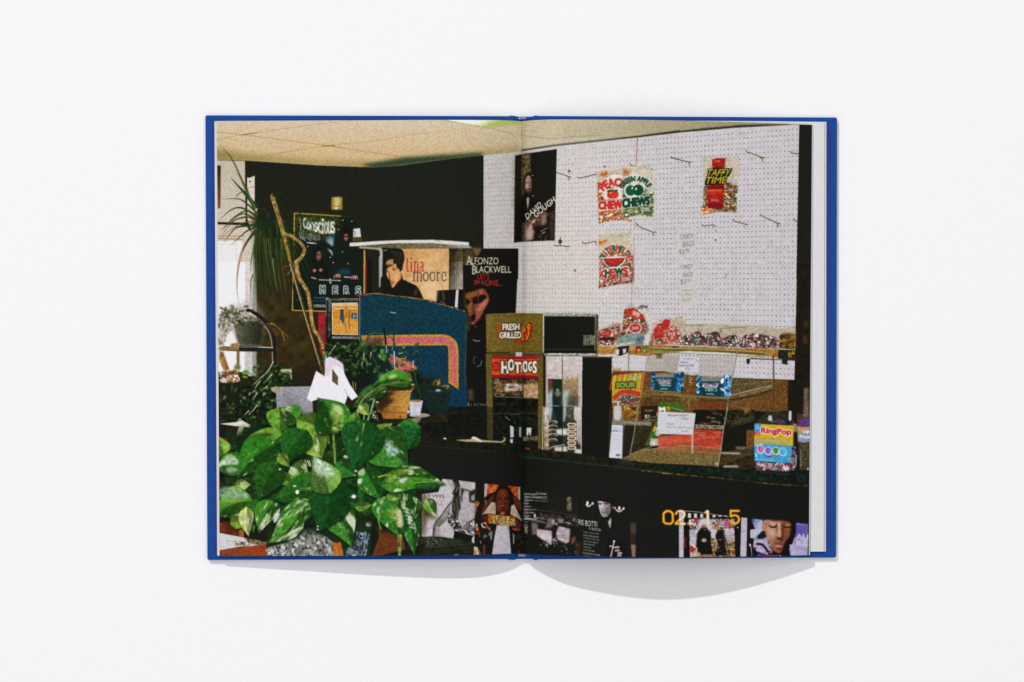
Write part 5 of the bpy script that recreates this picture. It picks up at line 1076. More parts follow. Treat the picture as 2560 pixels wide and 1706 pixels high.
    at('K'); text('M', [1530, 0, 1580, 40], (226, 226, 216), bold=5); text('I', [1500, 150, 1540, 170], (200, 150, 50), bold=4); text('K', [1484, 200, 1534, 236], (206, 210, 196), bold=4); text('O', [1482, 244, 1520, 286], (220, 220, 210), bold=5); ell(1470, 220, 12, 30, (206, 150, 40), rot=.3); poly([1430, 316, 1540, 320, 1530, 390, 1420, 388], (176, 176, 164), n=.1); poly([1490, 40, 1520, 60, 1520, 100, 1490, 80], (196, 90, 50)); stroke([1380, 106, 1560, 80], 8, (166, 160, 130), a=.6); stroke([1390, 130, 1560, 100], 5, (150, 144, 120), a=.6)
    at('L')
    poly([300, 20, 650, 20, 620, 210, 310, 210], (28, 26, 18)); mosaic([370, 150, 470, 152, 468, 172, 366, 170], [(150, 60, 46), (60, 30, 20)], 12, seed=86, soft=3)
    # upside-down word on the box
    gd = (176, 162, 110)
    text('Royal', [580, 168, 486, 160, 490, 122, 578, 132], gd, bold=1.5); text('Wrap', [526, 118, 440, 112, 440, 84, 526, 90], gd, bold=1.5); text('Royal', [594, 80, 500, 70, 502, 44, 594, 54], (130, 116, 60)); text('Wrap', [540, 46, 470, 40, 470, 22, 540, 28], (120, 110, 56))
    poly([320, 170, 620, 184, 612, 226, 316, 216], (116, 112, 88), n=.2, nf=N3); stroke([330, 176, 620, 190], 5, (170, 168, 140), a=.6)
    poly([-60, 290, 300, 270, 316, 220, 610, 236, 590, 400, 560, 470, -60, 450], (180, 62, 44), n=.08); poly([-60, 300, 280, 300, 280, 360, -60, 370], (196, 92, 66), a=.8, soft=12); stroke([300, 330, 560, 290], 18, (206, 120, 96), a=.5, soft=6); stroke([320, 420, 580, 390], 8, (206, 150, 120), a=.5)
    text('HOT DOG', [318, 248, 426, 256, 424, 274, 316, 266], (214, 180, 160), bold=1.4); text('TRAY', [346, 274, 424, 280, 422, 296, 344, 290], (214, 180, 160), bold=1.4); text('25 x 50', [508, 244, 592, 250, 590, 272, 506, 266], (214, 150, 130), a=.7)
    # tray floor
    poly([-120, 420, 150, 380, 600, 420, 560, 606, 300, 590, -120, 570, -460, 530, -200, 420], (118, 98, 56), a=.93, n=.13, nf=N3); poly([-60, 380, 250, 400, 250, 440, -60, 450], (190, 100, 70), a=.5, soft=10); poly([250, 410, 590, 410, 570, 470, 300, 470], (170, 70, 46), a=.5, soft=8); stroke([150, 382, 590, 420], 8, (176, 150, 110), a=.7); stroke([160, 450, 570, 470], 6, (150, 134, 90), a=.7); stroke([150, 500, 555, 540], 5, (150, 140, 100), a=.6)
    poly([284, 270, 304, 270, 300, 470, 284, 470], (206, 176, 166), a=.85)
    at('K'); stroke([1220, 480, 1400, 410, 1560, 370], 9, (150, 140, 100), a=.7); stroke([1340, 440, 1600, 400], 6, (176, 164, 130), a=.6)
    at('L')
    # right side steps of the acrylic
    poly([560, 600, 620, 470, 930, 400, 936, 620, 800, 640], (50, 40, 22), n=.2); poly([620, 200, 930, 110, 930, 220, 860, 230, 860, 380, 612, 400], (27, 28, 20)); poly([850, 230, 930, 228, 926, 410, 850, 430], (110, 70, 36), n=.12, nf=N3); poly([630, 20, 935, 20, 935, 130, 700, 180, 640, 190], (46, 42, 26), n=.3, nf=N6); poly([790, -10, 890, -10, 870, 40, 840, 60], (130, 90, 56), soft=4)
    for k in range(5): stroke([580, 580 - 26*k, 930, 470 - 20*k], 6, (128, 116, 78), a=.6, sm=False); stroke([690, 196 - 14*k, 930, 140 - 14*k], 4, (120, 120, 96), a=.55, sm=False)
    stroke([600, 466, 780, 472], 16, (206, 196, 180), a=.9, soft=3); stroke([620, 606, 760, 604], 18, (196, 186, 170), a=.9, soft=3); poly([740, 400, 850, 400, 830, 430, 740, 425], (140, 130, 100), a=.7, soft=5)
    stroke([656, 0, 620, 180, 590, 400, 556, 610], 10, (156, 158, 130), a=.85, sm=False); glints(600, 100, 720, 140, 8, 16, (150, 180, 190), 44, .7); ell(544, 576, 16, 18, (170, 160, 140), soft=4)
    poly([0, 40, 326, 56, 300, 278, -70, 270, -60, 40], wc)
    scrib(34, 78, 256, 20, (104, 100, 106), 5); text('75¢', [172, 96, 250, 100, 248, 132, 172, 128], (110, 106, 112)); scrib(30, 166, 100, 18, (110, 106, 112)); text('Rice Krispie Treats', [30, 190, 292, 196, 290, 218, 30, 216], (104, 100, 106), a=.9); text('60¢', [180, 232, 248, 252], (110, 106, 112))
    # sanitiser bottle
    at('G'); stroke([985, 1352, 1060, 1352], 12, (190, 188, 186)); stroke([1040, 1352, 1040, 1430], 22, (186, 184, 184)); poly([1000, 1440, 1070, 1440, 1080, 1600, 995, 1600], (170, 166, 164), n=.05)
    at('K'); poly([1050, -20, 1128, -20, 1132, 60, 1150, 140, 1160, 200, 1140, 530, 1000, 515, 1030, 150, 1048, 60], (120, 116, 96)); poly([1052, -20, 1126, -20, 1128, 80, 1110, 130, 1060, 130, 1046, 70], (192, 188, 188), soft=4); poly([1150, 170, 1158, 220, 1145, 530, 1135, 530], (60, 54, 40)); poly([1032, 176, 1140, 182, 1134, 520, 1002, 512], (206, 208, 218)); stroke([1034, 238, 1090, 238], 8, (40, 44, 56)); stroke([1090, 238, 1124, 240], 6, (110, 114, 124))
    for k in range(9): stroke([1034 - 3*k, 262 + 22*k, 1122 - k, 264 + 22*k], 4, (166, 170, 180), a=.8)
    rect(1070, 476, 1116, 500, (110, 110, 116)); scrib(1044, 210, 1120, 18, (130, 134, 146))

    # candy jar with yellow-and-blue label
    at('L')
    poly([1000, 90, 1080, 40, 1290, 40, 1330, 100, 1350, 180, 1340, 640, 940, 640, 930, 180], (46, 44, 34), n=.15); poly([1070, 130, 1080, 80, 1110, 80, 1120, 140], (206, 206, 206), soft=4); stroke([1302, 44, 1300, 120], 26, (206, 206, 210), soft=2); rect(1330, 165, 1376, 250, (150, 146, 140), a=.8, soft=4); poly([1100, 150, 1180, 120, 1240, 125, 1260, 165], (40, 80, 150), soft=3); ell(1190, 145, 26, 20, (150, 30, 40), soft=3)
    poly([935, 160, 1040, 170, 1338, 184, 1330, 390, 930, 365], (208, 172, 28), n=.03); poly([931, 360, 1100, 370, 1332, 392, 1312, 572, 934, 550], (60, 160, 204), n=.04)
    poly([934, 160, 1000, 162, 1000, 230, 980, 256, 932, 250], (60, 150, 196)); text('54', [944, 176, 972, 196], (230, 236, 240), bold=2); text('pops', [942, 204, 980, 224], (230, 236, 240), bold=1.5); poly([936, 246, 990, 252, 988, 284, 934, 280], (180, 40, 60)); stroke([950, 258, 980, 260], 5, (226, 180, 190)); stroke([944, 272, 980, 274], 6, (226, 210, 216))
    text('RingPop', [1004, 204, 1312, 222, 1308, 294, 1000, 276], (196, 34, 44), bold=5, oc=(238, 214, 214), ow=9); text('Limited Edition Mix', [958, 312, 1294, 336, 1292, 366, 956, 342], (240, 240, 240), bold=2.2, oc=(120, 110, 60), ow=5)
    poly([932, 372, 1010, 366, 1016, 392, 936, 396], (230, 236, 240), a=.5, soft=3)
    for x, y, c1, c2 in ((996, 430, (214, 64, 140), (226, 130, 180)), (1074, 448, (176, 70, 170), (70, 130, 210)), (1152, 446, (96, 150, 50), (60, 110, 36)), (1226, 458, (54, 160, 206), (110, 190, 220))):
        ell(x, y, 38, 48, (214, 232, 240), a=.85, soft=3); poly([x - 28, y - 16, x, y - 40, x + 28, y - 16, x + 14, y + 26, x - 14, y + 26], c1, sm=True); ell(x + 4, y - 8, 10, 24, c2, a=.8)
    stroke([1040, 494, 1106, 502], 14, (110, 50, 150)); stroke([1126, 488, 1166, 496], 14, (196, 60, 90)); stroke([1196, 500, 1250, 510], 12, (60, 150, 200)); scrib(1040, 380, 1110, 12, (206, 110, 120), 5); scrib(1136, 390, 1190, 12, (140, 130, 40), 5); scrib(1222, 403, 1282, 12, (190, 120, 80), 5)
    stroke([950, 474, 956, 500], 16, (230, 230, 230), a=.8); stroke([945, 528, 1140, 544], 8, (170, 210, 226), a=.8); ell(1290, 530, 18, 16, (206, 130, 150), a=.8)
    mosaic([950, 556, 1306, 576, 1290, 656, 940, 640], [(206, 204, 210), (150, 40, 50), (60, 60, 80), (176, 170, 176), (110, 30, 40), (40, 36, 36)], 24, seed=91, soft=4); mosaic([1322, 400, 1366, 400, 1350, 640, 1300, 650], [(30, 28, 26), (150, 150, 160), (60, 70, 100), (120, 40, 40)], 22, seed=92, soft=3); stroke([1366, 490, 1358, 600], 10, (206, 206, 210), a=.8)
    glints(960, 570, 1290, 640, 22, 22, (236, 236, 240), 46, .7)
    # second jar at the edge
    poly([1372, 60, 1480, 60, 1500, 100, 1500, 640, 1400, 640, 1376, 300], (62, 54, 36), n=.2, nf=N3); poly([1390, 130, 1500, 118, 1500, 186, 1384, 180], (96, 60, 120), n=.12); poly([1376, 190, 1500, 192, 1500, 350, 1440, 360, 1380, 340], grad((1400, 200), (206, 150, 60), (1440, 350), (120, 150, 200))); text('top', [1424, 230, 1500, 268], (236, 236, 240), bold=5, oc=(80, 110, 170), ow=4); text('Pops', [1402, 280, 1506, 324], (236, 236, 240), bold=5, oc=(80, 110, 170), ow=4); stroke([1388, 344, 1440, 352, 1500, 340], 12, (206, 120, 130), a=.8); rect(1406, 364, 1500, 600, (78, 72, 54), a=.7, n=.2, nf=N3, soft=6); stroke([1412, 430, 1410, 620], 8, (150, 146, 130), a=.7); ell(1484, 630, 6, 14, (220, 226, 230)); stroke([1240, 682, 1300, 690], 9, (190, 200, 206), soft=2)
    at('H'); poly([1372, 1216, 1416, 1216, 1420, 1500, 1366, 1500], (118, 104, 82), a=.8, soft=5, n=.15); poly([1340, 1520, 1420, 1505, 1420, 1600, 1330, 1600], (94, 60, 116), soft=3)
def paint_lower_posters():
    # counter front stays black; edge lines
    at('J'); poly([560, 250, 860, 280, 1260, 330, 1700, 380, 1700, 470, 1100, 420, 500, 390], (27, 28, 19), n=.15); stroke([600, 386, 900, 412, 1400, 452], 6, (40, 56, 36), a=.8); poly([556, 246, 620, 250, 616, 296, 556, 294], (110, 106, 72), soft=3); ell(876, 317, 14, 9, (206, 200, 176))
    poly([980, 332, 1140, 324, 1160, 296, 1190, 300, 1230, 330, 1460, 346, 1490, 320, 1470, 296, 1500, 310, 1502, 340, 1460, 360, 1100, 350], (166, 158, 110)); poly([1150, 318, 1165, 297, 1190, 300, 1262, 340, 1250, 354], (206, 206, 206)); stroke([1470, 372, 1500, 372], 6, (150, 130, 70))
    at('K'); stroke([100, 500, 500, 546, 900, 590, 1300, 634, 1730, 680], 10, (26, 62, 44), a=.9); stroke([100, 520, 420, 536], 6, (70, 54, 26), a=.5); stroke([1340, 650, 1500, 662, 1740, 690], 12, (104, 74, 32), a=.7, n=.4); ell(1170, 560, 70, 22, (40, 66, 46), soft=14, a=.7); stroke([140, 416, 178, 424], 10, (176, 60, 36)); stroke([420, 456, 440, 456], 7, (190, 50, 36))
    at('L'); poly([-60, 600, 300, 610, 560, 630, 940, 650, 1480, 690, 1480, 800, 900, 740, 300, 690, -60, 660], (24, 34, 26), n=.25); stroke([-20, 676, 180, 690, 330, 704, 580, 726, 900, 764, 1180, 790, 1470, 804], 9, (110, 74, 34), a=.7, n=.5); stroke([1000, 660, 1300, 690], 10, (60, 70, 66), a=.6)
    # black and white portrait
    at('S')
    poly([470, 128, 640, 142, 1056, 190, 1056, 420, 1046, 700, 1040, 1280, 100, 1150, 110, 400, 400, 360], (192, 184, 188), n=.04, nf=N3)
    poly([100, 380, 160, 400, 200, 600, 300, 760, 380, 820, 300, 840, 190, 800, 150, 1150, 90, 1150], (70, 56, 30), soft=40)
    text('LEWIS', [144, 400, 506, 400, 506, 474, 144, 440], (90, 46, 34), bold=2); text('CHO', [230, 490, 470, 520, 470, 610, 230, 590], (140, 130, 136))
    poly([520, 130, 640, 145, 700, 260, 640, 330], (170, 164, 162)); poly([640, 145, 760, 155, 790, 250, 770, 420, 700, 460, 640, 380, 700, 260], (30, 28, 22))
    for k in range(14): stroke([640 + 22*(k % 7), 150 + 9*k, 690 + 14*(k % 7), 230 + 6*k, 660 + 20*(k % 6), 330 + 5*k], 7, (44, 42, 32) if k % 3 else (150, 146, 134), a=.7)
    poly([800, 165, 990, 185, 985, 340, 940, 360, 800, 290], (178, 172, 170)); poly([820, 300, 940, 360, 950, 540, 1056, 570, 1050, 840, 860, 1000, 760, 900, 700, 640, 810, 560], (172, 164, 166), n=.06)
    poly([800, 280, 980, 340, 970, 366, 860, 320, 830, 420, 810, 560, 790, 470], (44, 40, 30), soft=10, a=.9); poly([940, 380, 980, 340, 1056, 300, 1056, 560, 950, 540], (40, 36, 28), soft=8); poly([980, 430, 1050, 400, 1050, 500, 990, 520], (150, 146, 140), soft=6)
    poly([660, 430, 780, 420, 800, 640, 760, 720, 740, 900, 700, 900, 640, 720, 640, 560], (46, 44, 34), soft=6); stroke([720, 480, 740, 640, 720, 860], 14, (130, 126, 116), a=.7); stroke([680, 560, 690, 700], 9, (150, 146, 140), a=.7)
    poly([640, 530, 590, 560, 540, 640, 430, 800, 350, 900, 310, 1010, 300, 1150, 420, 1165, 418, 970, 530, 870, 600, 740], grad((560, 700), (150, 142, 140), (400, 1000), (90, 84, 80)), soft=6, n=.1); stroke([640, 532, 560, 620, 440, 790, 340, 910, 310, 1040, 302, 1150], 20, (46, 42, 34), a=.85); poly([350, 980, 415, 975, 418, 1160, 350, 1160], (176, 168, 166), soft=10, a=.8); stroke([416, 970, 520, 872, 590, 760], 10, (50, 46, 38), a=.7)
    poly([570, 720, 620, 750, 760, 880, 830, 1000, 900, 1110, 690, 1050, 610, 960, 565, 890], (52, 48, 40)); mosaic([575, 730, 620, 760, 760, 890, 820, 1000, 880, 1100, 690, 1045, 610, 960, 570, 890], [(206, 202, 204), (40, 38, 32), (110, 106, 104), (20, 20, 16)], 34, seed=101, soft=5)
    poly([850, 990, 920, 910, 1046, 850, 1044, 1130, 930, 1090], (176, 170, 172)); mosaic([850, 990, 920, 910, 1046, 850, 1044, 1130, 930, 1090], [(206, 200, 204), (60, 56, 50), (150, 146, 146), (30, 28, 24), (206, 200, 204)], 50, seed=102, soft=6, a=.8); stroke([850, 990, 930, 900, 1046, 840], 16, (24, 22, 18)); stroke([850, 1000, 940, 1080, 1040, 1130], 14, (30, 28, 24))
    poly([680, 1050, 900, 1110, 1030, 1140, 1000, 1220, 990, 1300, 660, 1190], (24, 24, 20)); poly([420, 980, 560, 900, 640, 1000, 680, 1090, 660, 1180, 420, 1170], (186, 178, 182), n=.05); poly([1000, 1180, 1040, 1130, 1040, 1290, 990, 1270], (196, 190, 190))
    stroke([760, 660, 860, 660, 980, 600, 1040, 570], 8, (120, 112, 112), a=.7, soft=6); stroke([860, 860, 850, 980], 14, (110, 104, 104), a=.7, soft=8)
    # a box lid in front of it
    poly([60, 1170, 300, 1150, 480, 1160, 1000, 1250, 1040, 1280, 1030, 1500, 40, 1500], (36, 38, 24), n=.2); mosaic([130, 1170, 460, 1160, 560, 1250, 480, 1330, 180, 1330], [(46, 50, 34), (90, 92, 74), (30, 36, 24), (60, 70, 50)], 22, seed=103, soft=20, a=.9); stroke([180, 1340, 600, 1320, 1000, 1276], 12, (60, 74, 62), a=.8); stroke([90, 1420, 600, 1390, 980, 1330], 10, (70, 58, 28), a=.5); poly([560, 1180, 800, 1220, 780, 1280, 560, 1290], (40, 66, 52), a=.6, soft=20); ell(720, 1486, 40, 10, (206, 206, 196), soft=4)
    # orange poster with a held plaque
    poly([1056, 200, 1220, 215, 1470, 240, 1860, 270, 1880, 1455, 1034, 1485, 1046, 700], (26, 25, 20)); poly([1222, 212, 1280, 218, 1260, 440, 1216, 470], (176, 160, 150)); poly([1278, 218, 1470, 232, 1440, 330, 1270, 430], (156, 66, 26), n=.25, nf=N6); poly([1640, 250, 1830, 262, 1840, 500, 1720, 390], (160, 70, 26), n=.25, nf=N6); poly([1826, 266, 1856, 270, 1856, 540, 1820, 490], (170, 156, 146)); glints(1300, 230, 1440, 340, 14, 40, (206, 130, 50), 51, .8); glints(1700, 270, 1810, 400, 12, 30, (206, 120, 40), 52, .8)
    poly([1056, 520, 1140, 540, 1080, 660, 1050, 800], (176, 104, 56), n=.15); poly([1170, 770, 1330, 560, 1330, 540, 1420, 540, 1420, 760, 1300, 740, 1210, 750], (176, 156, 136), n=.06); poly([1680, 760, 1700, 600, 1750, 580, 1890, 880, 1800, 820], (170, 150, 130), n=.06); poly([1200, 600, 1420, 360, 1420, 420, 1300, 570, 1180, 740, 1160, 740], (90, 40, 22)); poly([1720, 390, 1870, 540, 1880, 700, 1760, 590], (92, 40, 20)); stroke([1210, 480, 1300, 400, 1400, 370], 14, (28, 18, 12)); stroke([1720, 390, 1800, 470, 1870, 540], 14, (28, 18, 12))
    for k in range(7): stroke([1215 + 4*k, 500 + 12*k, 1260 - 2*k, 510 + 12*k], 6, (206, 196, 186), a=.7)
    poly([1380, 540, 1390, 400, 1440, 300, 1520, 255, 1600, 255, 1680, 310, 1720, 420, 1730, 580, 1690, 600, 1660, 400, 1440, 420, 1420, 560], (22, 18, 14))
    ell(1545, 548, 128, 238, grad((1450, 450), (92, 40, 24), (1680, 600), (56, 22, 13)), soft=14); ell(1550, 390, 80, 80, (116, 56, 30), soft=26, a=.7); ell(1490, 640, 44, 60, (136, 62, 36), soft=24, a=.7); ell(1610, 640, 36, 60, (110, 46, 26), soft=24, a=.7); stroke([1545, 470, 1540, 600], 30, (140, 70, 42), a=.6, soft=12)
    for x in (1485, 1612): ell(x, 524, 38, 16, (36, 16, 10), soft=5); ell(x, 526, 20, 8, (196, 170, 130)); ell(x + 2, 526, 7, 8, (20, 12, 10)); 
    stroke([1440, 480, 1490, 462, 1530, 476], 12, (24, 12, 8)); stroke([1580, 474, 1620, 462, 1670, 480], 12, (24, 12, 8)); ell(1546, 630, 44, 20, (60, 22, 14), soft=8); ell(1542, 610, 14, 12, (176, 104, 70), soft=4); ell(1540, 712, 52, 18, (96, 34, 26), soft=5); ell(1544, 742, 40, 20, (186, 110, 88), soft=6); poly([1420, 700, 1460, 780, 1640, 780, 1670, 690, 1650, 800, 1430, 800], (40, 16, 10), soft=14)
    poly([1060, 820, 1080, 640, 1140, 560, 1200, 580, 1170, 760, 1200, 900, 1170, 1060, 1080, 1060], (30, 24, 18)); poly([1180, 800, 1300, 750, 1420, 790, 1330, 920, 1220, 950, 1190, 900], (90, 34, 22), soft=8, n=.15); poly([1690, 820, 1800, 820, 1880, 950, 1840, 1060, 1740, 1040, 1750, 960, 1680, 900], (84, 32, 22), soft=8, n=.15)
    poly([1290, 760, 1460, 770, 1760, 800, 1770, 960, 1640, 970, 1290, 910], (176, 118, 34)); mosaic([1295, 765, 1460, 775, 1755, 805, 1765, 955, 1640, 965, 1295, 905], [(190, 130, 36), (120, 74, 20), (206, 160, 60), (86, 50, 20)], 34, seed=104, soft=4)
    for ch, x, y in (('S', 1440, 818), ('.', 1505, 846), ('A', 1566, 826), ('I', 1386, 880), ('G', 1500, 892), ('S', 1560, 896), ('T', 1622, 906), ('O', 1680, 912), ('N', 1740, 920)):
        text(ch, [x - 24, y - 32, x + 24, y + 32] if ch not in '.I' else [x - 9, y - (30 if ch == 'I' else 6), x + 9, y + (30 if ch == 'I' else 8)], (226, 220, 206), bold=5, oc=(70, 36, 16), ow=5)
    stroke([1170, 930, 1190, 980, 1230, 994], 22, (206, 200, 194)); stroke([1200, 910, 1250, 920], 14, (206, 200, 194)); stroke([1250, 960, 1310, 1020], 40, (140, 62, 44)); ell(1312, 1020, 14, 12, (206, 130, 100)); stroke([1730, 1010, 1840, 1030], 36, (130, 54, 38)); ell(1770, 1034, 16, 10, (206, 120, 96))
    poly([1046, 1060, 1150, 1070, 1120, 1120, 1046, 1110], (140, 30, 30)); mosaic([1056, 930, 1090, 920, 1120, 1050, 1060, 1040], [(206, 180, 120), (60, 40, 20), (176, 120, 60)], 22, seed=105)
    poly([1440, 950, 1650, 966, 1664, 1080, 1694, 1460, 1356, 1474, 1400, 1150], (186, 178, 184), n=.05, nf=N3); stroke([1330, 1050, 1335, 1210, 1360, 1060], 9, (190, 188, 176)); stroke([1730, 1100, 1740, 1280, 1748, 1120], 9, (176, 176, 166)); glints(1120, 1080, 1420, 1240, 10, 40, (190, 190, 180), 55, .8, 1.6); glints(1800, 1110, 1890, 1360, 12, 24, (190, 190, 180), 56, .8)
    poly([1034, 1330, 1090, 1340, 1130, 1480, 1034, 1484], (190, 176, 150)); poly([1040, 1400, 1070, 1400, 1074, 1470, 1040, 1470], (176, 100, 30), soft=4); stroke([1100, 1350, 1150, 1470], 8, (196, 170, 100)); poly([1200, 1300, 1232, 1310, 1234, 1476, 1196, 1478], (120, 50, 28), soft=6); poly([1826, 1400, 1850, 1400, 1860, 1455, 1820, 1455], (120, 40, 26), soft=5)
    for k in range(14): stroke([1925 + 2*k % 6, 380 + 46*k, 1990, 394 + 46*k], 12, (150, 146, 140), a=.7)
    # music poster with small type and a grey portrait
    at('K')
    text('IN BOSTON', [252, 866, 358, 886, 358, 900, 252, 878], (186, 186, 180), bold=.8)
    for k in range(9): scrib(132 - 2*k if k > 2 else 132, 890 + 32*k, [360, 366, 210, 176, 200, 252, 232, 190, 216][k], 16, (170, 172, 166), 5)
    for k in range(3): stroke([132, 884 + 32*k, 366 if k else 300, 924 + 22*k], 8, (150, 152, 146), a=.5)
    scrib(130, 1146, 350, 18, (190, 188, 180), 5); poly([132, 1120, 350, 1180, 350, 1196, 130, 1150], (160, 156, 150), a=.5)
    for k in range(12): stroke([380 + 26*k, 890 + 4*k, 380 + 26*k, 1060 + 5*k], 5, (44, 42, 32), a=.8)
    poly([570, 920, 612, 926, 614, 1064, 566, 1056], (96, 88, 74), soft=3, n=.3, nf=N6); stroke([200, 1050, 440, 1076, 660, 1110], 8, (66, 60, 42), a=.8); mosaic([250, 1086, 680, 1130, 680, 1180, 250, 1150], [(50, 42, 36), (90, 78, 70), (30, 28, 22)], 26, seed=111, soft=8)
    poly([200, 1180, 260, 1190, 280, 1300, 210, 1310], (110, 92, 90), soft=6); poly([260, 1250, 410, 1270, 412, 1400, 380, 1400, 300, 1350, 256, 1320], (190, 176, 182), soft=4, n=.08); poly([480, 1220, 600, 1250, 590, 1380, 560, 1400, 470, 1360, 455, 1300], (184, 166, 172), soft=5, n=.1)
    for k in range(5): stroke([480, 1250 + 22*k, 600, 1266 + 20*k], 6, (110, 92, 88), a=.7)
    poly([370, 1130, 430, 1150, 440, 1200, 400, 1240, 340, 1240, 360, 1190], (100, 86, 86), soft=6); ell(425, 1176, 16, 26, (166, 150, 150), soft=4); ell(458, 1198, 12, 16, (150, 140, 140), soft=3); poly([470, 1140, 530, 1150, 530, 1190, 480, 1190], (130, 112, 114), soft=6); ell(236, 1110, 10, 16, (206, 204, 196), soft=2); stroke([226, 1130, 262, 1136], 7, (190, 190, 180))
    glints(290, 1330, 460, 1420, 36, 22, (206, 196, 190), 61, .9); glints(470, 1360, 680, 1500, 26, 16, (190, 180, 160), 62, .7); glints(540, 1180, 660, 1210, 10, 24, (190, 186, 176), 63, .8, 0.1); poly([130, 1210, 160, 1220, 160, 1300, 134, 1290], (130, 116, 112), soft=6); poly([660, 1400, 700, 1380, 700, 1540, 665, 1540], (74, 50, 30), soft=8, a=.7); poly([620, 1340, 660, 1330, 640, 1400, 610, 1400], (110, 70, 56), soft=6)
    wt = (214, 214, 210); text('RIS BOTTI', [686, 1150, 878, 1176, 876, 1234, 686, 1204], wt, bold=1.8); text('IN BOSTON', [794, 1232, 918, 1250, 916, 1276, 794, 1256], wt, bold=1.2)
    for k, ln in enumerate(['Featuring Conductor', 'Keith Lockhart and', 'the Boston Pops with', 'very special guests', 'JOSH GROBAN', 'YO-YO MA', 'JOHN MAYER', 'KATHARINE MCPHEE', 'LUCIA MICARELLI']):
        w = [160, 150, 166, 148, 118, 76, 110, 168, 150][k]; y = 1272 + 31*k; text(ln, [738 - k*.6, y, 738 + w, y + w*.14, 738 + w, y + w*.14 + 17, 737 - k*.6, y + 17], (206, 206, 200), bold=.7)
    poly([1220, 1180, 1280, 1190, 1276, 1540, 1240, 1540, 1226, 1400], (60, 48, 38), soft=6, n=.3, nf=N15); poly([1228, 1410, 1274, 1416, 1270, 1540, 1240, 1540], (130, 108, 100), soft=6)
    # film-strip poster
    at('T')
    poly([340, 110, 410, 100, 406, 790, 340, 790], (190, 184, 194), n=.04); poly([1255, 200, 1344, 210, 1328, 775, 1236, 778], (186, 180, 192), n=.04); stroke([410, 104, 700, 130, 900, 165, 1060, 190], 7, (190, 186, 170))
    for k, x in enumerate((492, 582, 672, 760, 852, 940, 1026)): rect(x - 21, 140 + 4*k + (8 if k > 3 else 0), x + 21, 206 - (8*(k - 3) if k > 3 else 0), (206, 206, 202))
    poly([480, 225, 1170, 225, 1166, 775, 498, 785], (70, 60, 50)); mosaic([480, 225, 1160, 225, 1166, 775, 498, 785], [(176, 170, 180), (206, 200, 206), (150, 60, 56), (90, 80, 60), (150, 150, 176), (40, 36, 30), (196, 160, 100), (206, 200, 206)], 38, seed=121, soft=4)
    poly([496, 380, 600, 370, 600, 600, 496, 600], (190, 184, 194), a=.8, soft=6); poly([1000, 380, 1140, 370, 1160, 550, 1010, 560], (196, 190, 200), a=.85, soft=6); ell(720, 300, 100, 90, (196, 196, 206), soft=10); ell(1050, 300, 70, 50, (170, 70, 110), soft=14, a=.8); ell(606, 250, 36, 36, (170, 50, 50), soft=8); ell(530, 660, 36, 44, (170, 40, 46), soft=8); poly([800, 360, 870, 380, 870, 500, 820, 500], (196, 196, 206), soft=8)
    for k in range(3): scrib(505, 430 + 50*k, 590, 20, (150, 146, 176), 6); scrib(1020, 470 + 34*k, 1140, 20, (110, 100, 120), 7)
    poly([610, 420, 640, 370, 690, 330, 740, 340, 800, 420, 815, 600, 850, 770, 620, 775, 590, 560], (24, 24, 20), soft=4); ell(704, 330, 34, 28, (150, 90, 66), soft=6); ell(706, 536, 36, 26, (196, 170, 150), soft=5); poly([880, 480, 900, 380, 950, 350, 1000, 430, 1020, 600, 1050, 760, 860, 770, 860, 600], (26, 24, 20), soft=4); ell(924, 366, 30, 24, (170, 120, 70), soft=5); stroke([990, 400, 1000, 470, 1040, 570], 26, (60, 44, 30), soft=4)
    mosaic([820, 510, 900, 510, 900, 700, 830, 700], [(206, 160, 80), (110, 70, 30), (220, 206, 190), (60, 40, 20)], 26, seed=122, soft=5); mosaic([1040, 560, 1166, 550, 1166, 770, 1060, 770], [(196, 140, 50), (60, 44, 24), (206, 190, 160), (120, 80, 30)], 30, seed=123, soft=4); text('GOLD', [1048, 578, 1158, 612], (60, 46, 24), bold=5); text('PATH', [1048, 626, 1158, 658], (60, 46, 24), bold=5)
    poly([498, 715, 640, 710, 660, 775, 500, 785], (190, 170, 150), soft=6, n=.2, nf=N3); poly([660, 750, 830, 745, 830, 775, 650, 778], (176, 120, 90), soft=5); poly([408, 230, 484, 226, 500, 785, 406, 788], (24, 22, 20)); poly([410, 480, 436, 500, 440, 640, 412, 650], (140, 30, 44), soft=6); poly([1150, 330, 1250, 300, 1240, 776, 1166, 776], (24, 23, 20)); poly([1184, 340, 1216, 344, 1206, 364], (200, 200, 204)); glints(500, 240, 1150, 380, 30, 30, (226, 220, 214), 65, .7); glints(840, 500, 1010, 770, 22, 22, (226, 210, 180), 66, .8)
    # purple poster with a lowered face
    poly([1390, 222, 1560, 236, 2230, 300, 2228, 760, 1400, 772], (150, 142, 180)); poly([1430, 222, 1600, 240, 1600, 400, 1460, 420], grad((1430, 240), (130, 140, 176), (1560, 380), (186, 190, 206)), n=.08); poly([1060 + 950, 290, 2230, 304, 2230, 470, 2000, 500], (98, 84, 164), n=.08, nf=N3, soft=12); poly([1960, 600, 2228, 560, 2228, 760, 1970, 764], (176, 168, 200), n=.05, soft=14)
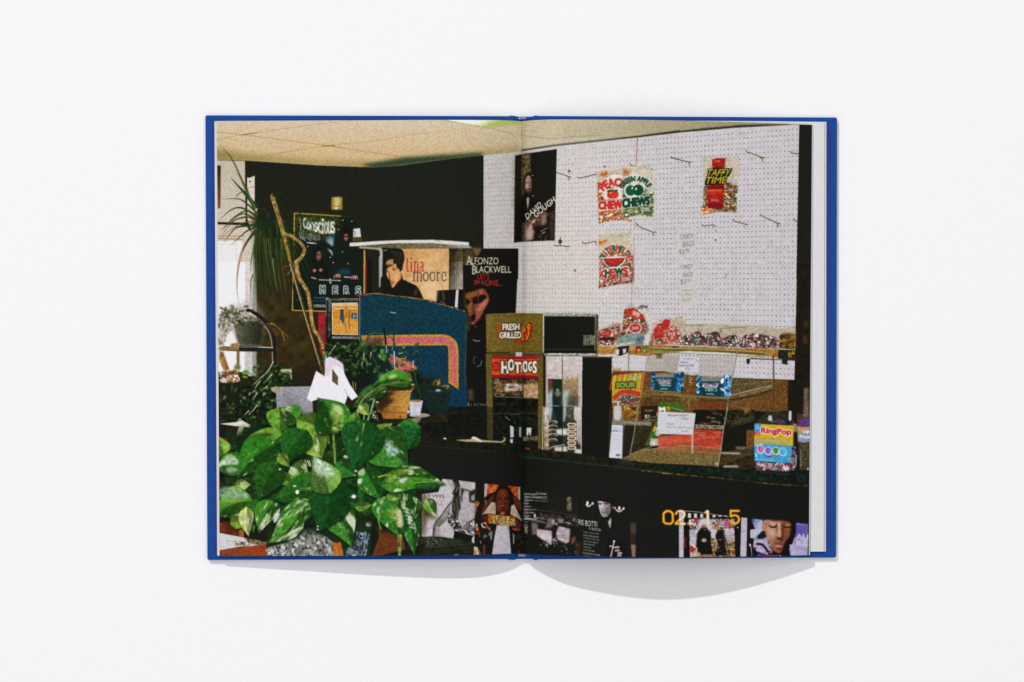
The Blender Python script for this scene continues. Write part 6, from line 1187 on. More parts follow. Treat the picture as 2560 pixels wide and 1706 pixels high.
    poly([1384, 380, 1500, 370, 1590, 340, 1560, 420, 1440, 510, 1386, 500], (186, 188, 202), soft=3); poly([1340, 215, 1410, 222, 1440, 330, 1460, 370, 1384, 380, 1384, 500, 1440, 510, 1430, 620, 1480, 700, 1640, 750, 1660, 770, 1340, 776], (25, 24, 22), soft=3); poly([1480, 480, 1560, 400, 1620, 390, 1640, 480, 1560, 520, 1500, 520], (28, 32, 30), soft=5); poly([1450, 540, 1620, 520, 1660, 640, 1620, 720, 1500, 700, 1430, 640], (176, 166, 192), soft=5, n=.06); stroke([1490, 590, 1560, 600, 1610, 650, 1640, 700], 36, (34, 30, 34)); ell(1460, 655, 14, 14, (40, 36, 40)); poly([1405, 222, 1440, 222, 1440, 260, 1410, 300], (34, 84, 130), soft=4)
    poly([1560, 236, 1700, 240, 2060, 250, 2060, 420, 2000, 600, 1960, 660, 1980, 770, 1640, 760, 1680, 640], (26, 22, 20), soft=3)
    poly([1590, 240, 1700, 240, 1950, 262, 1990, 330, 1960, 470, 1900, 560, 1870, 640, 1830, 720, 1760, 710, 1700, 650, 1640, 520, 1600, 400, 1560, 370, 1570, 280], grad((1640, 420), (176, 122, 98), (1960, 480), (104, 58, 34)), soft=4, n=.06, nf=N3, sm=True)
    ell(1700, 420, 60, 90, (206, 172, 160), rot=-.3, soft=24, a=.7); poly([1780, 270, 1840, 280, 1840, 420, 1850, 480, 1800, 490, 1770, 470, 1800, 380], (206, 166, 146), soft=8, a=.85); poly([1840, 270, 1870, 300, 1880, 420, 1860, 560, 1830, 540, 1850, 440], (70, 36, 24), soft=10, a=.85); ell(1930, 420, 36, 90, (150, 90, 52), soft=16, a=.6)
    ell(1720, 290, 46, 26, (206, 160, 130), soft=6, a=.9); stroke([1664, 320, 1700, 346, 1750, 344, 1776, 324], 18, (24, 16, 14)); ell(1940, 312, 36, 22, (166, 110, 76), soft=6); stroke([1876, 334, 1920, 346, 1980, 340], 18, (24, 16, 14)); stroke([1690, 246, 1780, 250], 10, (60, 36, 26), a=.8)
    poly([1770, 480, 1810, 500, 1850, 500, 1870, 490, 1840, 530, 1790, 520], (56, 26, 18), soft=5); poly([1740, 574, 1790, 572, 1830, 566, 1868, 580, 1850, 600, 1780, 600], (120, 62, 58), soft=3); poly([1750, 600, 1860, 600, 1840, 640, 1780, 636], (196, 134, 130), soft=4); stroke([1745, 590, 1800, 600, 1868, 596], 7, (56, 22, 22)); poly([1780, 650, 1860, 650, 1830, 680, 1790, 675], (70, 34, 24), soft=8, a=.8)
    mosaic([1640, 560, 1670, 560, 1720, 720, 1680, 730], [(206, 190, 190), (40, 34, 34), (150, 130, 140)], 16, seed=124, soft=3); poly([1580, 745, 1800, 752, 1800, 772, 1570, 772], (150, 40, 40), soft=3); poly([1490, 740, 1580, 736, 1560, 772, 1480, 772], (90, 70, 150), soft=4); poly([1960, 600, 2030, 600, 1980, 660], (180, 172, 204)); stroke([1380, 590, 1400, 660, 1410, 770], 12, (190, 196, 200), w1=5); ell(1384, 606, 12, 16, (226, 230, 232)); ell(1826, 762, 12, 6, (230, 230, 226))
    lt = (196, 190, 214); text('ALI', [2064, 440, 2236, 450, 2236, 524, 2064, 514], lt, bold=7); text('KE', [2070, 540, 2236, 540, 2236, 614, 2070, 612], lt, bold=9); scrib(2110, 666, 2230, 34, (120, 106, 176), 8)
    # date stamp
    def dots(pts, bleed=False):
        p = np.asarray(pts, float).reshape(-1, 2); L = np.concatenate([[0], np.cumsum(np.hypot(*np.diff(p, axis=0).T))]); n = max(1, int(round(L[-1]/25)))
        for t in np.linspace(0, L[-1], n + 1):
            x = np.interp(t, L, p[:, 0]); y = np.interp(t, L, p[:, 1]); DOTS.append((x, y))
    DOTS = []
    dots([150, 108, 210, 108, 246, 145, 248, 265, 215, 293, 150, 293, 112, 265, 110, 145, 150, 108]); dots([292, 148, 315, 112, 370, 104, 415, 125, 420, 170, 390, 205, 340, 240, 296, 280]); dots([292, 294, 420, 294]); dots([476, 290, 480, 292])
    dots([725, 130, 762, 104, 765, 292]); dots([1100, 104, 1216, 104]); dots([1100, 104, 1098, 190, 1150, 165, 1195, 175, 1222, 215, 1215, 265, 1170, 292, 1125, 290, 1096, 258])
    dots([878, 284, 882, 286])
    for x, y in DOTS: ell(x, y, 22, 22, (196, 84, 12), soft=6, a=.5)
    for x, y in DOTS:
        onw = 345 < x < 425 or 740 < x < 790
        ell(x, y, 15, 15, (250, 240, 220) if onw else (244, 176, 34), soft=2)
        if onw: ell(x, y, 17, 17, (248, 214, 160), soft=5, a=.45)

def paint_music_portrait():
    at('M')
    poly([330, 90, 540, 90, 560, 330, 500, 500, 480, 340, 400, 350, 340, 220], (24, 24, 22), soft=4)
    poly([344, 140, 380, 128, 420, 134, 500, 150, 512, 200, 506, 270, 470, 322, 424, 338, 396, 322, 372, 276, 356, 210], grad((370, 200), (176, 168, 170), (510, 240), (110, 98, 96)), soft=3, n=.1, nf=N3)
    poly([330, 70, 520, 70, 530, 150, 516, 200, 500, 150, 440, 134, 410, 136, 340, 122], (24, 24, 22), soft=3); stroke([342, 128, 404, 132], 10, (206, 198, 198)); stroke([350, 150, 388, 156], 9, (44, 38, 36)); stroke([424, 152, 480, 154], 9, (44, 38, 36)); ell(368, 164, 14, 6, (40, 34, 32)); ell(450, 160, 20, 7, (48, 40, 38)); poly([396, 160, 410, 160, 416, 222, 392, 226], (206, 200, 202), soft=3, a=.8); stroke([394, 228, 418, 232], 9, (60, 50, 48)); stroke([386, 266, 416, 268, 452, 266], 8, (62, 48, 46)); stroke([390, 284, 440, 290], 10, (160, 146, 146), a=.6, soft=3); poly([440, 200, 506, 180, 500, 270, 460, 320, 440, 280], (90, 80, 78), soft=14, a=.6); ell(536, 206, 12, 26, (96, 70, 60), soft=4)
    poly([476, 400, 500, 360, 516, 330, 522, 400, 506, 486, 490, 450], (190, 182, 176), soft=5); poly([520, 320, 560, 320, 560, 480, 510, 500], (24, 24, 22), soft=4)
    poly([480, 620, 700, 620, 720, 866, 440, 866], (24, 23, 21)); stroke([554, 656, 540, 720, 508, 866], 14, (196, 182, 176)); stroke([548, 730, 524, 866], 7, (90, 74, 66)); ell(554, 652, 13, 14, (220, 212, 208), soft=2); stroke([494, 720, 520, 716, 556, 740], 13, (206, 198, 194))
    for x, y, r in ((592, 732, 38), (598, 776, 34), (628, 810, 34), (624, 840, 30)): ell(x, y, r, 15, (176, 160, 156), rot=-.08, soft=3); stroke([x - r + 8, y + 12, x + r - 8, y + 10], 5, (40, 34, 32), a=.8)
    for bx, by in ((214, 160), (622, 228)):
        ell(bx - 10 if bx < 300 else bx, by - 12, 15, 26, (230, 228, 222), soft=2); stroke([bx - 26 if bx < 300 else bx - 42, by + 8, bx, by + 32, bx + 34, by + 14], 17, (206, 202, 194), soft=1); ell(bx + 56, by - 6, 15, 18, (206, 204, 198), rot=.5, soft=2)
        if bx > 300: ell(bx - 58, by - 16, 13, 11, (214, 210, 204), soft=2)

def paint_plants():
    # hanging window plants and pots
    at('Q')
    dk = (34, 44, 34)
    at('O')
    poly([10, 250, 60, 220, 130, 190, 240, 180, 290, 260, 280, 330, 262, 430, 130, 432, 112, 360, 40, 430, 10, 430], (150, 142, 126), a=.55, soft=22)
    poly([104, 300, 160, 290, 240, 290, 276, 310, 272, 380, 260, 430, 134, 434, 118, 380], grad((110, 360), (96, 92, 74), (250, 380), (38, 44, 34)), soft=4, n=.12, nf=N1)
    leaflets(15, 210, 240, 310, 120, 26, [(70, 66, 46), (96, 88, 64), (54, 52, 36), (120, 108, 82), (84, 84, 56)], 28, None, .85); leaflets(12, 260, 90, 420, 60, 26, [(120, 110, 84), (150, 138, 112), (96, 92, 60)], 29, 1.6, .7); leaflets(100, 280, 270, 320, 30, 22, [(40, 44, 28), (60, 58, 38)], 30, None, .9)
    for x, y in ((150, 262), (196, 250), (205, 212), (120, 300), (170, 284), (232, 262), (96, 312)): ell(x, y, 9, 5, (226, 222, 214), rot=.4, soft=2, a=.85)
    poly([58, 390, 80, 350, 96, 350, 112, 400, 110, 446, 50, 446], (234, 232, 226), soft=3)
    at('Q')
    stroke([285, 770, 350, 800, 440, 870, 500, 960, 520, 1060, 524, 1290], 32, (26, 30, 28), w1=26); stroke([430, 910, 470, 960, 496, 1060, 505, 1240], 8, (170, 166, 140), w1=9, a=.85); stroke([300, 790, 350, 830], 14, (206, 206, 200), a=.8)
    stroke([60, 1110, 200, 1118, 360, 1120, 510, 1120], 38, (32, 34, 28)); stroke([40, 1112, 190, 1116], 34, (130, 100, 60), soft=4); stroke([370, 1098, 505, 1104], 9, (196, 190, 166)); stroke([210, 1092, 400, 1084], 20, (76, 74, 54), soft=3); mosaic([130, 1070, 200, 1060, 200, 1110, 130, 1110], [(160, 110, 60), (120, 74, 34), (206, 180, 140)], 18, seed=131, soft=4)
    poly([30, 1130, 66, 1140, 120, 1300, 70, 1310, 30, 1220], (150, 106, 58), soft=5, n=.15); stroke([198, 1140, 196, 1290], 26, (120, 88, 44), soft=3); ell(190, 1280, 30, 28, (96, 120, 50), soft=6)
    mosaic([30, 1320, 200, 1295, 215, 1400, 150, 1420, 30, 1415], [(130, 84, 44), (74, 46, 24), (190, 150, 110), (226, 220, 214), (60, 40, 20)], 16, seed=132, soft=4); ell(262, 1340, 32, 38, (104, 150, 56), soft=5); stroke([270, 1310, 350, 1370], 5, (70, 66, 40)); stroke([210, 1352, 260, 1348, 290, 1365, 292, 1400], 13, (36, 34, 28)); ell(70, 1395, 26, 20, (224, 220, 216), soft=4, a=.8); stroke([450, 890, 520, 900, 600, 970, 640, 1005], 7, (120, 100, 50)); stroke([470, 900, 540, 990], 26, (92, 60, 24), soft=5, a=.8); stroke([590, 970, 612, 1046], 7, (150, 116, 50)); stroke([490, 884, 530, 906], 8, (140, 130, 70))
    poly([20, 1425, 300, 1405, 330, 1420, 420, 1700, 20, 1700], (32, 36, 20), n=.2)
    # long-leaved plant
    at('A')
    R = random.Random(3)
    poly([420, 1010, 560, 980, 700, 1040, 780, 1160, 860, 1360, 760, 1500, 700, 1420, 560, 1500, 450, 1420, 430, 1200], (24, 36, 17), a=.85, soft=40)
    for k in range(150):                                  # drooping skirt
        x0 = R.uniform(420, 720); x1 = x0 + R.uniform(-50, 330)*((x0 - 410)/300)**1.3; y1 = R.uniform(1300, 2010) if x0 < 640 else R.uniform(1300, 1900)
        c = R.choice([(24, 40, 18), (30, 50, 22), (34, 60, 28), (18, 30, 15), (52, 58, 24), (44, 50, 20), (20, 42, 22), (66, 66, 30)])
        stroke([x0, 1040 + R.uniform(-20, 60), (x0*.6 + x1*.4), (1050 + y1)/2 - 60, x1, y1], R.uniform(7, 17), c, w1=2, a=.9)
    for k in range(12):
        x0 = R.uniform(500, 680); stroke([x0, 1200, x0 + R.uniform(10, 60), 1500, x0 + R.uniform(20, 150), 1500 + R.uniform(100, 400)], 5, (112, 110, 56), w1=2, a=.6)
    stroke([595, 1400, 612, 1560, 640, 1720], 8, (150, 140, 84), w1=3); ell(500, 1060, 110, 60, (26, 44, 24), soft=20, a=.9)
    g1, g2, g3 = (36, 62, 34), (58, 66, 32), (112, 98, 46)
    for p, w, c in (([440, 960, 340, 740, 210, 450, 130, 340, 60, 265], 34, g2), ([430, 930, 330, 720, 205, 440], 16, (140, 112, 44)), ([435, 900, 350, 790, 260, 690, 175, 595], 50, (30, 66, 38)), ([420, 900, 320, 700, 240, 560, 150, 540], 12, g3), ([430, 940, 300, 830, 200, 812, 90, 820], 22, g2),
                    ([430, 980, 300, 905, 190, 920, 60, 1035], 26, g2), ([430, 990, 340, 930, 220, 990, 150, 1060, 80, 1130], 18, g2), ([430, 1010, 300, 960, 180, 1040, 60, 1160], 18, (70, 70, 34)), ([430, 1030, 330, 990, 200, 1040, 65, 1220], 16, (84, 74, 36)), ([430, 1070, 320, 1080, 220, 1110, 110, 1250], 26, g1),
                    ([430, 1090, 340, 1130, 260, 1200, 180, 1275], 20, (52, 56, 28)), ([430, 1110, 380, 1180, 300, 1320, 240, 1560], 30, (86, 80, 36)), ([440, 1120, 360, 1220, 300, 1330], 22, g1), ([430, 1020, 360, 990, 280, 1010, 160, 1040], 12, (60, 60, 32)), ([420, 1040, 300, 1050, 140, 1150, 100, 1240], 12, (96, 84, 40)),
                    ([430, 1200, 400, 1340, 380, 1460, 385, 1568], 26, (92, 98, 40)), ([400, 1560, 380, 1640, 384, 1860], 16, (110, 104, 56)), ([440, 1180, 420, 1300, 400, 1500], 24, g1),
                    ([290, 1340, 255, 1500, 245, 1700, 268, 1880], 26, (170, 144, 110)), ([500, 960, 620, 1000, 760, 1050, 900, 1150, 1010, 1260], 14, (34, 44, 24)), ([850, 950, 940, 1020, 1010, 1140, 1080, 1330], 9, (36, 44, 26)), ([800, 1030, 960, 1050, 1130, 1080], 8, (46, 50, 28)), ([660, 1060, 800, 1140, 960, 1400, 990, 1560], 14, (30, 46, 26)), ([640, 1060, 860, 1240, 930, 1460, 980, 1568], 14, (36, 54, 28)),
                    ([440, 900, 460, 780, 425, 680], 18, (24, 42, 28)), ([560, 1000, 520, 920, 440, 910], 22, (32, 60, 34)), ([600, 1020, 560, 860, 500, 900], 10, (26, 40, 24))):
        blade(p, w, c)
    stroke([240, 790, 262, 762, 300, 745], 10, (110, 84, 40)); ell(434, 920, 8, 14, (226, 216, 180)); stroke([690, 1530, 706, 1480, 800, 1468], 8, (150, 50, 40)); stroke([740, 1560, 776, 1500], 6, (120, 126, 80))
    # stake and twisted stem
    stroke([590, 785, 650, 980, 700, 1150, 760, 1400, 806, 1568], 42, (132, 108, 50), w1=26, n=.18); stroke([578, 800, 640, 1000, 690, 1180], 8, (176, 156, 90), a=.7); stroke([700, 1150, 780, 1180, 860, 1240, 905, 1310, 880, 1380, 835, 1430, 830, 1500, 850, 1568], 28, (150, 124, 62), w1=38, n=.16)
    stroke([600, 780, 640, 800, 690, 870, 710, 960], 24, (24, 42, 30), w1=4, a=.8)
    at('E'); stroke([770, 0, 880, 380, 960, 660, 1060, 980, 1090, 1090], 22, (84, 66, 34), w1=26, n=.2); stroke([764, 0, 870, 370, 950, 640, 1056, 990], 9, (206, 190, 140), w1=6, a=.9); stroke([824, -20, 850, 130, 930, 260, 960, 400, 990, 620, 1060, 740, 1110, 920, 1116, 1000], 38, (160, 124, 70), w1=30, n=.2, soft=0)
    # trailing dark plants at left
    R = random.Random(9)
    poly([420, 1180, 560, 1040, 700, 980, 800, 1130, 780, 1180, 640, 1300, 620, 1568, 100, 1568, 300, 1300], (22, 30, 16), soft=12, n=.3)
    leaflets(90, 1180, 640, 1568, 90, 46, [(30, 54, 24), (44, 74, 32), (62, 92, 40), (22, 38, 20), (34, 64, 30), (80, 108, 54)], 21, 2.2); leaflets(420, 980, 800, 1230, 80, 44, [(30, 54, 24), (44, 74, 32), (62, 92, 40), (22, 38, 20), (34, 64, 30), (80, 108, 54)], 22, 2.4); leaflets(120, 1200, 620, 1560, 14, 40, [(170, 180, 140), (130, 150, 96)], 23, 2.2, .8)
    for p in ([600, 960, 540, 1060, 440, 1150, 400, 1190], [470, 1150, 440, 1190, 420, 1225], [445, 1265, 420, 1300, 402, 1330], [440, 1385, 400, 1440, 360, 1470], [360, 1440, 320, 1480], [540, 1200, 500, 1230], [590, 1080, 520, 1160]): stroke(p, 12, (196, 196, 166), w1=4, a=.9)
    poly([664, 1046, 690, 1030, 780, 1032, 784, 1140, 760, 1100, 700, 1070], (176, 170, 130)); ell(728, 1110, 44, 44, (36, 56, 26), soft=4); stroke([680, 1080, 740, 1060, 790, 1090], 8, (30, 40, 20)); glints(620, 980, 800, 1220, 20, 22, (130, 150, 84), 71, .7)
    # pale window-box pot, white paper and ribbon
    poly([575, 1215, 640, 1200, 980, 1190, 990, 1520, 960, 1600, 640, 1600, 630, 1270, 590, 1250], (150, 148, 156), n=.06, nf=N3); poly([575, 1214, 640, 1200, 700, 1205, 680, 1260, 600, 1254], (176, 166, 130), n=.1); poly([690, 1250, 800, 1300, 880, 1420, 900, 1560, 700, 1560], (106, 104, 106), a=.5, soft=40); poly([640, 1190, 980, 1160, 980, 1200, 640, 1206], (34, 32, 18))
    # mid plants in front of the cabinet
    R = random.Random(12)
    poly([1120, 780, 1440, 800, 1568, 900, 1568, 1180, 1440, 1240, 1400, 1290, 1300, 1120, 1280, 980, 1120, 900], (22, 26, 16), soft=14)
    at('F'); poly([-20, 800, 200, 700, 260, 900, 330, 1050, 200, 1100, 120, 1200, -20, 1200], (20, 30, 20), a=.7, soft=30); poly([320, 1100, 520, 1050, 640, 1100, 720, 1140, 700, 1250, 680, 1480, 560, 1480, 500, 1200], (20, 26, 18), a=.85, soft=24)
    leaflets(-100, 780, 560, 1080, 80, 54, [(30, 54, 24), (44, 74, 32), (62, 92, 40), (22, 38, 20), (34, 64, 30), (80, 108, 54)], 24); leaflets(-380, 780, 80, 1080, 90, 50, [(30, 54, 24), (44, 74, 32), (62, 92, 40), (22, 38, 20), (34, 64, 30), (80, 108, 54)], 25); leaflets(-380, 780, 480, 1060, 16, 36, [(160, 176, 130), (190, 196, 160)], 26, None, .8); leaflets(480, 1040, 720, 1300, 40, 50, [(24, 44, 24), (34, 56, 30), (20, 34, 22)], 27, 1.5)
    for p, w in (([-20, 820, 60, 790, 100, 700, 160, 676, 240, 690], 20), ([180, 800, 230, 740, 300, 720], 18), ([60, 760, 90, 690, 180, 676, 300, 720, 360, 820], 18), ([-360, 640, -380, 740, -280, 800, -160, 820, 20, 700], 16), ([100, 860, 160, 980, 170, 1060], 12), ([520, 980, 540, 1100, 560, 1200, 600, 1300], 10)): stroke(p, w, (52, 84, 36), w1=8, a=.85)
    for p in ([110, 865, 100, 930], [40, 880, 20, 1000], [-330, 900, -350, 1000], [380, 880, 420, 870], [-240, 800, -310, 900]): stroke(p, 9, (206, 206, 186), w1=4, a=.85)
    poly([200, 840, 240, 840, 260, 900, 240, 960, 205, 910], (62, 112, 40), sm=True, n=.2)
    stroke([318, 476, 330, 700, 340, 1060], 15, (40, 40, 36), w1=12); stroke([334, 860, 342, 1060], 10, (206, 206, 206), w1=8); stroke([302, 474, 350, 484], 7, (190, 206, 206)); stroke([232, 630, 250, 740, 262, 860], 18, (24, 26, 18)); stroke([256, 800, 262, 870], 8, (190, 200, 200)); stroke([520, 950, 524, 1020], 8, (190, 200, 180)); mosaic([700, 1160, 780, 1130, 800, 1220, 740, 1250], [(176, 130, 30), (40, 34, 16), (120, 84, 24), (20, 20, 12)], 20, seed=141, soft=4); stroke([810, 1200, 870, 1195, 840, 1230], 12, (170, 124, 30)); mosaic([430, 1080, 500, 1070, 510, 1150, 440, 1150], [(176, 130, 30), (40, 34, 16), (80, 60, 20)], 18, seed=142, soft=5)
    # dark pot, white cup, terracotta pot
    poly([560, 1200, 700, 1180, 900, 1240, 880, 1300, 860, 1440, 800, 1480, 680, 1470, 640, 1300], (22, 40, 34), n=.2, nf=N1, soft=4); stroke([660, 1240, 760, 1250, 900, 1240], 14, (36, 56, 44)); ell(766, 1240, 26, 10, (190, 206, 196), soft=3)
    at('R'); poly([700, 700, 1100, 680, 1350, 620, 1568, 620, 1568, 720, 1000, 745, 690, 760], (34, 32, 20), n=.2); ell(1240, 640, 120, 24, (150, 146, 130)); poly([1100, 690, 1260, 660, 1240, 720, 1110, 730], (166, 160, 140), a=.7, soft=6, n=.3, nf=N6)
    poly([1124, 478, 1280, 470, 1262, 560, 1246, 640, 1140, 644, 1126, 560], (196, 192, 202), n=.05); ell(1200, 474, 70, 14, (150, 110, 80)); stroke([1140, 530, 1264, 526], 5, (160, 156, 168), a=.7); poly([1124, 480, 1160, 480, 1160, 640, 1140, 640], (220, 218, 226), a=.6, soft=8)
    tc = (172, 122, 56); poly([730, 470, 840, 330, 1150, 330, 1190, 290, 1140, 380, 1120, 520, 1100, 610, 1090, 680, 820, 680, 800, 620, 755, 600], grad((800, 500), (120, 82, 34), (1050, 500), (186, 134, 64)), n=.08, nf=N3); poly([830, 300, 860, 260, 1180, 270, 1190, 296, 1140, 350, 960, 360, 840, 360], (58, 46, 18)); poly([1120, 268, 1186, 280, 1160, 300, 1100, 286], (206, 190, 140)); poly([735, 450, 840, 370, 970, 360, 880, 440, 960, 460, 850, 540, 790, 600, 750, 560], (38, 30, 12), a=.85, soft=12); stroke([900, 518, 1110, 514], 7, (196, 150, 80)); stroke([815, 612, 1100, 606], 8, (110, 70, 26)); rect(820, 620, 1090, 680, (166, 104, 44), a=.6, n=.08); stroke([960, 376, 1130, 372], 6, (130, 92, 44)); ell(1018, 658, 12, 12, (70, 40, 16), soft=3); stroke([740, 484, 762, 490], 14, (230, 220, 200)); stroke([830, 320, 815, 360], 12, (206, 200, 170)); glints(690, 580, 760, 690, 18, 26, (230, 224, 206), 73, .9); ell(1112, 600, 16, 22, (214, 204, 180), soft=4)
    stroke([470, 250, 480, 340], 10, (170, 160, 110), a=.8); stroke([500, 260, 506, 340], 8, (190, 180, 130), a=.7)
    at('E')
    poly([1020, 1050, 1105, 1104, 1115, 930, 1150, 912, 1200, 930, 1230, 944, 1280, 980, 1300, 1080, 1350, 1180, 1430, 1300, 1370, 1338, 1330, 1290, 1275, 1452, 1160, 1380, 1060, 1320, 970, 1350, 930, 1320], (233, 231, 235)); poly([1112, 940, 1160, 914, 1230, 944, 1280, 980, 1296, 1060, 1240, 1010, 1180, 1000, 1150, 1100, 1110, 1090], (212, 198, 212), a=.85, soft=12); poly([1178, 1026, 1236, 1110, 1234, 1194, 1176, 1150], (92, 74, 58), n=.2, nf=N3); stroke([1300, 1230, 1330, 1290], 5, (150, 130, 140))
    # soil, ground behind the big plant
    at('I'); poly([60, 300, 240, 330, 260, 380, 220, 440, 60, 420], (130, 36, 30)); stroke([140, 370, 250, 360], 22, (196, 176, 150), n=.2); stroke([150, 400, 240, 390], 10, (176, 130, 110)); poly([75, 165, 240, 150, 310, 130, 400, 180, 380, 206, 320, 190, 240, 188], (216, 214, 204)); poly([280, 190, 340, 170, 300, 290, 240, 360, 250, 280], (170, 172, 150), soft=4); ell(170, 270, 34, 32, (26, 46, 26), soft=5); poly([75, 730, 260, 740, 250, 800, 80, 820], (84, 34, 18), n=.2); poly([1040, 180, 1320, 260, 1330, 500, 1180, 540, 1100, 300], (66, 52, 26), n=.35, nf=N3); poly([1000, 110, 1090, 150, 1080, 250, 1010, 240], (216, 216, 210))
    poly([75, 1190, 190, 1170, 330, 1230, 330, 1340, 75, 1290], (96, 42, 22), n=.15); poly([280, 1220, 330, 1220, 325, 1340, 280, 1330], (150, 84, 36)); poly([75, 1290, 330, 1340, 560, 1370, 560, 1440, 300, 1430, 75, 1470], (206, 204, 204)); poly([330, 1340, 560, 1370, 560, 1430, 380, 1400], (120, 104, 76), n=.2); poly([350, 1328, 560, 1350, 555, 1380, 360, 1345], (30, 26, 16)); scrib(150, 1372, 220, 24, (170, 166, 166), 5); mosaic([230, 1370, 400, 1395, 380, 1425, 230, 1420], [(110, 104, 80), (60, 60, 40), (190, 184, 170)], 20, seed=151, soft=6); poly([75, 1470, 300, 1435, 560, 1410, 575, 1540, 75, 1540], grad((100, 1500), (130, 66, 34), (500, 1480), (140, 62, 24)), n=.1, nf=N3)
    at('J'); poly([100, 1180, 440, 1330, 470, 1460, 130, 1540, 100, 1540], (98, 54, 26), n=.1, nf=N3); poly([-80, 1150, 160, 1200, 200, 1320, 120, 1540, -80, 1540], (24, 28, 20))
    at('I'); poly([560, 1150, 1640, 1150, 1640, 1540, 575, 1540], (30, 44, 22)); poly([575, 1440, 760, 1390, 900, 1260, 980, 1130, 1040, 1130, 1060, 1280, 1180, 1330, 1250, 1390, 1270, 1540, 575, 1540], (112, 114, 108), n=.3, nf=N6)
    R2 = random.Random(77); FP = [(222, 226, 232), (206, 210, 218), (150, 160, 168), (60, 58, 48), (96, 92, 74), (170, 176, 184), (40, 42, 34), (190, 170, 150)]
    for k in range(190):
        x = R2.uniform(580, 1265); lo = np.interp(x, [575, 760, 900, 980, 1040, 1060, 1180, 1270], [1440, 1390, 1260, 1140, 1140, 1290, 1335, 1400]); y = R2.uniform(lo, 1530); l = R2.uniform(18, 60); t = 1.57 + R2.uniform(-.7, .7); w = l*R2.uniform(.15, .4)
        dx, dy = math.cos(t), math.sin(t)
        poly([x, y, x + dx*l*.5 - dy*w, y + dy*l*.5 + dx*w, x + dx*l, y + dy*l, x + dx*l*.4 + dy*w*.6, y + dy*l*.4 - dx*w*.6], R2.choice(FP), a=.85, soft=2)
    poly([1240, 1390, 1330, 1390, 1360, 1540, 1260, 1540], (176, 104, 36), soft=4, n=.1); mosaic([1380, 1460, 1480, 1380, 1580, 1330, 1570, 1540, 1380, 1540], [(196, 206, 216), (60, 70, 66), (120, 136, 150), (24, 28, 24)], 26, seed=153, soft=5)
    at('J'); mosaic([-40, 1270, 60, 1290, 100, 1300, 60, 1540, -40, 1540], [(150, 170, 190), (40, 50, 50), (96, 110, 124), (24, 28, 24)], 24, seed=154, soft=6, a=.9); ell(88, 1200, 30, 24, (206, 214, 220), soft=4); stroke([60, 1280, 40, 1480], 14, (130, 160, 180), a=.7)

    at('P')                                              # the shaded inner mass of the plant
    poly([545, 1110, 600, 1080, 700, 1030, 800, 1040, 960, 1060, 1020, 1090, 1040, 1180, 1030, 1260, 1020, 1330, 960, 1330, 900, 1300, 800, 1330, 700, 1330, 620, 1320, 560, 1290, 548, 1200], (17, 36, 16), soft=8, n=.35, nf=N6)
    mosaic([560, 1120, 700, 1050, 960, 1070, 1030, 1180, 1010, 1300, 900, 1290, 700, 1310, 570, 1280], [(18, 44, 18), (26, 64, 24), (14, 30, 16), (36, 74, 28), (74, 100, 40)], 11, seed=160, soft=6, a=.55)
    # stems
    at('I'); stroke([1250, 260, 1262, 420, 1270, 570], 22, (110, 140, 56)); stroke([620, 400, 690, 345], 18, (150, 166, 84)); stroke([150, 470, 230, 520, 290, 560], 16, (170, 190, 140)); stroke([650, 440, 800, 640, 930, 820], 26, (24, 64, 26)); stroke([890, 110, 960, 180], 26, (96, 140, 50))
    for x in (930, 960, 985, 1000): stroke([x, 540 + (x - 930)*.1, x + 20, 600], 9, (206, 206, 180))
    # pothos leaves, back to front
    D1, D2, M1, M2, L1 = (20, 66, 30), (28, 78, 28), (40, 96, 32), (58, 112, 38), (104, 146, 60)
    at('I')
    leaf(690, 20, 670, 280, 240, (70, 118, 44), .2, -.1, 1); leaf(880, 130, 690, 0, 190, (46, 100, 40), .4, .1, 2)
    leaf(900, 130, 1220, 380, 210, (86, 128, 54), .3, -.15, 40); leaf(1050, 300, 1140, 520, 240, (100, 140, 62), .5, .1, 3)
    leaf(1240, 240, 1090, -60, 300, (36, 96, 34), .3, .1, 4); at('E'); leaf(1280, 1600, 1030, 1310, 250, (34, 92, 32), .1, .05, 5, shadow=.3); at('I')
    poly([1215, 40, 1300, -20, 1360, 60, 1350, 200, 1290, 250, 1235, 240, 1250, 140], (150, 178, 84), a=.75, sm=True, soft=14, n=.25, nf=N6); poly([1230, -40, 1330, -10, 1340, 60, 1290, 40], (206, 214, 170), a=.7, sm=True, soft=14)
    leaf(120, 470, 60, 290, 150, (84, 124, 48), .1, 0, 6); leaf(300, 570, 60, 490, 170, D2, .0, -.05, 7); leaf(280, 600, 20, 640, 190, (70, 120, 56), .2, .1, 8, white=True)
    leaf(720, 300, 380, 290, 100, (74, 114, 44), .2, .1, 9); leaf(250, 800, 400, 790, 110, (120, 148, 84), .4, 0, 10)
    leaf(700, 300, 500, 450, 90, (60, 110, 40), .2, 0, 11)
    leaf(640, 380, 260, 730, 330, (34, 92, 30), .08, .08, 12); 
    leaf(820, 620, 1010, 740, 210, (62, 110, 44), .8, 0, 13); leaf(690, 700, 830, 790, 120, (80, 120, 54), .5, 0, 14)
    leaf(960, 250, 770, 590, 270, (26, 80, 30), .0, .12, 15, shade=.12); leaf(700, 480, 800, 610, 110, (84, 122, 56), .3, 0, 16)
    leaf(670, 590, 480, 970, 250, (30, 76, 28), .05, .05, 17, shade=.16)
    leaf(400, 960, 20, 1130, 300, (48, 100, 36), .2, .1, 18, white=False); poly([80, 840, 200, 810, 320, 850, 390, 920, 250, 940, 80, 930], (160, 186, 160), a=.6, sm=True, soft=14, n=.1); poly([90, 950, 260, 945, 380, 935, 260, 975, 90, 980], (140, 170, 60), a=.7, sm=True, soft=10)
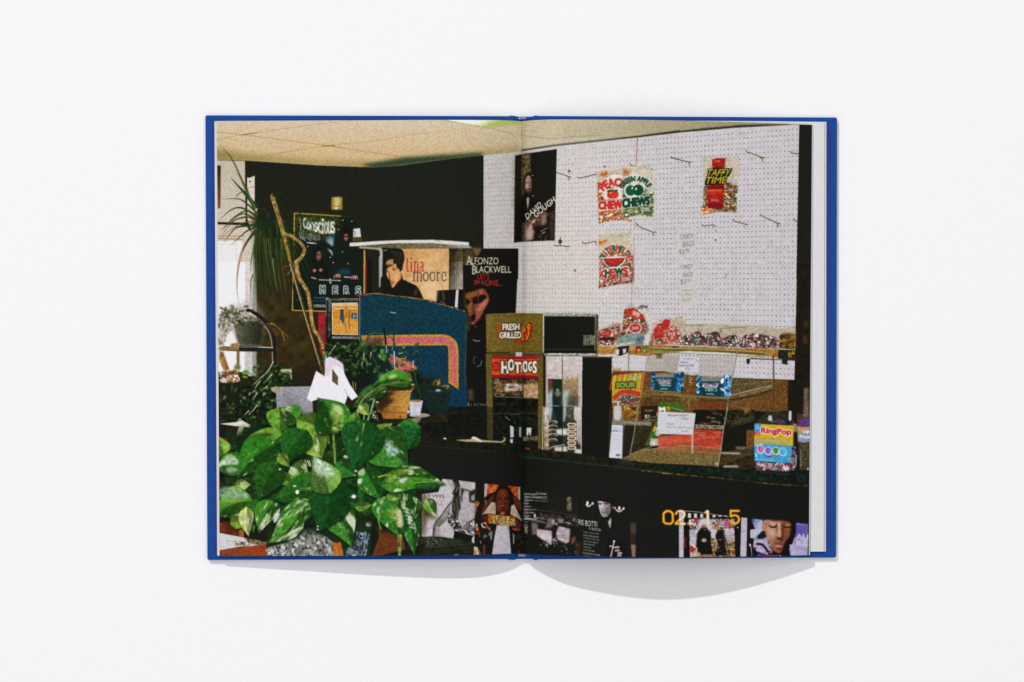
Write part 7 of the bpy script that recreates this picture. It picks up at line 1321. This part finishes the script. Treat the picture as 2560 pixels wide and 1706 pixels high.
    leaf(480, 960, 430, 1290, 170, (28, 78, 32), .15, .1, 19); leaf(200, 1190, 400, 1120, 130, (96, 136, 50), .3, 0, 20); leaf(360, 1040, 380, 1330, 130, (150, 176, 130), .6, .05, 21)
    leaf(640, 970, 490, 1300, 200, (44, 100, 34), .9, .1, 22)
    leaf(1190, 860, 620, 960, 320, (32, 86, 30), .1, .08, 23, shade=.14)
    leaf(1000, 1010, 620, 1330, 210, (36, 92, 34), 1.0, .05, 24)
    leaf(900, 1080, 570, 1400, 200, (50, 108, 40), 1.0, -.1, 25); poly([640, 1100, 700, 1085, 680, 1150, 640, 1190], (214, 216, 206), a=.9, sm=True, soft=5)
    leaf(1300, 560, 1490, 700, 240, (34, 88, 36), .3, 0, 26); leaf(1240, 850, 1560, 1000, 240, (24, 78, 34), .5, .1, 27)
    leaf(1180, 1000, 1440, 1440, 300, (40, 100, 36), 1.0, -.1, 28); leaf(1200, 840, 1100, 1290, 360, (18, 66, 32), .0, -.1, 29, shade=.1)
    leaf(1210, 860, 1045, 500, 270, (86, 130, 74), .2, .05, 30, shadow=.5); poly([1050, 505, 1150, 560, 1230, 620, 1260, 700, 1150, 700, 1090, 690, 1050, 620], (206, 214, 206), a=.75, sm=True, soft=16, n=.14, nf=N6); stroke([1060, 520, 1140, 650, 1200, 830], 6, (110, 150, 90), a=.8); 
    for k in range(4): stroke([1095 + 24*k, 585 + 55*k, 1160 + 20*k, 590 + 50*k], 4, (130, 160, 110), a=.6); stroke([1095 + 24*k, 585 + 55*k, 1070 + 14*k, 660 + 40*k], 4, (130, 160, 110), a=.5)
    ell(880, 870, 19, 21, (240, 240, 240), soft=2); ell(852, 808, 18, 9, (220, 226, 210), soft=2); poly([1430, 920, 1460, 890, 1490, 910, 1470, 940], (236, 238, 238), soft=3); ell(1482, 650, 15, 12, (226, 230, 226), soft=2); ell(700, 634, 10, 10, (230, 230, 220)); ell(1090, 1224, 8, 8, (226, 230, 230)); ell(1090, 1256, 9, 9, (214, 226, 240))
    at('R')
    leaf(840, 340, 470, 560, 150, (40, 76, 36), .1, .1, 31); leaf(1130, 250, 690, 310, 170, (50, 110, 42), .2, .14, 32); poly([770, 180, 830, 160, 840, 210, 800, 250], (140, 180, 80), a=.7, sm=True, soft=12); poly([880, 210, 930, 170, 980, 180, 930, 215], (206, 220, 160), a=.8, sm=True, soft=10); stroke([1120, 256, 960, 262, 800, 300, 660, 380, 520, 540], 34, (70, 96, 44), w1=24, n=.2); stroke([700, 360, 600, 440, 540, 540], 16, (150, 156, 110), a=.7)
    for p in ([520, 590, 530, 660, 516, 740], [606, 540, 604, 620, 596, 700], [716, 460, 690, 560, 630, 720], [660, 640, 640, 720]): stroke(p, 22, (130, 160, 90), w1=16)
    leaf(560, 520, 660, 640, 120, (110, 150, 70), .3, 0, 33, shadow=.4); leaf(500, 620, 470, 880, 110, (70, 120, 46), .5, 0, 34)
    leaf(740, 880, 920, 730, 160, (130, 164, 80), .5, .0, 35); leaf(1230, 790, 830, 960, 280, (30, 88, 38), .1, -.05, 36, shadow=.4); poly([830, 910, 860, 830, 960, 770, 1100, 750, 1225, 790, 1180, 900, 1120, 1020, 1050, 1080, 930, 950], (30, 88, 38), n=.2, nf=N3, soft=3)
    leaf(700, 900, 1120, 1260, 430, (42, 100, 40), .1, -.05, 37); poly([810, 925, 880, 945, 960, 1000, 1010, 1060, 960, 1100, 900, 1120, 860, 1060], (170, 196, 186), a=.75, sm=True, soft=14, n=.2, nf=N6)
    leaf(600, 720, 480, 1270, 420, (22, 74, 36), .05, -.05, 38, shade=.12); poly([620, 720, 730, 760, 750, 830, 700, 960, 640, 1130, 540, 1260, 480, 1270, 500, 1000], (26, 78, 36), a=.5, soft=20, n=.2, nf=N3); stroke([600, 740, 590, 800, 576, 850], 18, (140, 170, 70), w1=6, a=.85)
    poly([540, 1330, 590, 1250, 605, 1290, 580, 1400, 600, 1440, 545, 1390], (160, 180, 130), a=.8, sm=True, soft=10)
    at('J')
    leaf(140, 640, 0, 1000, 200, (24, 74, 34), .1, 0, 41, shadow=.5); leaf(60, 660, 230, 960, 230, (34, 92, 36), .3, 0, 42)
    leaf(400, 800, 610, 1120, 230, (26, 84, 38), .3, .05, 43); leaf(450, 1000, 560, 1530, 190, (38, 96, 40), .9, -.05, 44)
    leaf(280, 860, 220, 1320, 0.1, (38, 96, 40), 0, 0, 45)
    leaf(420, 900, 410, 1340, 430, (36, 92, 34), .8, .1, 46); stroke([410, 1320, 408, 1520], 46, (120, 136, 66), w1=26, n=.2); stroke([200, 1080, 190, 1160, 215, 1250], 14, (160, 180, 80), a=.7); poly([260, 1080, 400, 1040, 440, 1150, 420, 1240, 340, 1140], (150, 172, 80), a=.7, sm=True, soft=12, n=.3, nf=N3); poly([380, 1080, 420, 1060, 444, 1200, 410, 1230], (226, 206, 190), a=.7, sm=True, soft=8)
    for k in range(6): poly([430 + 14*k, 1020 + 40*k, 480 + 14*k, 1030 + 40*k, 520 + 12*k, 1062 + 38*k, 470 + 12*k, 1050 + 38*k], (206, 222, 214), a=.75, sm=True, soft=4)
    leaf(290, 900, 430, 920, 70, (84, 124, 54), .4, .1, 47, shadow=.3); leaf(690, 950, 790, 1130, 110, (60, 110, 40), .6, 0, 48, shadow=.2); leaf(-40, 1020, 130, 1000, 90, (70, 112, 48), .3, 0, 49, shadow=.2)
    poly([400, 740, 450, 715, 490, 730, 430, 776], (206, 216, 200), a=.85, sm=True, soft=5); poly([-20, 660, 40, 630, 46, 690, -10, 700], (190, 206, 150), a=.8, sm=True, soft=6); poly([-20, 740, 20, 730, 10, 780, -20, 780], (226, 230, 220), a=.85, sm=True, soft=6)

    at('R')
    leaf(840, 1440, 1545, 1440, 250, (50, 104, 36), .5, -.13, 39); poly([850, 1330, 960, 1290, 1060, 1250, 1100, 1300, 1000, 1340, 860, 1450], (104, 144, 50), a=.85, soft=14, n=.2, nf=N6); poly([1100, 1236, 1200, 1230, 1260, 1246, 1170, 1256], (206, 214, 150), a=.85, sm=True, soft=6); poly([1000, 1380, 1110, 1356, 1040, 1426], (206, 216, 200), a=.9, sm=True, soft=8); poly([1170, 1490, 1190, 1400, 1400, 1400, 1530, 1440, 1400, 1490], (36, 84, 34), a=.85, soft=8, n=.2, nf=N3); stroke([1180, 1420, 1400, 1400, 1500, 1416], 12, (150, 176, 80), a=.7); stroke([770, 1350, 860, 1325], 20, (150, 180, 80), w1=10)

def finish():
    global CV
    c = CV
    s = blur2(c, 1)
    c = c*.6 + s*.4                                     # lens and print softness
    lum = c.mean(2, keepdims=True)
    g = np.clip((lum - 12)/70, .12, 1)*np.clip((275 - lum)/90, .3, 1)
    base = rng.standard_normal((CH, CW, 1)).astype(np.float32); base = base*.8 + blur2(base, 1)*1.1
    chroma = rng.standard_normal((CH, CW, 3)).astype(np.float32); chroma = chroma*.6 + blur2(chroma, 1)*1.0
    c = c + g*(base*9.5 + chroma*7.5)
    c = c - 9.0*np.clip(1 - c/110.0, 0, 1)
    c = np.clip(c, 9, 238)/255.0
    return c

def print_material():
    paint_room(); paint_pegboard(); paint_posters(); paint_poster_details(); paint_shelf(); paint_bags(); paint_machine(); paint_case(); paint_lower_posters(); paint_music_portrait(); paint_plants()
    c = finish()
    c = np.where(c <= .04045, c/12.92, ((c + .055)/1.055)**2.4)*INK
    img = bpy.data.images.new('printed_spread', CW, CH, float_buffer=True, is_data=True)
    px = np.ones((CH, CW, 4), np.float32); px[..., :3] = c[::-1]
    img.pixels.foreach_set(px.ravel()); img.update(); img.pack()
    m, n, l, b = mat('offset_printed_paper', (0.7, 0.7, 0.7), 0.6, 0.05)
    t = n.new('ShaderNodeTexImage'); t.image = img; t.extension = 'EXTEND'; t.interpolation = 'Linear'
    uv = n.new('ShaderNodeUVMap'); uv.uv_map = 'UVMap'
    l.new(uv.outputs[0], t.inputs[0]); l.new(t.outputs[0], b.inputs['Base Color'])
    tc = n.new('ShaderNodeTexCoord'); no = n.new('ShaderNodeTexNoise'); no.inputs['Scale'].default_value = 500; no.inputs['Detail'].default_value = 4
    bp = n.new('ShaderNodeBump'); bp.inputs['Strength'].default_value = .08; bp.inputs['Distance'].default_value = .0002
    l.new(tc.outputs['Object'], no.inputs['Vector']); l.new(no.outputs[0], bp.inputs['Height']); l.new(bp.outputs[0], b.inputs['Normal'])
    return m

INK = 0.98
build_pages(print_material())
